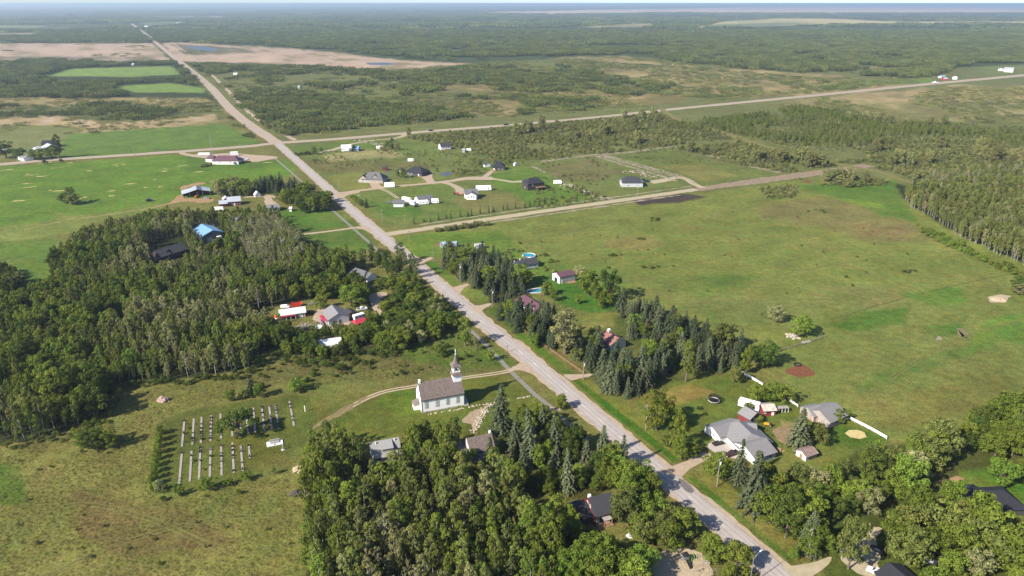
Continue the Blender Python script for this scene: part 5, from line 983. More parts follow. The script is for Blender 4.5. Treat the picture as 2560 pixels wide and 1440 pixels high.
# ---------------------------------------------------------------- yard things
t_ = thing('trampoline', 'round black trampoline with net and white rim on the lawn', 'trampoline', *G(1784, 1005), 0, keep=3.5)
ring = lambda r, z0, z1, w, n=24: MB().add([(q * math.cos(2 * math.pi * k / n), q * math.sin(2 * math.pi * k / n), z) for q, z in ((r, z0), (r, z1), (r - w, z1), (r - w, z0)) for k in range(n)], [(j * n + k, j * n + (k + 1) % n, ((j + 1) % 4) * n + (k + 1) % n, ((j + 1) % 4) * n + k) for j in range(4) for k in range(n)])
ring(2.3, .85, .95, .3).build('rim', WHITEP, t_); MB().cone(0, 0, .88, .9, 2.0, 2.0, 24).build('mat', BLACKM, t_)
NET = bpy.data.materials.new('black_net'); NET.use_nodes = True; _n = NET.node_tree; _b = _n.nodes['Principled BSDF']; _b.inputs['Base Color'].default_value = (.01, .01, .01, 1); _b.inputs['Alpha'].default_value = .7
MB().add([(2.2 * math.cos(2 * math.pi * k / 24), 2.2 * math.sin(2 * math.pi * k / 24), z) for z in (.95, 2.7) for k in range(24)], [(k, (k + 1) % 24, (k + 1) % 24 + 24, k + 24) for k in range(24)]).build('net', NET, t_)
for k in range(6): a = k * math.pi / 3; MB().tube([(2.3 * math.cos(a), 2.3 * math.sin(a), 0), (2.3 * math.cos(a), 2.3 * math.sin(a), 2.8)], .05, 5).build('pole', BLACKM, t_)
o = ring(1.7, 0, .4, .55).build('bonfire_ring', BLACKM); o.location = (*G(1994, 912), 0.03); tag(o, 'large black rubber ring beside the bonfire scar', 'ring')
POOLW = mat('pool_water', (.03, .22, .28), .06, .05, 1, spec=.5)
p_ = thing('round_pool', 'round above ground pool with white wall behind the grey bungalow', 'pool', *G(1322, 642), 0, keep=6)
ring(4.2, 0, 1.3, .18, 28).build('wall', WHITEP, p_); MB().cone(0, 0, 1.0, 1.05, 4.0, 4.0, 28).build('water', POOLW, p_)
p_ = thing('swimming_pool', 'turquoise kidney shaped pool with pale deck behind the maroon roofed bungalow', 'pool', *G(1341, 727), math.radians(25), keep=7)
kid = [(4.2 * (1 + .18 * math.cos(2 * t)) * math.cos(t), 2.6 * math.sin(t) + .8 * math.cos(t) ** 2) for t in np.linspace(0, 2 * math.pi, 24, endpoint=False)]
MB().add([(x * 1.45, y * 1.5, .10) for x, y in kid] + [(x * 1.45, y * 1.5, 0) for x, y in kid], [tuple(range(24))] + [(k + 24, (k + 1) % 24 + 24, (k + 1) % 24, k) for k in range(24)]).build('deck', CONCW, p_)
MB().add([(x, y, .12) for x, y in kid], [tuple(range(24))]).build('water', POOLW, p_)
for k in range(4): o = MB().box(-.35, .35, -.9, .9, .3, .4).box(-.3, -.2, -.8, -.7, 0, .3).box(.2, .3, .7, .8, 0, .3).box(.2, .3, -.8, -.7, 0, .3).box(-.3, -.2, .7, .8, 0, .3).build('deck_lounger', WOODW); o.location = (*G(1352 + k * 6, 738 - k * .8), 0.11); o.rotation_euler = (0, 0, .4); tag(o, 'brown wooden lounger on the pool deck, ' + ORD[k] + ' from left', 'lounger', 'loungers by the kidney shaped pool')
# tents
def dome(label, px, py, L, W, hh, m, deg):
    t = thing('shelter_tent', label, 'tent', *G(px, py), math.radians(deg), keep=3); P = [(W / 2 * math.cos(a), hh * math.sin(a)) for a in np.linspace(0, math.pi, 9)]
    MB().profx(P, -L / 2, L / 2).build('cover', m, t)
    for k in range(4): MB().profx([(y * 1.03, z * 1.03) for y, z in P], -L / 2 + k * L / 3 - .08, -L / 2 + k * L / 3 + .08).build('rib', STEEL, t)
BLUC = mat('pale_blue_tarp', (.34, .48, .58), .6, .1, .8)
dome('white arched garage tent showing between the spruces', 1174, 656, 6, 5, 3.6, WHITEP, 40); dome('pale blue tarpaulin shelter left of the pair behind the spruces', 1112, 618, 5, 5, 4, BLUC, 30); dome('pale blue tarpaulin shelter right of the pair behind the spruces', 1132, 619, 6, 5.5, 4, BLUC, 30)
house('house', 'pinkish house glimpsed between the tall spruces', 'house', (1146, 620), (1164, 618), 4.6, 7, 2.8, STONEW, SH_MID); trailer('grey camper beside the tall spruces', 1199, 621, 15, 6.5, 2.6, 2.6, m=GREYW)
# playground
g_ = thing('slide_tower', 'playground tower with black roof, slide and lime climbing bars', 'playground', *G(1712, 1404), math.radians(20), keep=4); LIME = mat('lime_plastic', (.30, .50, .10), .5, .05, 1)
for x in (-.7, .7):
    for y in (-.7, .7): MB().box(x - .06, x + .06, y - .06, y + .06, 0, 2.7).build('post', STEEL, g_)
MB().box(-.8, .8, -.8, .8, 1.3, 1.4).build('platform', STEEL, g_); MB().add([(-1, -1, 2.6), (1, -1, 2.6), (1, 1, 2.6), (-1, 1, 2.6), (0, 0, 3.3)], [(0, 1, 4), (1, 2, 4), (2, 3, 4), (3, 0, 4), (3, 2, 1, 0)]).build('roof', BLACKM, g_)
MB().add([(-.35, -.8, 1.35), (.35, -.8, 1.35), (.35, -3.2, .15), (-.35, -3.2, .15), (-.35, -.8, 1.6), (.35, -.8, 1.6), (.35, -3.2, .4), (-.35, -3.2, .4)], [(0, 1, 2, 3), (0, 4, 7, 3), (1, 2, 6, 5)]).build('slide', BLACKM, g_)
for k in range(4): MB().tube([(.9 + k * .8, -.9, 0), (1.1 + k * .8, -.5, 1.6), (1.1 + k * .8, .6, 1.6), (.9 + k * .8, 1., 0)], .06, 6).build('climbing_bar', LIME, g_)
for lb, px, py in (('swing frame at the right of the sandy playground', 1752, 1428), ('swing frame at the bottom of the sandy playground', 1775, 1446)):
    s_ = thing('swing_set', 'thin metal ' + lb, 'swing', *G(px, py), math.radians(35))
    for x in (-2, 2):
        for y in (-1.1, 1.1): MB().tube([(x, y, 0), (x, 0, 2.6)], .05, 5).build('leg', STEEL, s_)
    MB().tube([(-2, 0, 2.6), (2, 0, 2.6)], .05, 5).build('beam', STEEL, s_)
    for x in (-.7, .7): q = MB().box(x - .25, x + .25, -.1, .1, .5, .55).build('swing_seat', BLACKM, s_); MB().tube([(x - .22, 0, .55), (x - .22, 0, 2.6)], .02, 4).tube([(x + .22, 0, .55), (x + .22, 0, 2.6)], .02, 4).build('chain', STEEL, q)
b_ = thing('picnic_bench', 'grey wooden bench at the playground edge', 'bench', *G(1764, 1408), math.radians(-45)); MB().box(-1.3, 1.3, -.25, .25, .42, .48).build('seat', RAWW, b_); MB().box(-1.3, 1.3, .3, .36, .5, .95).build('backrest', RAWW, b_)
for x in (-1, 1): MB().box(x - .06, x + .06, -.22, .34, 0, .42).build('leg', RAWW, b_)
s_ = thing('garden_shelter', 'small dark pergola beside the bottom right garage', 'pergola', *G(2318, 1418), math.radians(-40), keep=4)
for x in (-1.8, 1.8):
    for y in (-1.3, 1.3): MB().box(x - .08, x + .08, y - .08, y + .08, 0, 2.4).build('post', DARKW, s_)
MB().box(-2, 2, -1.5, 1.5, 2.4, 2.55).build('roof', SH_BLACK, s_); MB().box(-1.1, -.2, -.8, .8, 2.56, 2.62).build('skylight', TIN, s_); MB().box(.2, 1.1, -.8, .8, 2.56, 2.62).build('skylight', TIN, s_)
o = heap('white_canopy', 'small white garden canopy in the trees below the dark brown house', 'canopy', 1578, 1340, 3, 1.2, WHITEP, 9, .2)
# ---------------------------------------------------------------- fences
def fence(name, label, pts, m, hgt=1.2, rails=3, step=2.5, rail_h=.14, skip=(), cat='fence'):
    P = smooth(GA(pts), 1.); cum = np.concatenate([[0], np.cumsum(np.hypot(*np.diff(P, axis=0).T))]); n = max(1, int(cum[-1] / step)); f = thing(name, label, cat, *P[0])
    pts_ = [(np.interp(cum[-1] * k / n, cum, P[:, 0]), np.interp(cum[-1] * k / n, cum, P[:, 1])) for k in range(n + 1)]
    for k, (x, y) in enumerate(pts_):
        MB().box(x - .07, x + .07, y - .07, y + .07, 0, hgt).build('post', m, f).location = (-P[0][0], -P[0][1], 0)
        if k < n:
            x2, y2 = pts_[k + 1]; d = Vector((x2 - x, y2 - y, 0)).normalized(); nn = Vector((-d.y, d.x, 0)) * .035
            for j in range(rails):
                z = hgt * (.95 - .8 * j / max(1, rails - .4)); v = [(x + s * nn.x, y + s * nn.y, zz) for zz in (z - rail_h / 2, z + rail_h / 2) for s in (-1, 1)] + [(x2 + s * nn.x, y2 + s * nn.y, zz) for zz in (z - rail_h / 2, z + rail_h / 2) for s in (-1, 1)]
                MB().add(v, [(0, 1, 3, 2), (4, 6, 7, 5), (0, 2, 6, 4), (1, 5, 7, 3), (2, 3, 7, 6), (0, 4, 5, 1)]).build('rail', m, f).location = (-P[0][0], -P[0][1], 0)
fence('rail_fence', 'white rail fence between the spruces and the round bushy trees', [(1853, 934), (1880, 949), (1906, 965)], WHITEP, 1.3, 4, rail_h=.2); fence('rail_fence', 'white rail fence running right of the horse barn', [(2122, 1048), (2170, 1072), (2216, 1098)], WHITEP, 1.3, 4, rail_h=.2)
fence('rail_fence', 'short white rail fence behind the dark red shed', [(1970, 1002), (1994, 1018)], WHITEP, 1.2, 3); fence('rail_fence', 'brown rail fence along the road before the cottonwood', [(1298, 820), (1345, 856), (1405, 897), (1460, 936)], WOODW, 1.3, 3, 3., .18)
fence('board_fence', 'grey board fence in front of the poplar shaded house', [(922, 722), (965, 716), (1018, 706)], RAWW, 1.7, 6, 2.5, .26); fence('wire_fence', 'thin grey post fence round the cattle pen by the rock heap', [(1938, 882), (1990, 866), (2046, 848), (2062, 842)], RAWW, 1.2, 2, 4, .06)
b_ = thing('stock_trough', 'weathered wooden trough platform by the meadow fence', 'trough', *G(2016, 856), math.radians(25)); MB().box(-2.4, 2.4, -1, 1, .25, .4).build('deck', RAWW, b_)
for x in (-2.2, 2.2): MB().box(x - .1, x + .1, -.9, .9, 0, .25).build('leg', RAWW, b_)
for k in range(4): o = MB().box(-.55, .55, -2.2, 2.2, 0, .3).build('garden_bed', WOODW); a_ = G(1419 + k * 5.5, 706 - k * .6); o.location = (*a_, .02); o.rotation_euler = (0, 0, .5); tag(o, 'raised brown garden bed before the metal garage, ' + ORD[k] + ' from left', 'garden bed', 'raised beds before the metal garage')
for lb, px, py in (('white mailbox on a post left of the bungalow drive', 1709, 1137), ('small white mailbox beside the spruce drive verge', 1507, 975)):
    b_ = thing('mailbox', lb, 'mailbox', *G(px, py)); MB().box(-.06, .06, -.06, .06, 0, 1.1).build('post', RAWW, b_); MB().box(-.3, .3, -.18, .18, 1.1, 1.5).build('box', WHITEP, b_)
# ---------------------------------------------------------------- plants
TINT = {'mid': (0.149, 0.190, 0.030), 'lime': (0.160, 0.222, 0.034), 'dark': (0.084, 0.117, 0.024), 'silver': (0.297, 0.295, 0.128), 'olive': (0.150, 0.168, 0.046), 'aspen': (0.174, 0.196, 0.049), 'pale': (0.259, 0.255, 0.102),
        'spruce': (0.066, 0.086, 0.044), 'spruceb': (0.108, 0.126, 0.066), 'brown': (0.170, 0.135, 0.080), 'willow': (0.233, 0.234, 0.083), 'bluish': (0.177, 0.192, 0.083), 'rust': (0.274, 0.188, 0.079), 'far': (0.171, 0.197, 0.057), 'fard': (0.124, 0.150, 0.047), 'grass': (0.144, 0.134, 0.042), 'tan': (0.251, 0.200, 0.087)}
LM = {k: leafmat('leaves_' + k, c, .25 if k.startswith('spruce') else .36, .28, .016) for k, c in TINT.items()}
BARK = mat('grey_brown_bark', (.13, .105, .085), .95, .25, 2.); BIRCH = mat('pale_aspen_bark', (.34, .32, .28), .85, .22, 1.5); DEADW = mat('grey_dead_wood', (.33, .30, .27), .9, .2, 2.)
def leafq(Cn, Nn, size, r):
    n = len(Cn); a = r.normal(size=(n, 3)); t = np.cross(Nn, a); t /= np.linalg.norm(t, axis=1)[:, None] + 1e-9; b = np.cross(Nn, t)
    s = size * r.uniform(.6, 1.3, n)[:, None]; t = t * s; b = b * s * .72
    return np.stack([Cn - t - b * .3, Cn - b, Cn + t + b * .3, Cn + b], 1)
def shell(c, rad, n, r, flat=.85, up=-.35):
    d = r.normal(size=(int(n * 2.2) + 8, 3)); d /= np.linalg.norm(d, axis=1)[:, None]; d = d[d[:, 2] > up][:n]
    p = c + d * np.array([rad, rad, rad * flat]) * r.uniform(.72, 1.08, len(d))[:, None]
    nn = d + r.normal(size=d.shape) * .45; nn /= np.linalg.norm(nn, axis=1)[:, None]
    return p, nn
def clumps(cs, rads, per, size, r, flat=.85, up=-.4):
    P, N = [], []
    for c, q in zip(cs, rads):
        p, n = shell(np.array(c), q, max(6, int(per * q * q)), r, flat, up); P.append(p); N.append(n)
    return leafq(np.concatenate(P), np.concatenate(N), size, r)
def limbs(mb, base, cs, r, rad, n=7):
    for c in cs[:n]:
        c = np.array(c); m = base * .45 + c * .55 + r.normal(size=3) * .15; mb.tube([tuple(base), tuple(m), tuple(c)], [rad, rad * .6, rad * .25], 4, False)
def proto(kind, v, bigger=1.):
    r = np.random.default_rng(100 + v * 7 + len(kind) * 31 + ord(kind[0])); tr = MB()
    if kind == 'broad':       # 10 m high, crown radius 4
        k = 22 + v % 3 * 4; cs = []; rd = []
        for i in range(k):
            t = (i + .5) / k; z = 1.9 + 7.3 * t; R = 3.1 * math.sqrt(max(.05, 1 - ((z - 5.2) / 4.7) ** 2)); a = i * 2.399 + r.uniform(-.5, .5); q = R * r.uniform(.5, 1.15)
            cs.append((q * math.cos(a), q * math.sin(a), z + r.uniform(-.5, .5))); rd.append(r.uniform(.65, 1.5))
        cs.append((0, 0, 6.4)); rd.append(2.0)
        lv = clumps(cs, rd, 84, .255, r); tr.tube([(0, 0, -.2), (.05, 0, 1.6), (0, .1, 3.4), (.1, 0, 6)], [.34, .26, .2, .08], 6, False); limbs(tr, np.array([0, 0, 2.6]), cs[::2], r, .11, 8); return lv, tr, 10., 4., BARK
    if kind == 'oak':         # spreading crown with gaps
        cs = []; rd = []
        for i in range(24): a = i * 2.399; q = r.uniform(2., 6.4); cs.append((q * math.cos(a), q * math.sin(a) * .8, 4.5 + (6.5 - q) * .7 + r.uniform(-.8, .8))); rd.append(r.uniform(1., 1.6))
        lv = clumps(cs, rd, 100, .28, r); tr.tube([(0, 0, -.2), (.3, 0, 2), (.1, .3, 4), (0, 0, 6.5)], [.45, .36, .28, .1], 7, False); limbs(tr, np.array([.2, .1, 2.8]), cs, r, .16, 24); return lv, tr, 10., 7., BARK
    if kind == 'aspen':       # 12 m high, slim
        cs = []; rd = []
        for i in range(24): t = (i + .5) / 24; z = 3.6 + 8. * t; R = 1.65 * math.sin(math.pi * (.12 + .80 * t)) + .15; a = i * 2.4 + r.uniform(-.6, .6); cs.append((R * .85 * math.cos(a), R * .85 * math.sin(a), z + r.uniform(-.3, .3))); rd.append(r.uniform(.38, .85))
        lv = clumps(cs, rd, 150, .215, r, 1.1); tr.tube([(0, 0, -.2), (r.uniform(-.2, .2), r.uniform(-.2, .2), 4), (r.uniform(-.3, .3), 0, 8), (0, 0, 11.6)], [.15, .125, .09, .03], 5, False); limbs(tr, np.array([0, 0, 5.0]), cs[3::2], r, .05, 5); return lv, tr, 12., 1.9, BIRCH
    if kind == 'thin':        # sparse, almost bare aspen with pale limbs
        cs = []; rd = []
        for i in range(12): t = (i + .5) / 12; z = 4.5 + 7. * t; R = 1.7 * math.sin(math.pi * (.15 + .75 * t)); a = i * 2.4 + r.uniform(-.6, .6); cs.append((R * math.cos(a), R * math.sin(a), z)); rd.append(r.uniform(.45, .8))
        lv = clumps(cs, rd, 115, .2, r, 1.); tr.tube([(0, 0, -.2), (r.uniform(-.3, .3), 0, 4), (0, r.uniform(-.3, .3), 8), (0, 0, 11.8)], [.16, .13, .1, .04], 5, False)
        for c in cs: c = np.array(c); b = np.array([0, 0, c[2] - 2.]); tr.tube([tuple(b), tuple((b + c) / 2 + r.normal(size=3) * .2), tuple(c + [0, 0, .7])], [.07, .05, .02], 4, False)
        return lv, tr, 12., 1.9, BIRCH
    if kind == 'dead':
        tr.tube([(0, 0, -.2), (.1, 0, 4), (0, .2, 8), (0, 0, 10)], [.2, .16, .1, .03], 6, False); lv = None
        for i in range(26): z = r.uniform(3, 9.4); a = r.uniform(0, 6.3); l = r.uniform(.8, 2.4); p = np.array([0, 0, z]); q = p + [l * math.cos(a), l * math.sin(a), l * .8]; tr.tube([tuple(p), tuple((p + q) / 2 + r.normal(size=3) * .12), tuple(q)], [.07, .05, .02], 4, False)
        return lv, tr, 10., 2., DEADW
    if kind == 'poplar':      # tall cottonwood
        cs = []; rd = []
        for i in range(20): t = (i + .5) / 20; z = 3.2 + 10.6 * t; R = 2.6 * math.sin(math.pi * (.15 + .72 * t)); a = i * 2.4 + r.uniform(-.6, .6); q = R * r.uniform(.5, 1.); cs.append((q * math.cos(a), q * math.sin(a), z)); rd.append(r.uniform(.85, 1.35))
        lv = clumps(cs, rd, 72, .26, r, 1.05); tr.tube([(0, 0, -.2), (.1, 0, 3), (0, .1, 8), (0, 0, 13)], [.36, .28, .18, .05], 6, False); limbs(tr, np.array([0, 0, 3.5]), cs[::2], r, .1, 10); return lv, tr, 14., 3.2, BARK
    if kind == 'spruce':      # 14 m high, radius 2.6
        P, N = [], []; nl = 26
        for i in range(nl):
            t = i / nl; z = .9 + 12.9 * t; R = 2.6 * (1 - t) ** .74 * r.uniform(.85, 1.1) + .12; nb = int(10 - 5 * t); a0 = r.uniform(0, 6.3)
            for b in range(nb):
                a = a0 + 2 * math.pi * b / nb + r.uniform(-.2, .2); Rb = R * r.uniform(.72, 1.12); ns = max(2, int(Rb / .3))
                for s in range(ns):
                    u = (s + .7) / ns; q = Rb * u; side = r.uniform(-.3, .3) * (1.15 - u) * R * .5
                    P.append((q * math.cos(a) - side * math.sin(a), q * math.sin(a) + side * math.cos(a), z - .42 * Rb * u * u + .12 * Rb * u)); N.append((.55 * math.cos(a), .55 * math.sin(a), 1.))
        P = np.array(P); N = np.array(N) + r.normal(size=P.shape) * .35; N /= np.linalg.norm(N, axis=1)[:, None]
        lv = leafq(P, N, .37, r); tr.tube([(0, 0, -.2), (0, 0, 7), (0, 0, 13.9)], [.24, .15, .03], 6, False); return lv, tr, 14., 2.6, BARK
    if kind == 'shrub':       # 2.6 m high
        cs = []; rd = []
        for i in range(8): a = i * 2.4 + r.uniform(-.5, .5); q = r.uniform(.2, 1.25); cs.append((q * math.cos(a), q * math.sin(a), 1.0 + (1.3 - q) * .75 + r.uniform(-.2, .2))); rd.append(r.uniform(.5, .85))
        lv = clumps(cs, rd, 95, .19, r, .95, -.75); 
        for c in cs[:5]: tr.tube([(0, 0, -.1), (c[0] * .5, c[1] * .5, .7), tuple(c)], [.06, .05, .02], 4, False)
        return lv, tr, 2.7, 1.9, BARK
    if kind == 'grove':       # a patch of wood about 26 m across, for far instances
        P, N = [], []
        for i in range(24):
            q = 13 * math.sqrt((i + .5) / 24); a = i * 2.399 + r.uniform(-.4, .4); hh = r.uniform(6.5, 10.5); x, y = q * math.cos(a), q * math.sin(a); R = r.uniform(1.5, 2.4)
            for z in (hh * .45, hh * .68, hh * .88): p, n = shell(np.array((x + r.uniform(-.5, .5), y + r.uniform(-.5, .5), z)), R * (1.1 - .5 * z / hh), 16, r, 1.0, -.2); P.append(p); N.append(n)
        lv = leafq(np.concatenate(P), np.concatenate(N), .85, r); return lv, tr, 9., 13., BARK
    if kind == 'scrubpatch':  # low willow thicket 16 m across
        P, N = [], []
        for i in range(16):
            q = 8 * math.sqrt((i + .5) / 16); a = i * 2.399 + r.uniform(-.4, .4); hh = r.uniform(1.4, 3.2); p, n = shell(np.array((q * math.cos(a), q * math.sin(a), hh * .5)), r.uniform(1., 1.8), 26, r, hh / 3., -.3); P.append(p); N.append(n)
        lv = leafq(np.concatenate(P), np.concatenate(N), .5, r); return lv, tr, 3., 8., BARK
    if kind == 'forest':      # a piece of far forest 130 m across
        P, N = [], []
        for i in range(70):
            q = 65 * math.sqrt((i + .5) / 70); a = i * 2.399 + r.uniform(-.4, .4); hh = r.uniform(6, 13); p, n = shell(np.array((q * math.cos(a), q * math.sin(a), hh * .45)), r.uniform(6, 11), 9, r, hh * .06, 0.); P.append(p); N.append(n)
        lv = leafq(np.concatenate(P), np.concatenate(N), 4.2, r); return lv, tr, 12., 65., BARK
    if kind == 'tuft':        # rough grass, 1.6 m across
        n = 26; q = .8 * np.sqrt(r.random(n)); a = r.uniform(0, 6.3, n); Cn = np.stack([q * np.cos(a), q * np.sin(a), r.uniform(.08, .3, n)], 1); N = np.stack([np.cos(a), np.sin(a), r.uniform(.1, 1.2, n)], 1); N /= np.linalg.norm(N, axis=1)[:, None]
        return leafq(Cn, N, .2, r), tr, .5, .8, BARK
NV = {'broad': 6, 'oak': 1, 'aspen': 5, 'thin': 4, 'dead': 2, 'poplar': 3, 'spruce': 5, 'shrub': 4, 'grove': 4, 'scrubpatch': 4, 'forest': 4, 'tuft': 3}
_raw = {}; _mesh = {}
def raw(kind, v):
    if (kind, v) not in _raw: _raw[kind, v] = proto(kind, v)
    return _raw[kind, v]
def meshes(kind, v, tint):
    k = (kind, v, tint)
    if k not in _mesh:
        lv, tr, h, R, bm = raw(kind, v); kt = (kind, v)
        if kt not in _mesh: _mesh[kt] = tr.mesh('trunk', bm) if tr.v else None
        _mesh[k] = quadmesh('crown', lv, LM[tint]) if lv is not None else None
    return _mesh[k], _mesh[kind, v]
# ---- where things stand
PLANTS = []          # kind, tint, x, y, height, width, label, group
def offroad(X, Y, mg=1.2):
    ok = np.ones(len(X), bool)
    for P, hw in ROADS: ok &= polydist(P, X, Y, False) > hw + mg
    for x, y, r in EXC: ok &= (X - x) ** 2 + (Y - y) ** 2 > r * r
    return ok
def scatter(poly, sp, jit=.45, world=False, thin=None, off=0):
    P = np.asarray(poly, float) if world else GA(poly); x0, y0 = P.min(0); x1, y1 = P.max(0)
    gx, gy = np.meshgrid(np.arange(x0, x1, sp), np.arange(y0, y1, sp * .9)); gx = gx + (np.arange(gx.shape[0]) % 2)[:, None] * sp / 2
    X = gx.ravel() + RG.uniform(-jit, jit, gx.size) * sp; Y = gy.ravel() + RG.uniform(-jit, jit, gx.size) * sp; wa = min(sp * (.7 if sp < 9 else 1.8), 60.); k = inpoly(P, X + (fbm(X, Y, sp * 5, 91, 3) - .5) * 3 * wa, Y + (fbm(X, Y, sp * 5, 95, 3) - .5) * 3 * wa); X, Y = X[k], Y[k]
    if thin: n = fbm(X, Y, thin[0], off + 40); k = n > thin[1]; X, Y = X[k], Y[k]
    return X, Y
def wood(poly, sp, mix, hr, label, group, wr=None, thin=None, excl=(), off=0, mg=1.2, slope=0):
    X, Y = scatter(poly, sp, thin=thin, off=off); k = offroad(X, Y, mg); X, Y = X[k], Y[k]
    for e in excl: k = ~inpoly(GA(e), X, Y); X, Y = X[k], Y[k]
    tot = sum(m[2] for m in mix); nz = fbm(X, Y, 24, off + 70, 2); hn = fbm(X, Y, 14, off + 33, 2); n_ = 0
    for x, y, q in zip(X, Y, nz):
        u = (random.random() * .42 + .58 * min(1, max(0, (q - .27) * 2.2))) * tot
        for kd, tn, w in mix:
            u -= w
            if u <= 0: break
        h = random.uniform(*hr) * (.72 + .56 * float(hn[n_])); n_ += 1; h *= {'shrub': .4, 'spruce': 1.05}.get(kd, 1.) if not wr else 1
        R0, H0 = {'broad': (4., 10.), 'aspen': (1.9, 12.), 'thin': (1.9, 12.), 'poplar': (3.2, 14.), 'spruce': (2.6, 14.), 'shrub': (1.9, 2.7), 'dead': (2., 10.), 'oak': (7, 10)}[kd]
        w_ = random.uniform(*wr) if wr else 2 * R0 * (h / H0) * random.uniform(.72, 1.32) * (.8 if kd == 'broad' and sp < 4 else 1.35 if kd == 'spruce' else .84 if kd in ('aspen', 'thin') else 1)
        PLANTS.append((kd, tn, x, y, h, w_, label, group))
def one(kind, tint, px, yb, yt, wpx, label, group=None):
    s_, v_ = S(yb)
    if kind in ('broad', 'oak', 'poplar', 'shrub', 'spruce'): yb = yb - min(.36 * wpx * math.sin(math.acos(v_ / s_)), .22 * (yb - yt)); s_, v_ = S(yb)
    PLANTS.append((kind, tint, *G(px, yb), (yb - yt) / v_ * .97, wpx / s_, label, group))
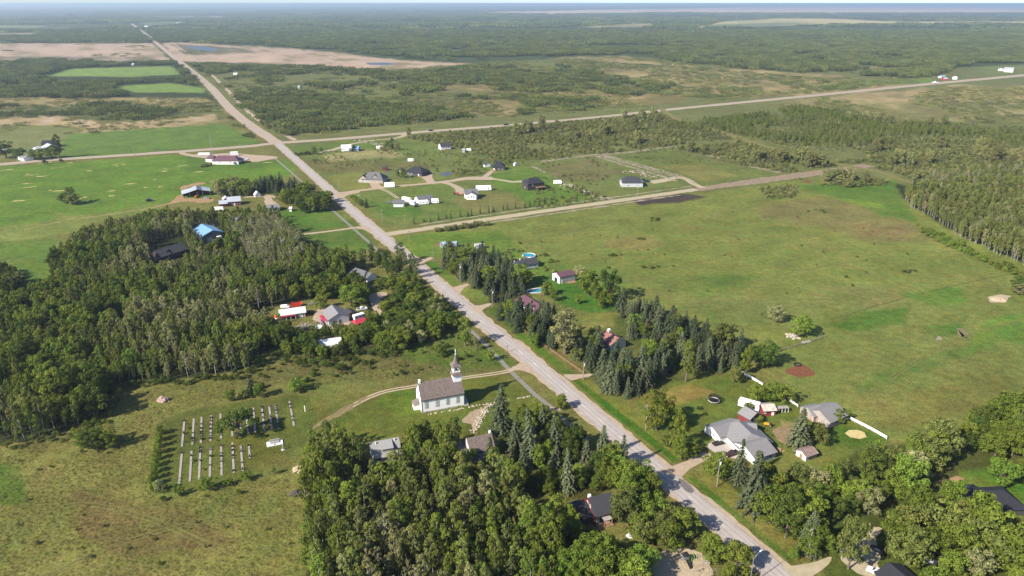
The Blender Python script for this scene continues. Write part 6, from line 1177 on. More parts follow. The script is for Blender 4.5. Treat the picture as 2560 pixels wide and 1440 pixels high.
# ---- single trees of the yards and fields
for a in [
 ('spruce', 'spruce', 1250, 1090, 960, 66, 'tall dark spruce standing alone beside the church lawn'),
 ('oak', 'dark', 598, 1108, 1022, 118, 'broad spreading tree with gaps in its crown over the grave strips'),
 ('broad', 'lime', 743, 985, 948, 50, 'round lime green bush on the field above the cemetery'), ('broad', 'lime', 578, 1008, 974, 30, 'left lime green bush of the clump above the cemetery'), ('broad', 'lime', 650, 998, 958, 32, 'right lime green bush of the clump above the cemetery'), ('spruce', 'spruce', 628, 985, 945, 30, 'dark spruce in the clump above the cemetery'), ('broad', 'olive', 612, 1000, 972, 26, 'small olive bush in the clump above the cemetery'),
 ('shrub', 'silver', 400, 1238, 1198, 32, 'silvery grey bush at the lower left corner of the cemetery'), ('broad', 'lime', 446, 1246, 1216, 30, 'small lime bush right of the silvery one'), ('broad', 'lime', 522, 1232, 1192, 36, 'tallest lime bush below the lower grave strips'), ('broad', 'lime', 571, 1218, 1198, 24, 'little lime bush between the two larger below the strips'), ('broad', 'lime', 617, 1206, 1180, 28, 'rightmost lime bush below the grave strips'), ('shrub', 'lime', 686, 1190, 1165, 18, 'thin young sapling right below the memorial'), ('shrub', 'lime', 500, 1230, 1214, 16, 'tiny bush left of the tallest lime bush'), ('shrub', 'mid', 596, 1240, 1222, 24, 'dark low bush in the grass below the cemetery'), ('shrub', 'dark', 410, 1256, 1238, 18, 'dark little bush below the silvery one'),
 ('broad', 'dark', 232, 1135, 1078, 60, 'dark bushy tree at the right of the lone clump in the left meadow'), ('broad', 'lime', 205, 1128, 1082, 36, 'lime bushy tree at the left of the lone clump in the left meadow'), ('broad', 'lime', 250, 1120, 1066, 40, 'tallest lime tree of the lone clump in the left meadow'), ('broad', 'mid', 280, 1128, 1074, 46, 'green bushy tree at the far right of the lone clump in the left meadow'),
 ('broad', 'mid', 1640, 1092, 978, 88, 'large round tree on the lawn left of the bungalow'), ('broad', 'mid', 1690, 1135, 1035, 46, 'tree right behind the large round lawn tree'), ('broad', 'mid', 1702, 1158, 1090, 46, 'lower bushy tree beside the bungalow verge'), ('shrub', 'dark', 1665, 1120, 1085, 44, 'dense shrub below the large round lawn tree'), ('broad', 'mid', 1728, 1150, 1112, 36, 'last bush of the lawn row beside the drive'),
 ('spruce', 'spruceb', 1995, 1128, 1018, 62, 'broad grey green spruce behind the bungalow'), ('broad', 'olive', 2040, 1118, 1060, 58, 'olive bushy tree right of the broad grey green spruce'), ('broad', 'mid', 2085, 1062, 1028, 52, 'bush against the horse barn wall'), ('broad', 'lime', 2110, 1055, 1026, 34, 'bright bush at the barn end of the white fence'),
 ('broad', 'mid', 1870, 1030, 1006, 26, 'round trimmed bush left of the small garage', ), ('shrub', 'lime', 1866, 1052, 1036, 20, 'small round bush left before the small garage door'), ('shrub', 'lime', 1898, 1060, 1037, 23, 'small round bush right before the small garage door'),
 ('broad', 'mid', 1890, 1012, 960, 52, 'left of the three joined trees behind the dark red shed'), ('broad', 'mid', 1925, 1010, 954, 54, 'middle of the three joined trees behind the dark red shed'), ('broad', 'mid', 1958, 1014, 962, 50, 'right of the three joined trees behind the dark red shed'),
 ('broad', 'silver', 1938, 812, 760, 44, 'silvery tree alone in the meadow behind the rock heap'), ('broad', 'lime', 2002, 848, 790, 58, 'yellow green tree over the rock heap'), ('broad', 'dark', 2545, 735, 690, 46, 'dark tree at the right meadow edge'), ('broad', 'pale', 2545, 740, 708, 30, 'pale shrub beside the dark right edge tree'),
 ('broad', 'olive', 1838, 962, 914, 36, 'brownish rounded tree at the end of the white fence'), ('broad', 'mid', 1862, 940, 862, 30, 'slim green tree behind the brownish one'), ('broad', 'dark', 1915, 925, 856, 66, 'broad dark tree beside the bonfire scar'), ('broad', 'dark', 1885, 915, 862, 44, 'dark tree left of the broad one at the bonfire scar'), ('poplar', 'mid', 1714, 962, 856, 44, 'tall slim green tree before the dark spruces of the lawn'),
 ('poplar', 'pale', 1412, 898, 780, 80, 'tall pale cottonwood behind the brown rail fence'), ('broad', 'lime', 1335, 872, 833, 32, 'round lime bush on the verge beside the brown rail fence'), ('broad', 'lime', 1317, 722, 684, 30, 'bright round tree beside the kidney shaped pool'), ('broad', 'mid', 1366, 742, 702, 32, 'round tree on the right of the kidney shaped pool'), ('broad', 'mid', 1384, 756, 722, 22, 'slim tree on the pool lawn'), ('broad', 'lime', 1444, 762, 736, 18, 'young tree on the bright green lawn'),
 ('broad', 'mid', 1472, 745, 674, 54, 'left dark tree of the group right of the metal garage'), ('broad', 'dark', 1522, 758, 668, 58, 'tallest dark tree of the group right of the metal garage'), ('broad', 'mid', 1502, 775, 718, 56, 'front tree of the group right of the metal garage'), ('broad', 'silver', 1448, 702, 664, 36, 'silvery tree behind the metal garage'), ('broad', 'lime', 1585, 830, 785, 40, 'bright tree among the plantation spruces'), ('broad', 'lime', 1612, 850, 808, 46, 'second bright tree among the plantation spruces'),
 ('poplar', 'mid', 1163, 872, 795, 44, 'tall tree beside the sidewalk above the church'), ('shrub', 'pale', 1190, 880, 838, 22, 'pale thin bush beside the sidewalk'), ('broad', 'lime', 1100, 895, 862, 34, 'lime bush in the grass above the church spire'), ('broad', 'lime', 1228, 905, 872, 24, 'bright bush at the sidewalk near the church drive'), ('shrub', 'lime', 1133, 916, 900, 18, 'little lime bush left of the church tower'),
 ('broad', 'mid', 800, 778, 738, 36, 'round tree on the gravel beside the pale compound house'), ('broad', 'mid', 879, 775, 712, 64, 'big bushy tree behind the pale compound house'), ('broad', 'mid', 1404, 1030, 986, 34, 'small half bare tree on the road edge opposite the bungalow lawn'),
 ('poplar', 'dark', 178, 512, 468, 30, 'left dark tree of the lone clump in the bright crop field'), ('broad', 'olive', 186, 514, 484, 40, 'right olive tree of the lone clump in the bright crop field'), ('broad', 'dark', 160, 510, 484, 28, 'low dark bush of the lone clump in the bright crop field'), 
 ('broad', 'dark', 16, 398, 352, 44, 'big dark tree at the left edge farm'), ('broad', 'dark', 52, 400, 370, 34, 'dark tree left of the farm drive'), ('broad', 'mid', 88, 402, 372, 50, 'bushy tree before the farm barns'), ('poplar', 'dark', 150, 396, 337, 22, 'tall narrow poplar at the farm field edge'), ('broad', 'mid', 130, 398, 366, 36, 'bushy tree left of the tall narrow poplar'), ('shrub', 'dark', 112, 412, 396, 18, 'dark bush on the cross road verge below the farm'), ('shrub', 'dark', 154, 409, 394, 14, 'second dark bush on the cross road verge below the farm'),
 ('spruce', 'spruce', 885, 379, 360, 18, 'dark shrubby spruce beside the white metal roofed house'), ('broad', 'dark', 976, 370, 352, 14, 'round dark tree on the lawn before the lane mouth'), ('broad', 'dark', 968, 366, 352, 12, 'second round dark tree on that lawn'), ('broad', 'dark', 980, 356, 344, 10, 'smallest round dark tree on that lawn'), ('broad', 'willow', 1022, 342, 318, 12, 'grey willow beside the lane mouth'), ('broad', 'mid', 1008, 446, 420, 16, 'green tree left of the black hip roofed house'), ('broad', 'mid', 996, 444, 424, 12, 'slim tree left of the green one'), ('spruce', 'spruce', 916, 520, 494, 14, 'dark spruce by the verge before the white garage'), ('broad', 'bluish', 1273, 408, 394, 10, 'round grey tree right of the pyramid roofed cabin'),
 ('broad', 'lime', 2505, 1225, 1150, 78, 'yellow green round tree on the right edge lawn'), ('dead', 'mid', 2206, 1160, 1118, 20, 'bare white tree standing out of the lower right wood'), ('broad', 'lime', 1985, 1405, 1370, 30, 'round lime shrub where the bottom drive meets the road'), ('broad', 'mid', 1793, 1210, 1132, 66, 'round green tree beside the transformer pole'),
 ('spruce', 'spruceb', 1880, 1295, 1130, 84, 'tall broad spruce right of the transformer pole'), ('spruce', 'spruceb', 1846, 1215, 1098, 44, 'spruce before the bungalow garage wall'), ('spruce', 'spruceb', 1226, 1190, 1092, 48, 'grey spruce against the white house below the church'),
]: one(*a)
# cemetery hedge and rows
for k in range(10): one('broad', 'lime', 402 - k * 2.2, 1090 + k * 16, 1062 + k * 16, 22, 'lime green bush of the hedge along the left side of the cemetery', 'cemetery hedge')
def row(kind, tint, p0, p1, n, hpx, wpx, label, group, jy=2, jh=.25):
    for k in range(n):
        t = (k + random.uniform(.2, .8)) / n; x = p0[0] + (p1[0] - p0[0]) * t; y = p0[1] + (p1[1] - p0[1]) * t + random.uniform(-jy, jy); h = hpx * random.uniform(1 - jh, 1 + jh); one(kind, tint, x, y, y - h, wpx * random.uniform(.8, 1.2), label, group)
row('spruce', 'spruce', (1030, 560), (1390, 508), 20, 18, 6, 'small young spruce in the row along the side road', 'young spruces along the side road', 2, .4)
row('broad', 'pale', (500, 420), (530, 414), 5, 8, 10, 'pale bush in the low thicket below the shop', 'thicket below the shop', 1); row('broad', 'dark', (585, 412), (625, 406), 6, 6, 9, 'dark low bush at the shop yard edge', 'bushes at the shop yard edge', 1)
row('broad', 'willow', (1085, 583), (1225, 562), 14, 13, 18, 'willow bush in the hedge below the side road', 'hedge below the side road', 2)
row('broad', 'dark', (735, 390), (785, 384), 8, 8, 9, 'dark bush in the clump by the crossing', 'bushes by the crossing', 2)
row('broad', 'mid', (880, 495), (905, 520), 7, 14, 13, 'bush of the thicket around the pole below the lane', 'thicket below the lane entrance', 3)
# ---- spruce belts
wood([(1088, 656), (1120, 640), (1200, 636), (1255, 660), (1300, 700), (1330, 728), (1310, 740), (1272, 745), (1240, 762), (1232, 748), (1196, 735), (1150, 702)], 5.2, [('spruce', 'spruceb', 5), ('broad', 'mid', .5), ('spruce', 'spruce', 5), ('spruce', 'brown', .6), ('broad', 'olive', .6)], (7, 13.5), 'spruce in the dense row right of the main road', 'spruces right of the main road', excl=[[(1100, 605), (1160, 608), (1150, 640), (1100, 640)]])
wood([(1248, 790), (1290, 755), (1308, 775), (1345, 800), (1400, 800), (1420, 850), (1400, 880), (1340, 855), (1290, 830)], 4.8, [('spruce', 'spruceb', 5), ('broad', 'mid', .8), ('spruce', 'spruce', 5), ('broad', 'olive', .4)], (7, 13), 'spruce in the clump before the maroon roofed bungalow', 'spruces before the maroon roofed bungalow')
wood([(1548, 785), (1572, 768), (1640, 785), (1720, 818), (1800, 862), (1862, 905), (1850, 935), (1790, 945), (1740, 930), (1690, 905), (1620, 870), (1570, 830)], 5.4, [('spruce', 'spruceb', 5), ('broad', 'olive', .7), ('spruce', 'spruce', 4), ('spruce', 'brown', .8), ('broad', 'mid', .8), ('broad', 'lime', .3)], (6, 12.5), 'spruce in the plantation behind the lawn', 'spruce plantation')
HX = [(1490, 815), (1592, 815), (1602, 905), (1500, 912)]
wood([(1450, 890), (1500, 870), (1560, 880), (1640, 900), (1690, 930), (1640, 970), (1600, 985), (1570, 1000), (1530, 1000), (1490, 968), (1478, 930)], 5.6, [('spruce', 'spruceb', 5), ('broad', 'mid', .6), ('spruce', 'spruce', 5), ('spruce', 'brown', .6), ('broad', 'olive', .4)], (8, 15), 'tall spruce beside the main road left of the lawn', 'roadside spruces left of the lawn', excl=[HX])
for x, yb, yt, w in ((1290, 1150, 1030, 50), (1330, 1170, 1022, 60), (1385, 1150, 1036, 52), (1310, 1225, 1110, 48), (1420, 1240, 1120, 46), (1360, 1090, 1010, 42), (1505, 1150, 1058, 40), (1555, 1180, 1085, 36), (1440, 1120, 1050, 38)): one('spruce', 'spruceb', x, yb, yt, w, 'tall spruce between the church garden and the road', 'spruces between church garden and road')
wood([(1262, 1062), (1330, 1050), (1385, 1060), (1440, 1110), (1520, 1165), (1570, 1205), (1530, 1225), (1440, 1230), (1330, 1250), (1300, 1200), (1275, 1120)], 6.2, [('broad', 'mid', 5), ('broad', 'lime', 1.5), ('broad', 'dark', 2), ('spruce', 'spruceb', 2)], (6, 11), 'bushy tree between the church garden and the road', 'trees between church garden and road')
wood([(1400, 860), (1450, 850), (1500, 850), (1490, 880), (1440, 905), (1415, 890)], 5.4, [('broad', 'mid', 3), ('spruce', 'spruceb', 3), ('broad', 'olive', 1)], (5, 10), 'tree between the cottonwood and the red brown roofed house', 'trees by the cottonwood', excl=[HX])
wood([(1560, 860), (1640, 870), (1700, 910), (1660, 930), (1600, 900)], 5.6, [('broad', 'mid', 3), ('broad', 'lime', 1.5), ('spruce', 'spruceb', 2)], (5, 9), 'tree filling the middle of the plantation', 'trees in the plantation middle', excl=[HX])
# ---- woods
XB = [[(368, 606), (460, 592), (488, 650), (455, 692), (380, 694)], [(478, 562), (552, 558), (572, 628), (505, 634)]]
wood([(-60, 1108), (60, 1108), (180, 1078), (262, 1034), (285, 975), (330, 952), (420, 955), (500, 940), (620, 928), (648, 890), (700, 872), (742, 858), (690, 828), (648, 812), (610, 806), (618, 782), (690, 764), (760, 748), (800, 738), (870, 712), (880, 690), (860, 655), (800, 650), (765, 632), (742, 600), (720, 575), (690, 560), (600, 562), (540, 556), (430, 556), (360, 566), (215, 600), (160, 645), (128, 690), (150, 728), (50, 765), (-60, 800)], 3.3,
     [('thin', 'pale', 1.0), ('aspen', 'pale', 1.6), ('aspen', 'silver', .7), ('aspen', 'aspen', 3.2), ('aspen', 'lime', .7), ('aspen', 'mid', 2.6), ('broad', 'mid', 1.5), ('broad', 'dark', 2.6)], (5, 13), 'slender tree in the big wood left of the main road', 'big wood left of the main road', thin=(13, .31), excl=XB + [[(560, 565), (690, 562), (745, 602), (770, 650), (720, 700), (640, 690)]], off=2)
wood([(560, 565), (690, 562), (745, 602), (770, 650), (720, 700), (640, 690)], 3.2, [('thin', 'pale', 5), ('thin', 'aspen', 2), ('aspen', 'aspen', 2), ('dead', 'mid', .5)], (9, 12.5), 'pale thin leaved aspen of the bare patch in the big wood', 'bare aspen patch in the big wood', excl=XB)
wood([(-60, 680), (40, 685), (55, 715), (20, 750), (-60, 760)], 3.5, [('broad', 'dark', 3), ('broad', 'olive', 1)], (5, 8), 'dark bush in the clump at the left edge meadow', 'dark clump at the left edge')
wood([(762, 1240), (776, 1180), (800, 1120), (830, 1108), (880, 1130), (905, 1165), (940, 1172), (1010, 1160), (1050, 1130), (1100, 1115), (1140, 1118), (1160, 1160), (1200, 1170), (1250, 1180), (1290, 1240), (1330, 1290), (1345, 1330), (1390, 1370), (1400, 1540), (780, 1560), (768, 1380)], 3.3,
     [('thin', 'pale', 2.), ('aspen', 'pale', 1.6), ('aspen', 'aspen', 3.5), ('aspen', 'mid', 3.2), ('aspen', 'lime', 1.2), ('broad', 'mid', 1.2), ('broad', 'dark', .8)], (6, 14), 'slender aspen in the wood at the bottom of the view', 'aspen wood at the bottom of the view', excl=[[(900, 1095), (1005, 1085), (1022, 1205), (925, 1222)], [(1135, 1085), (1245, 1075), (1240, 1185), (1150, 1200)]], off=5)
wood([(768, 1300), (800, 1290), (860, 1420), (850, 1560), (760, 1560)], 3.2, [('shrub', 'lime', 3), ('shrub', 'mid', 2)], (5, 8), 'low bush at the left edge of the bottom aspen wood', 'bushes at the left edge of the aspen wood')
wood([(1400, 1400), (1450, 1385), (1540, 1388), (1590, 1400), (1625, 1430), (1640, 1530), (1400, 1540)], 5.6, [('broad', 'mid', 5), ('broad', 'lime', 1.2), ('broad', 'olive', 2), ('broad', 'dark', 1)], (8, 12), 'bushy tree below the dark brown house', 'trees below the dark brown house', excl=[[(1555, 1315), (1600, 1315), (1600, 1360), (1560, 1360)]], off=7)
for x, yb, yt, w, tn in ((1396, 1330, 1240, 62, 'lime'), (1432, 1358, 1288, 60, 'lime'), (1335, 1330, 1270, 48, 'mid'), (1310, 1310, 1265, 40, 'lime'), (1445, 1230, 1170, 40, 'mid')): one('broad', tn, x, yb, yt, w, 'round green tree on the lawn left of the dark brown house', 'round trees left of the dark brown house')
wood([(1500, 1222), (1560, 1205), (1610, 1222), (1652, 1240), (1655, 1268), (1620, 1290), (1578, 1290), (1562, 1258)], 5.2, [('broad', 'mid', 5), ('broad', 'olive', 2), ('broad', 'lime', 1)], (8, 11.5), 'bushy tree between the dark brown house and the road', 'trees between the dark brown house and the road')
wood([(1560, 1310), (1600, 1300), (1660, 1310), (1700, 1330), (1745, 1352), (1700, 1362), (1640, 1375), (1600, 1370)], 5.4, [('broad', 'mid', 5), ('broad', 'olive', 2.5), ('broad', 'lime', 1)], (8, 11.5), 'bushy tree above the sandy playground', 'trees above the playground')
wood([(1775, 1395), (1795, 1390), (1830, 1420), (1860, 1460), (1850, 1530), (1800, 1500), (1780, 1440)], 5.0, [('broad', 'mid', 5), ('broad', 'lime', 1)], (7, 10.5), 'bushy tree between the playground and the road', 'trees between playground and road')
wood([(1828, 1240), (1900, 1215), (1960, 1240), (2030, 1290), (2060, 1340), (2050, 1395), (2010, 1395), (1960, 1360), (1890, 1310)], 5.2, [('spruce', 'spruceb', 3), ('spruce', 'brown', .8), ('broad', 'mid', 3), ('broad', 'dark', 2), ('broad', 'olive', 1)], (8, 14), 'tree in the belt along the right of the main road at the bottom', 'belt right of the main road at the bottom')
wood([(1930, 1215), (2010, 1215), (2060, 1205), (2110, 1190), (2200, 1178), (2290, 1155), (2370, 1122), (2410, 1122), (2400, 1170), (2340, 1200), (2300, 1240), (2240, 1290), (2180, 1310), (2110, 1330), (2040, 1290), (1970, 1240)], 5.6, [('broad', 'mid', 4.5), ('broad', 'olive', 1.5), ('broad', 'silver', .8), ('broad', 'aspen', 1.5), ('broad', 'lime', .8), ('poplar', 'mid', 1), ('broad', 'dark', 1.4)], (7, 13), 'bushy tree in the lower right wood', 'lower right wood', off=9)
wood([(2400, 1100), (2450, 1060), (2560, 1000), (2640, 985), (2640, 1140), (2540, 1155), (2450, 1150)], 4.8, [('broad', 'dark', 3), ('broad', 'mid', 3), ('broad', 'lime', 1.5), ('broad', 'olive', 1.5), ('thin', 'pale', .8)], (6, 10.5), 'bushy tree in the copse at the right edge', 'right edge copse', off=11)
wood([(2195, 1335), (2290, 1310), (2380, 1290), (2430, 1310), (2450, 1360), (2560, 1330), (2660, 1350), (2680, 1540), (2300, 1540), (2290, 1440), (2260, 1400), (2225, 1405), (2205, 1370)], 8.2, [('broad', 'lime', 1.6), ('broad', 'mid', 4.5), ('broad', 'aspen', 1.5), ('broad', 'silver', .6), ('spruce', 'spruceb', .6)], (9, 13), 'large leafy tree in the bottom right gardens', 'bottom right garden trees', off=13, excl=[[(2285, 1385), (2350, 1385), (2350, 1440), (2290, 1440)], [(2462, 1250), (2570, 1250), (2570, 1350), (2470, 1350)]])
for x, yb, yt, w, tn in ((2285, 1330, 1228, 84, 'mid'), (2370, 1290, 1205, 60, 'lime'), (2440, 1375, 1240, 90, 'lime'), (2240, 1390, 1300, 90, 'mid'), (2330, 1420, 1330, 90, 'mid'), (2120, 1440, 1300, 70, 'olive')): one('broad', tn, x, yb, yt, w, 'large leafy tree in the bottom right gardens', 'bottom right garden trees')
wood([(2580, 1160), (2640, 1150), (2640, 1320), (2575, 1300), (2570, 1240)], 6, [('broad', 'mid', 3), ('broad', 'pale', 1)], (7, 10), 'leafy tree at the right edge beside the lawn', 'right edge lawn trees')
# compound trees
wood([(965, 778), (1000, 760), (1075, 742), (1105, 765), (1125, 800), (1152, 822), (1100, 850), (1040, 868), (980, 888), (905, 872), (890, 845), (930, 815), (960, 806)], 4.3, [('broad', 'mid', 5), ('broad', 'dark', 2.5), ('broad', 'silver', 1.5), ('broad', 'lime', .6)], (6.5, 10), 'bushy tree in the dense hedge between the compound and the road', 'hedge between compound and road', off=15, mg=2.5)
wood([(690, 850), (740, 842), (800, 842), (870, 838), (890, 866), (880, 890), (800, 895), (720, 890)], 4.2, [('broad', 'mid', 4), ('broad', 'dark', 3)], (5, 8), 'bushy tree below the compound yard', 'trees below the compound', off=16, excl=[[(788, 850), (858, 842), (862, 872), (800, 880)]])
wood([(760, 748), (820, 730), (900, 715), (925, 738), (920, 765), (860, 750), (800, 752)], 4.6, [('broad', 'mid', 4), ('broad', 'dark', 2), ('broad', 'lime', 1.)], (6, 10), 'bushy tree behind the compound', 'trees behind the compound', off=17)
wood([(800, 690), (850, 672), (960, 655), (1030, 662), (1040, 690), (1020, 705), (960, 700), (950, 672), (880, 668), (870, 700)], 4.8, [('poplar', 'dark', 4), ('poplar', 'olive', 2), ('broad', 'dark', 2)], (9, 14), 'tall dark poplar in the row across the main road from the spruces', 'poplars by the main road', off=18, mg=2)
wood([(940, 715), (1020, 700), (1060, 725), (1000, 742), (945, 735)], 5, [('broad', 'mid', 3)], (5, 8), 'low bushy tree before the grey board fence', 'trees before the board fence')
wood([(700, 905), (800, 895), (900, 890), (1000, 880), (985, 905), (880, 930), (740, 925)], 5.2, [('shrub', 'dark', 3), ('shrub', 'mid', 2), ('spruce', 'spruce', 1)], (5, 10), 'dark low tree in the loose line below the compound', 'loose line below the compound', thin=(14, .42))
# farm
wood([(630, 474), (700, 466), (740, 474), (745, 488), (640, 490)], 4.8, [('spruce', 'spruce', 6)], (9, 13), 'dark spruce in the farm shelterbelt', 'spruces of the farm shelterbelt'); wood([(520, 478), (560, 470), (640, 470), (640, 488), (560, 494)], 5., [('broad', 'mid', 3), ('broad', 'silver', 1.5), ('broad', 'dark', 2)], (7, 10), 'bushy tree in the farm shelterbelt', 'trees of the farm shelterbelt')
wood([(690, 495), (740, 490), (790, 482), (835, 515), (835, 530), (760, 535), (735, 520), (700, 510)], 5.2, [('broad', 'dark', 3), ('broad', 'mid', 3)], (8, 11), 'bushy tree between the farm and the main road', 'trees between farm and main road', mg=2.5)
wood([(470, 558), (560, 552), (690, 546), (700, 562), (560, 570), (480, 568)], 4.2, [('aspen', 'dark', 3), ('aspen', 'mid', 2), ('broad', 'dark', 2)], (8, 11), 'tree at the top edge of the big wood below the farm', 'wood edge below the farm')
# right aspen wood
wood([(2255, 500), (2320, 480), (2420, 470), (2560, 470), (2700, 480), (2800, 760), (2620, 690), (2560, 668), (2500, 642), (2440, 618), (2380, 580), (2330, 545), (2280, 520)], 3.6, [('thin', 'pale', 1.2), ('aspen', 'aspen', 4), ('aspen', 'olive', 1.6), ('aspen', 'pale', 1), ('thin', 'rust', .3), ('aspen', 'mid', 1.4)], (8.5, 12), 'white trunked aspen in the wood at the right edge', 'white trunked aspen wood at right', off=19)
wood([(2290, 560), (2380, 600), (2480, 650), (2600, 700), (2600, 720), (2480, 668), (2380, 622), (2300, 580)], 3.4, [('shrub', 'mid', 3), ('shrub', 'lime', 2)], (5, 9), 'low bush along the foot of the white trunked aspens', 'bushes at the aspen wood edge')
# loose shrubs in the church field and meadows
def loose(poly, n, tints, hr, label, group, kinds=('shrub',)):
    P = GA(poly); x0, y0 = P.min(0); x1, y1 = P.max(0); c = 0; t = 0
    while c < n and t < n * 30:
        t += 1; x = random.uniform(x0, x1); y = random.uniform(y0, y1)
        if not inpoly(P, np.array([x]), np.array([y]))[0] or not offroad(np.array([x]), np.array([y]))[0]: continue
        c += 1; h = random.uniform(*hr); PLANTS.append((random.choice(kinds), random.choice(tints), x, y, h, h * random.uniform(1., 1.6), label, group))
loose([(560, 960), (640, 900), (760, 880), (1000, 860), (1160, 825), (1240, 890), (1130, 930), (960, 950), (740, 975)], 75, ['dark', 'mid', 'dark', 'olive'], (1., 2.8), 'small dark bush scattered in the field above the church', 'bushes in the church field', ('shrub', 'shrub', 'shrub', 'broad'))
for p0, p1, n_ in (((0, 1125), (180, 1095), 14), ((180, 1095), (285, 1045), 12), ((285, 1020), (310, 970), 8), ((310, 968), (500, 955), 16), ((500, 955), (640, 940), 14), ((640, 915), (750, 880), 12)): row('shrub', random.choice(['mid', 'lime', 'dark', 'olive']), p0, p1, n_, 16, 20, 'low bush along the front edge of the big wood', 'bushes before the big wood', 9, .5)
loose([(40, 1140), (380, 1060), (560, 1010), (560, 1240), (740, 1220), (740, 1420), (0, 1440)], 55, ['olive', 'mid', 'dark'], (.5, 1.4), 'tiny bush in the rough left meadow', 'tiny bushes of the left meadow')
loose([(1290, 620), (1750, 500), (2200, 560), (2500, 720), (2100, 830), (1700, 760), (1480, 700)], 60, ['olive', 'dark', 'willow'], (.6, 1.8), 'small dark bush dotted over the big meadow', 'bushes of the big meadow')
for x, y, s_ in ((1620, 672, 50), (1630, 550, 30), (1350, 640, 40), (2275, 680, 40), (2040, 530, 40), (1540, 640, 30), (1380, 655, 30), (1600, 600, 30)):
    for _ in range(5): one('shrub', random.choice(['mid', 'olive', 'dark']), x + random.uniform(-s_ / 2, s_ / 2), y + random.uniform(-4, 4), y - random.uniform(4, 10), random.uniform(9, 18), 'bush in a small thicket on the big meadow', 'thickets on the big meadow')
loose([(700, 400), (1000, 395), (1100, 380), (1350, 420), (1200, 440), (900, 430), (800, 440)], 60, ['willow', 'olive', 'mid'], (1., 2.6), 'willow bush in the rough grass of the settlement', 'willow bushes of the settlement'); loose([(1330, 500), (1500, 480), (1520, 500), (1340, 530)], 60, ['willow', 'bluish'], (1.4, 3.2), 'willow bush in the thicket beside the side road', 'willow thicket beside the side road')
loose([(1250, 640), (1290, 600), (1400, 680), (1420, 700), (1340, 690)], 22, ['willow', 'mid', 'pale'], (1.4, 3.), 'willow bush along the fence of the round pool lot', 'willows along the pool lot fence'); loose([(1900, 960), (1950, 1100), (1820, 1060)], 5, ['mid'], (.6, 1.), 'low garden bush on the bungalow lawn', 'garden bushes of the bungalow')
NAMES = {'broad': 'broadleaf_tree', 'oak': 'spreading_tree', 'aspen': 'aspen_tree', 'thin': 'aspen_tree', 'dead': 'dead_tree', 'poplar': 'poplar_tree', 'spruce': 'spruce_tree', 'shrub': 'bush'}
H0R = {k: raw(k, 0)[2:4] for k in NAMES}
# the largest in the picture become things of their own, the others the mass of the wood
LMK = [('church', 1105, 1020), ('grey cottage', 963, 1150), ('shingled white house', 1200, 1135), ('dark brown house', 1495, 1300), ('sandy playground', 1700, 1400), ('large bungalow', 1860, 1110), ('horse barn', 2065, 1040), ('right black roofed house', 2475, 1260), ('bottom right garage', 2240, 1435), ('street lamp', 1874, 1440), ('transformer pole', 1792, 1216), ('old small shed', 2018, 1135), ('memorial slab', 687, 1109), ('sand pile', 748, 1176),
       ('pale compound house', 840, 800), ('red and white shed', 730, 790), ('white arch shed', 822, 864), ('blue roofed garage', 515, 590), ('charcoal roofed house', 420, 640), ('round pool', 1322, 642), ('maroon roofed bungalow', 1330, 765), ('cream metal garage', 1411, 695), ('red brown roofed house', 1530, 850), ('trampoline', 1784, 1005), ('rock heap', 1985, 842), ('leaning pole', 2019, 1392), ('long red barn', 583, 505), ('low white farm bungalow', 680, 520), ('board fence', 970, 716), ('white garage tent', 1174, 656), ('small garage', 1878, 1035), ('poplar shaded house', 905, 690),
       ('pale sand mound', 2497, 750), ('lone meadow clump', 240, 1120), ('silvery bush', 400, 1238), ('stone path', 1195, 1050), ('bonfire scar', 2000, 930), ('black pergola', 2318, 1418), ('white canopy', 1578, 1340)]
TW = {'mid': 'green', 'lime': 'yellow green', 'dark': 'dark green', 'silver': 'silvery', 'olive': 'olive', 'aspen': 'soft green', 'pale': 'pale green', 'spruce': 'dark', 'spruceb': 'grey green', 'brown': 'browning', 'willow': 'willow green', 'bluish': 'bluish', 'rust': 'rusty'}
NW = {'broad': 'bushy tree', 'oak': 'tree', 'aspen': 'slender aspen', 'thin': 'thin aspen', 'dead': 'bare tree', 'poplar': 'tall poplar', 'spruce': 'spruce', 'shrub': 'low bush'}
def which(kd, tn, x, y, h, lb):
    px, py = (float(v) for v in toPX(x, y)); d = [(math.hypot(px - a, (py - b) * 1.3), n, px - a, py - b) for n, a, b in LMK]; d.sort(); d0, n, dx, dy = d[0]
    if d0 > 420: return lb
    H = H0R[kd][0]; sz = 'big ' if h > H * .92 else 'small ' if h < H * .68 else ''
    di = ('right of' if dx > 0 else 'left of') if abs(dx) > abs(dy) * 1.3 else ('in front of' if dy > 0 else 'behind')
    far_ = 'close ' if d0 < 55 else 'just ' if d0 < 110 else '' if d0 < 180 else 'far '
    d1 = [q for q in d[1:] if q[1] != n][0]
    return f'{sz}{TW[tn]} {NW[kd]} {far_}{di} the {n}'
cnt = {}; rest = []
def shown(p):
    d = math.sqrt(p[2] ** 2 + p[3] ** 2 + CAMZ ** 2); px, py = toPX(p[2], p[3], p[4] * .6); vis = -20 < px < 2580 and py < 1460
    return (p[4] * p[5]) ** .5 / d * (1 if vis else .001)
PLANTS.sort(key=lambda p: -(shown(p) + (10 if p[7] is None else 0)))
LIM = {'aspen_tree': 300, 'broadleaf_tree': 300, 'spruce_tree': 250, 'bush': 220, 'poplar_tree': 60, 'dead_tree': 20, 'spreading_tree': 5}
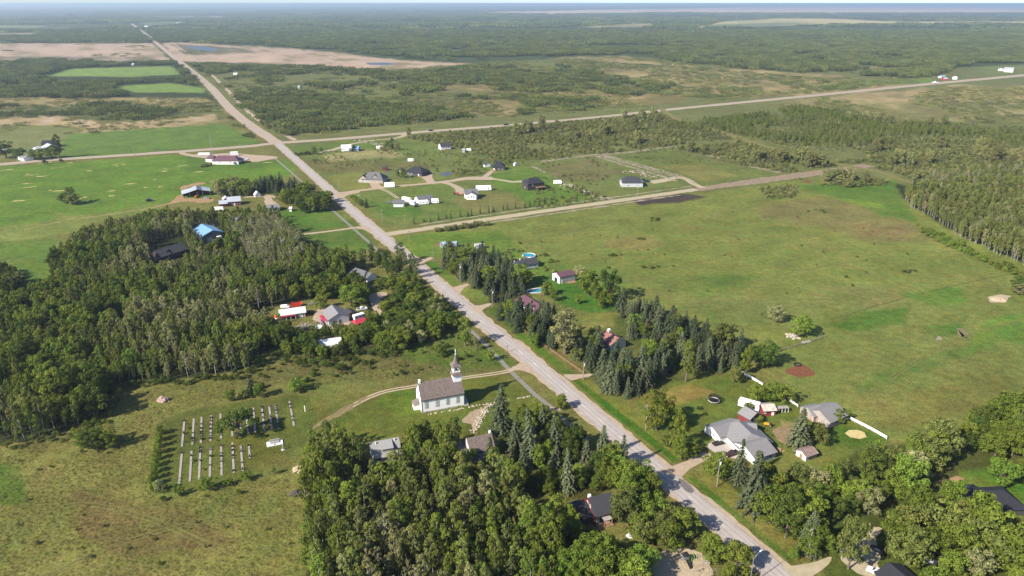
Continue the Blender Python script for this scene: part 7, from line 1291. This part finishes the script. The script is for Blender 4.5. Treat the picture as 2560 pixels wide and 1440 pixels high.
for i, (kd, tn, x, y, h, w, lb, gp) in enumerate(PLANTS):
    nm = NAMES[kd]; v = random.randrange(NV[kd]); cnt[nm] = cnt.get(nm, 0) + 1
    if cnt[nm] > LIM[nm]: rest.append((kd, v, tn, x, y, h, w)); continue
    lf, tk = meshes(kd, v, tn); H0, R0 = H0R[kd]
    o = obj(nm, None, None, (x, y, 0), random.uniform(0, 6.28)); o.scale = (w / 2 / R0, w / 2 / R0, h / H0); o.rotation_euler = (random.gauss(0, .03), random.gauss(0, .03), random.uniform(0, 6.28)); o.empty_display_size = .5; tag(o, which(kd, tn, x, y, h, lb) if gp and 'cemetery hedge' not in gp else lb, 'bush' if nm == 'bush' else 'tree', gp)
    if tk: obj('trunk', tk, o)
    if lf: obj('crown', lf, o)
# things that would share a label are told apart by their order in the picture
ORD += ['fourteenth', 'fifteenth', 'sixteenth', 'seventeenth', 'eighteenth', 'nineteenth', 'twentieth'] + ['twenty-' + q for q in ORD[:9]] + ['thirtieth'] + ['thirty-' + q for q in ORD[:9]]
same = {}
for o in C.objects:
    if o.parent is None and o.get('category') in ('tree', 'bush') and o.get('group'): same.setdefault(o['label'], []).append(o)
for lb, os_ in same.items():
    if 1 < len(os_) <= len(ORD):
        os_.sort(key=lambda o: float(toPX(o.location.x, o.location.y)[0]))
        for k, o in enumerate(os_):
            t = lb + ', ' + ORD[k] + ' from left'
            if len(t.split()) > 16: t = t.replace('slender ', '').replace('bushy ', '').replace('low ', '')
            if len(t.split()) > 16: t = t.replace('just ', '').replace('close ', '').replace('far ', '')
            o['label'] = t
# ---------------------------------------------------------------- masses of growth too many to count: instances on points
PROT = {}
def both(kind, v, tint):
    """one mesh with leaves and trunk, for instancing"""
    k = (kind, v, tint)
    if k not in PROT:
        lv, tr, h, R, bm = raw(kind, v); q = MB(); me = quadmesh('m', lv, LM[tint]) if lv is not None else None
        if tr.v:
            nt = len(tr.v); V = np.concatenate([lv.reshape(-1, 3), np.array(tr.v)]) if lv is not None else np.array(tr.v); n = 0 if lv is None else len(lv)
            F_ = [tuple(range(4 * i, 4 * i + 4)) for i in range(n)] + [tuple(j + 4 * n for j in f) for f in tr.f]
            me = bpy.data.meshes.new('plant'); me.from_pydata(V.tolist(), [], F_); me.materials.append(LM[tint]); me.materials.append(bm)
            me.polygons.foreach_set('material_index', np.array([0] * n + [1] * len(tr.f), dtype=np.int32))
        PROT[k] = bpy.data.objects.new('plant_%s_%s_%d' % (kind, tint, v), me)
    return PROT[k]
def mass(name, label, cat, items):
    """items: (kind, variant, tint, x, y, sx, sz)"""
    keys = sorted({(i[0], i[1], i[2]) for i in items}, key=lambda k: 'plant_%s_%s_%d' % (k[0], k[2], k[1])); ix = {k: n for n, k in enumerate(keys)}
    col = bpy.data.collections.new('plants_' + name)
    for k in keys: col.objects.link(both(*k))
    names = sorted(o.name for o in col.objects); assert names == [both(*k).name for k in keys]
    n = len(items); me = bpy.data.meshes.new(name); me.vertices.add(n)
    me.vertices.foreach_set('co', np.array([(i[3], i[4], 0) for i in items], np.float32).ravel())
    a = me.attributes.new('idx', 'INT', 'POINT'); a.data.foreach_set('value', np.array([ix[i[0], i[1], i[2]] for i in items], np.int32))
    a = me.attributes.new('rot', 'FLOAT_VECTOR', 'POINT'); a.data.foreach_set('vector', np.stack([np.zeros(n), np.zeros(n), RG.uniform(0, 6.28, n)], 1).astype(np.float32).ravel())
    a = me.attributes.new('scl', 'FLOAT_VECTOR', 'POINT'); a.data.foreach_set('vector', np.array([(i[5], i[5], i[6]) for i in items], np.float32).ravel())
    o = obj(name, me); tag(o, label, cat, kind='stuff')
    g = bpy.data.node_groups.new('grow_' + name, 'GeometryNodeTree'); g.interface.new_socket('Geometry', in_out='INPUT', socket_type='NodeSocketGeometry'); g.interface.new_socket('Geometry', in_out='OUTPUT', socket_type='NodeSocketGeometry')
    N = g.nodes; L = g.links; gi = N.new('NodeGroupInput'); go = N.new('NodeGroupOutput'); ci = N.new('GeometryNodeCollectionInfo'); ci.inputs['Collection'].default_value = col; ci.inputs['Separate Children'].default_value = True; ci.inputs['Reset Children'].default_value = True
    ip = N.new('GeometryNodeInstanceOnPoints'); ip.inputs['Pick Instance'].default_value = True
    def att(nm, ty): t = N.new('GeometryNodeInputNamedAttribute'); t.data_type = ty; t.inputs['Name'].default_value = nm; return t.outputs['Attribute']
    L.new(gi.outputs[0], ip.inputs['Points']); L.new(ci.outputs[0], ip.inputs['Instance']); L.new(att('idx', 'INT'), ip.inputs['Instance Index']); L.new(att('rot', 'FLOAT_VECTOR'), ip.inputs['Rotation']); L.new(att('scl', 'FLOAT_VECTOR'), ip.inputs['Scale']); L.new(ip.outputs[0], go.inputs[0])
    o.modifiers.new('grow', 'NODES').node_group = g
    return o
# rest of the near woods
by = {}
for kd, v, tn, x, y, h, w in rest:
    H0, R0 = H0R[kd]; key = 'spruce' if kd == 'spruce' else 'bush' if kd == 'shrub' else ('right' if x > 230 else 'left')
    by.setdefault(key, []).append((kd, v, tn, x, y, w / 2 / R0, h / H0))
for key, (nm, lb, ct) in {'left': ('dense_wood', 'dense mass of leafy trees filling the big wood', 'wood'), 'right': ('aspen_wood', 'mass of white trunked aspens at the right edge', 'wood'), 'spruce': ('spruce_mass', 'inner mass of dark spruces in the belts', 'wood'), 'bush': ('bush_mass', 'mass of small bushes at the wood edges', 'bushes')}.items():
    if key in by: mass(nm, lb, ct, by[key])
def ok_world(X, Y, mg=3): return offroad(X, Y, mg)
def zone(poly, sp, mix, sr, off, thin=None, zs=None, mg=3., fade=None, anis=1.):
    """world scatter of patches inside a photo outline; thin = (scale, threshold) clears gaps"""
    P = GA(poly); X, Y = scatter(P, sp, world=True)
    px, py = toPX(X, Y); k = (px > -260) & (px < 2820); X, Y = X[k], Y[k]
    if thin: n = fbm(X, Y / anis, thin[0], off, 4); k = n > thin[1]; X, Y = X[k], Y[k]
    k = ok_world(X, Y, mg); X, Y = X[k], Y[k]; out = []; tot = sum(m[2] for m in mix); nz = fbm(X, Y, sp * 6, off + 9, 2)
    for x, y, q in zip(X, Y, nz):
        u = (random.random() * .5 + .5 * min(1, max(0, (q - .25) * 2))) * tot
        for kd, tn, w in mix:
            u -= w
            if u <= 0: break
        s = random.uniform(*sr); out.append((kd, random.randrange(NV[kd]), tn, x, y, s, s * (random.uniform(*zs) if zs else random.uniform(.85, 1.15))))
    return out
GW = [('grove', 'far', 4), ('grove', 'fard', 3), ('grove', 'aspen', 1.6), ('grove', 'bluish', 1)]; SW_ = [('scrubpatch', 'willow', 4), ('scrubpatch', 'olive', 2), ('scrubpatch', 'bluish', 2)]
FW = [('forest', 'far', 3), ('forest', 'fard', 3), ('forest', 'bluish', 1.4)]
# forest beyond the marsh and to the horizon
far = zone([(-700, 14), (3300, 14), (3300, 75), (-700, 75)], 145, FW, (.9, 1.3), 101, thin=(900, .44), mg=30)
far += zone([(-500, 75), (3000, 75), (3000, 100), (2300, 108), (-500, 108)], 78, FW, (.5, .8), 103, thin=(420, .43), mg=20)
def clear(items, polys):
    X = np.array([i[3] for i in items]); Y = np.array([i[4] for i in items]); px, py = toPX(X, Y); k = np.ones(len(X), bool)
    for p in polys: k &= ~inpoly(p, px, py)
    return [i for i, q in zip(items, k) if q]
GL = [[(1150, 32), (1380, 26), (1700, 20), (2100, 11), (3300, 5), (3300, 31), (2400, 33), (1900, 33), (1700, 31), (1500, 35), (1380, 35)], [(1735, 70), (1800, 53), (1950, 45), (2060, 45), (2250, 53), (3300, 53), (3300, 61), (2250, 60), (2000, 64), (1850, 69)], [(1440, 68), (1560, 60), (1645, 57), (1640, 67), (1480, 70)], [(-900, 82), (105, 81), (100, 91), (-900, 94)], [(-900, 62), (118, 63), (98, 70), (-900, 71)], [(350, 55), (470, 52), (465, 64), (370, 67)], [(370, 41), (560, 39), (575, 44), (380, 46)]]
mass('distant_forest', 'distant forest fading to blue at the horizon', 'forest', clear(far, GL))
mid = zone([(430, 106), (640, 112), (860, 128), (1010, 148), (1200, 158), (1420, 138), (1600, 138), (1760, 165), (2050, 185), (2300, 195), (2440, 160), (2900, 150), (2900, 76), (-300, 76), (-300, 108)], 21, GW, (.85, 1.15), 111, thin=(130, .41), mg=9)
mid = clear(mid, GL)
mass('far_forest', 'dark green forest beyond the marsh', 'forest', mid)
b = zone([(-260, 150), (150, 152), (300, 160), (440, 158), (520, 225), (540, 245), (380, 242), (200, 244), (-260, 240)], 17, GW, (.7, .95), 121, thin=(80, .36), mg=7)
b = clear(b, [[(100, 205), (160, 172), (440, 162), (470, 200), (330, 205)], [(270, 228), (290, 212), (420, 203), (520, 219), (535, 246), (340, 246)]])
b += zone([(200, 268), (280, 262), (400, 272), (395, 298), (330, 305), (215, 302)], 15, GW, (.5, .7), 123, thin=(60, .40)); b += zone([(-260, 262), (120, 265), (260, 285), (180, 296), (-260, 290)], 15, GW, (.35, .6), 125, thin=(60, .44)); b += zone([(440, 258), (545, 258), (560, 290), (460, 285)], 13, SW_, (.8, 1.1), 127, thin=(50, .45)); b += zone([(555, 275), (575, 290), (650, 350), (625, 345)], 9, GW, (.3, .42), 128, thin=(40, .35))
b += zone([(-260, 108), (380, 110), (430, 150), (-260, 146)], 45, SW_, (.8, 1.8), 129, thin=(220, .60), mg=10)
b += zone([(-260, 245), (500, 246), (545, 262), (540, 300), (440, 320), (200, 335), (-260, 315)], 16, SW_, (.35, .9), 130, thin=(60, .50), mg=6, anis=2.)
b += zone([(430, 112), (700, 125), (1000, 155), (900, 168), (600, 150), (450, 145)], 40, SW_, (.8, 1.8), 132, thin=(160, .58), mg=10, anis=2.)
mass('left_forest', 'belts of trees around the left hay fields', 'forest', b)
c = zone([(470, 158), (700, 166), (960, 178), (980, 185), (1180, 168), (1400, 165), (1560, 200), (1420, 215), (1150, 222), (960, 245), (700, 215), (560, 200), (500, 185)], 17, GW, (.65, .95), 131, thin=(85, .43), mg=8)
c += zone([(560, 215), (700, 225), (900, 250), (960, 262), (1050, 262), (1180, 290), (1040, 308), (880, 325), (735, 340), (690, 335), (640, 300)], 13, GW, (.5, .72), 133, thin=(55, .37), mg=7)
c += zone([(1180, 200), (1350, 208), (1520, 215), (1650, 200), (1690, 222), (1560, 240), (1400, 232), (1250, 228)], 14, GW, (.55, .85), 135, thin=(60, .42), mg=7)
c += zone([(1150, 240), (1300, 238), (1480, 250), (1500, 268), (1420, 282), (1260, 288), (1180, 268)], 13, GW, (.45, .7), 137, thin=(55, .43), mg=7)
c = clear(c, [[(560, 236), (560, 222), (620, 212), (630, 234)], [(700, 215), (705, 197), (860, 187), (940, 192), (930, 204), (800, 216)], [(1050, 255), (1150, 248), (1300, 252), (1290, 292), (1200, 294), (1100, 277)]])
c += zone([(470, 158), (960, 178), (1400, 165), (1560, 200), (1500, 265), (1180, 292), (880, 326), (735, 342), (640, 300), (520, 205)], 15, SW_, (.5, 1.1), 139, thin=(70, .46), mg=7, anis=1.5)
mass('north_forest', 'woods between the north road and the cross road', 'forest', c)
d = zone([(960, 175), (1450, 140), (1800, 150), (2300, 175), (2300, 205), (1800, 250), (1300, 292), (1100, 305), (980, 260)], 17, SW_, (.5, 1.1), 141, thin=(95, .47), mg=7, anis=1.6)
d += zone([(1400, 145), (1700, 165), (2200, 205), (2120, 228), (1800, 245), (1500, 225)], 24, [('scrubpatch', 'fard', 3), ('scrubpatch', 'far', 2), ('scrubpatch', 'willow', 1), ('grove', 'far', .5)], (.8, 1.5), 143, thin=(110, .46), mg=7, anis=2.)
d += zone([(1900, 262), (2150, 235), (2560, 205), (2820, 195), (2820, 320), (2560, 318), (2300, 305), (2050, 290)], 15, SW_, (.5, 1.0), 145, thin=(80, .47), mg=7, anis=1.8)
mass('willow_scrub', 'willow scrub dotting the tan moor along the cross road', 'scrub', d)
e = zone([(1650, 320), (1760, 308), (2000, 275), (2150, 290), (2350, 320), (2560, 338), (2700, 350), (2700, 400), (2560, 382), (2300, 362), (2150, 375), (2000, 372), (1850, 340), (1750, 330)], 9.5, [('aspen', 'mid', 3), ('aspen', 'aspen', 3), ('broad', 'mid', 2), ('broad', 'olive', 1)], (.42, .7), 151, thin=(50, .46))
e += zone([(1660, 318), (1760, 304), (2000, 270), (2150, 288), (2350, 318), (2560, 336), (2700, 350), (2700, 396), (2560, 380), (2300, 358), (2150, 370), (2000, 366), (1850, 338)], 5.2, [('aspen', 'mid', 3), ('aspen', 'aspen', 2), ('broad', 'mid', 1.4), ('broad', 'dark', 1), ('thin', 'pale', .4)], (.38, .68), 152, thin=(40, .455))
e += zone([(1660, 318), (1760, 304), (2000, 270), (2350, 318), (2700, 350), (2700, 396), (2300, 362), (2000, 370), (1850, 340)], 5.4, [('shrub', 'willow', 4), ('shrub', 'olive', 2), ('shrub', 'bluish', 2)], (.7, 1.5), 155, thin=(46, .40))
e += zone([(2270, 462), (2350, 440), (2480, 425), (2700, 415), (2760, 480), (2600, 480), (2420, 472), (2320, 482)], 4.6, [('aspen', 'aspen', 3), ('thin', 'pale', 1.6), ('broad', 'olive', 1), ('thin', 'rust', .4)], (.5, .8), 153, thin=(50, .30))
mass('aspen_belt', 'belt of low aspens between the mown track and the moor', 'wood', e)
SH = [('shrub', 'willow', 4), ('shrub', 'olive', 2), ('shrub', 'bluish', 2), ('broad', 'willow', .7)]
f = zone([(1020, 345), (1100, 335), (1400, 308), (1650, 285), (1750, 312), (1830, 350), (1700, 362), (1560, 378), (1380, 400), (1240, 400), (1180, 378)], 4.6, SH, (.8, 1.5), 161, thin=(46, .33), zs=(.8, 1.3), mg=5)
f += zone([(1690, 372), (1850, 358), (1990, 392), (2120, 418), (1980, 434), (1850, 415), (1780, 395)], 4.4, SH, (.8, 1.5), 163, thin=(40, .36), zs=(.8, 1.3), mg=4)
f += zone([(2090, 405), (2250, 385), (2420, 370), (2700, 395), (2700, 430), (2480, 455), (2330, 470), (2260, 448), (2180, 430)], 4.4, SH, (.8, 1.6), 165, thin=(40, .22), zs=(.8, 1.3), mg=4)
f += zone([(2130, 372), (2300, 360), (2560, 380), (2700, 396), (2700, 420), (2400, 385), (2200, 395)], 4.6, SH, (.8, 1.6), 177, thin=(40, .28), mg=4)
f += zone([(2150, 300), (2400, 310), (2700, 330), (2700, 350), (2400, 335), (2200, 315)], 5.5, SH, (.8, 1.4), 167, thin=(50, .3), mg=4)
f += zone([(1720, 300), (1900, 280), (2000, 262), (2100, 285), (1950, 275), (1800, 310)], 6, SH, (.8, 1.4), 168, thin=(50, .42), mg=4)
f += zone([(1990, 440), (2180, 424), (2240, 440), (2250, 462), (2120, 470), (2020, 462)], 4.2, SH, (.7, 1.3), 169, thin=(36, .45), zs=(.7, 1.1), mg=3); f += zone([(1900, 470), (1990, 462), (2000, 490), (1920, 500)], 4.2, SH, (.7, 1.3), 170, thin=(30, .48), zs=(.7, 1.1))
f += zone([(760, 380), (1000, 372), (1200, 385), (1350, 410), (1250, 420), (1000, 420), (800, 430)], 7, SH, (.4, .9), 171, thin=(40, .49)); f += zone([(1120, 430), (1210, 408), (1215, 430), (1190, 444), (1130, 440)], 4.5, SH, (.6, 1.1), 172, thin=(30, .45)); f += zone([(1330, 405), (1480, 395), (1560, 430), (1480, 470), (1400, 450)], 8, SH, (.4, 1.0), 173, thin=(30, .47))
f += zone([(1330, 440), (1420, 455), (1530, 500), (1480, 510), (1400, 520), (1330, 515)], 5.5, SH, (.6, 1.1), 174, thin=(30, .44)); f += zone([(1560, 380), (1680, 368), (1760, 400), (1700, 420), (1600, 400)], 8, SH, (.4, 1.), 175, thin=(30, .48)); f += zone([(1700, 290), (1660, 318), (1560, 310), (1500, 300)], 5, SH, (.7, 1.2), 176, thin=(40, .4))
mass('willow_thicket', 'grey green willow thickets right of the settlement', 'scrub', f)
# rough grass tufts of the near meadows
g = zone([(-60, 1120), (200, 1085), (300, 990), (420, 962), (620, 935), (560, 1005), (420, 1040), (385, 1100), (370, 1245), (720, 1195), (768, 1240), (760, 1540), (-120, 1540)], 1.35, [('tuft', 'grass', 3), ('tuft', 'tan', .8), ('tuft', 'olive', 2)], (.4, .85), 181, thin=(5, .36), mg=.5, zs=(.35, .65))
g += zone([(560, 960), (660, 890), (780, 872), (1150, 818), (1200, 832), (1280, 912), (1160, 930), (900, 955), (650, 965)], 1.5, [('tuft', 'grass', 3), ('tuft', 'tan', .6), ('tuft', 'olive', 2)], (.5, 1.), 183, thin=(6, .38), mg=.5, zs=(.4, .8))
mass('rough_grass', 'rough tufted grass of the unmown meadows', 'grass', g)
# ---------------------------------------------------------------- haze: the air between
R_ = 46500.
hz = MB().box(-R_, R_, -R_, R_, -1, 151.5).build('haze', bpy.data.materials.new('hazy_air')); tag(hz, kind='stuff')
hm_ = hz.data.materials[0]; hm_.use_nodes = True; t = hm_.node_tree; t.nodes.remove(t.nodes['Principled BSDF'])
pv = t.nodes.new('ShaderNodeVolumePrincipled'); pv.inputs['Color'].default_value = (.72, .87, 1, 1); pv.inputs['Density'].default_value = 8.0e-5; pv.inputs['Anisotropy'].default_value = .35
t.links.new(pv.outputs[0], t.nodes['Material Output'].inputs['Volume'])
print('PLANTS', len(PLANTS), 'rest', len(rest), cnt, 'objects', len(bpy.data.objects))
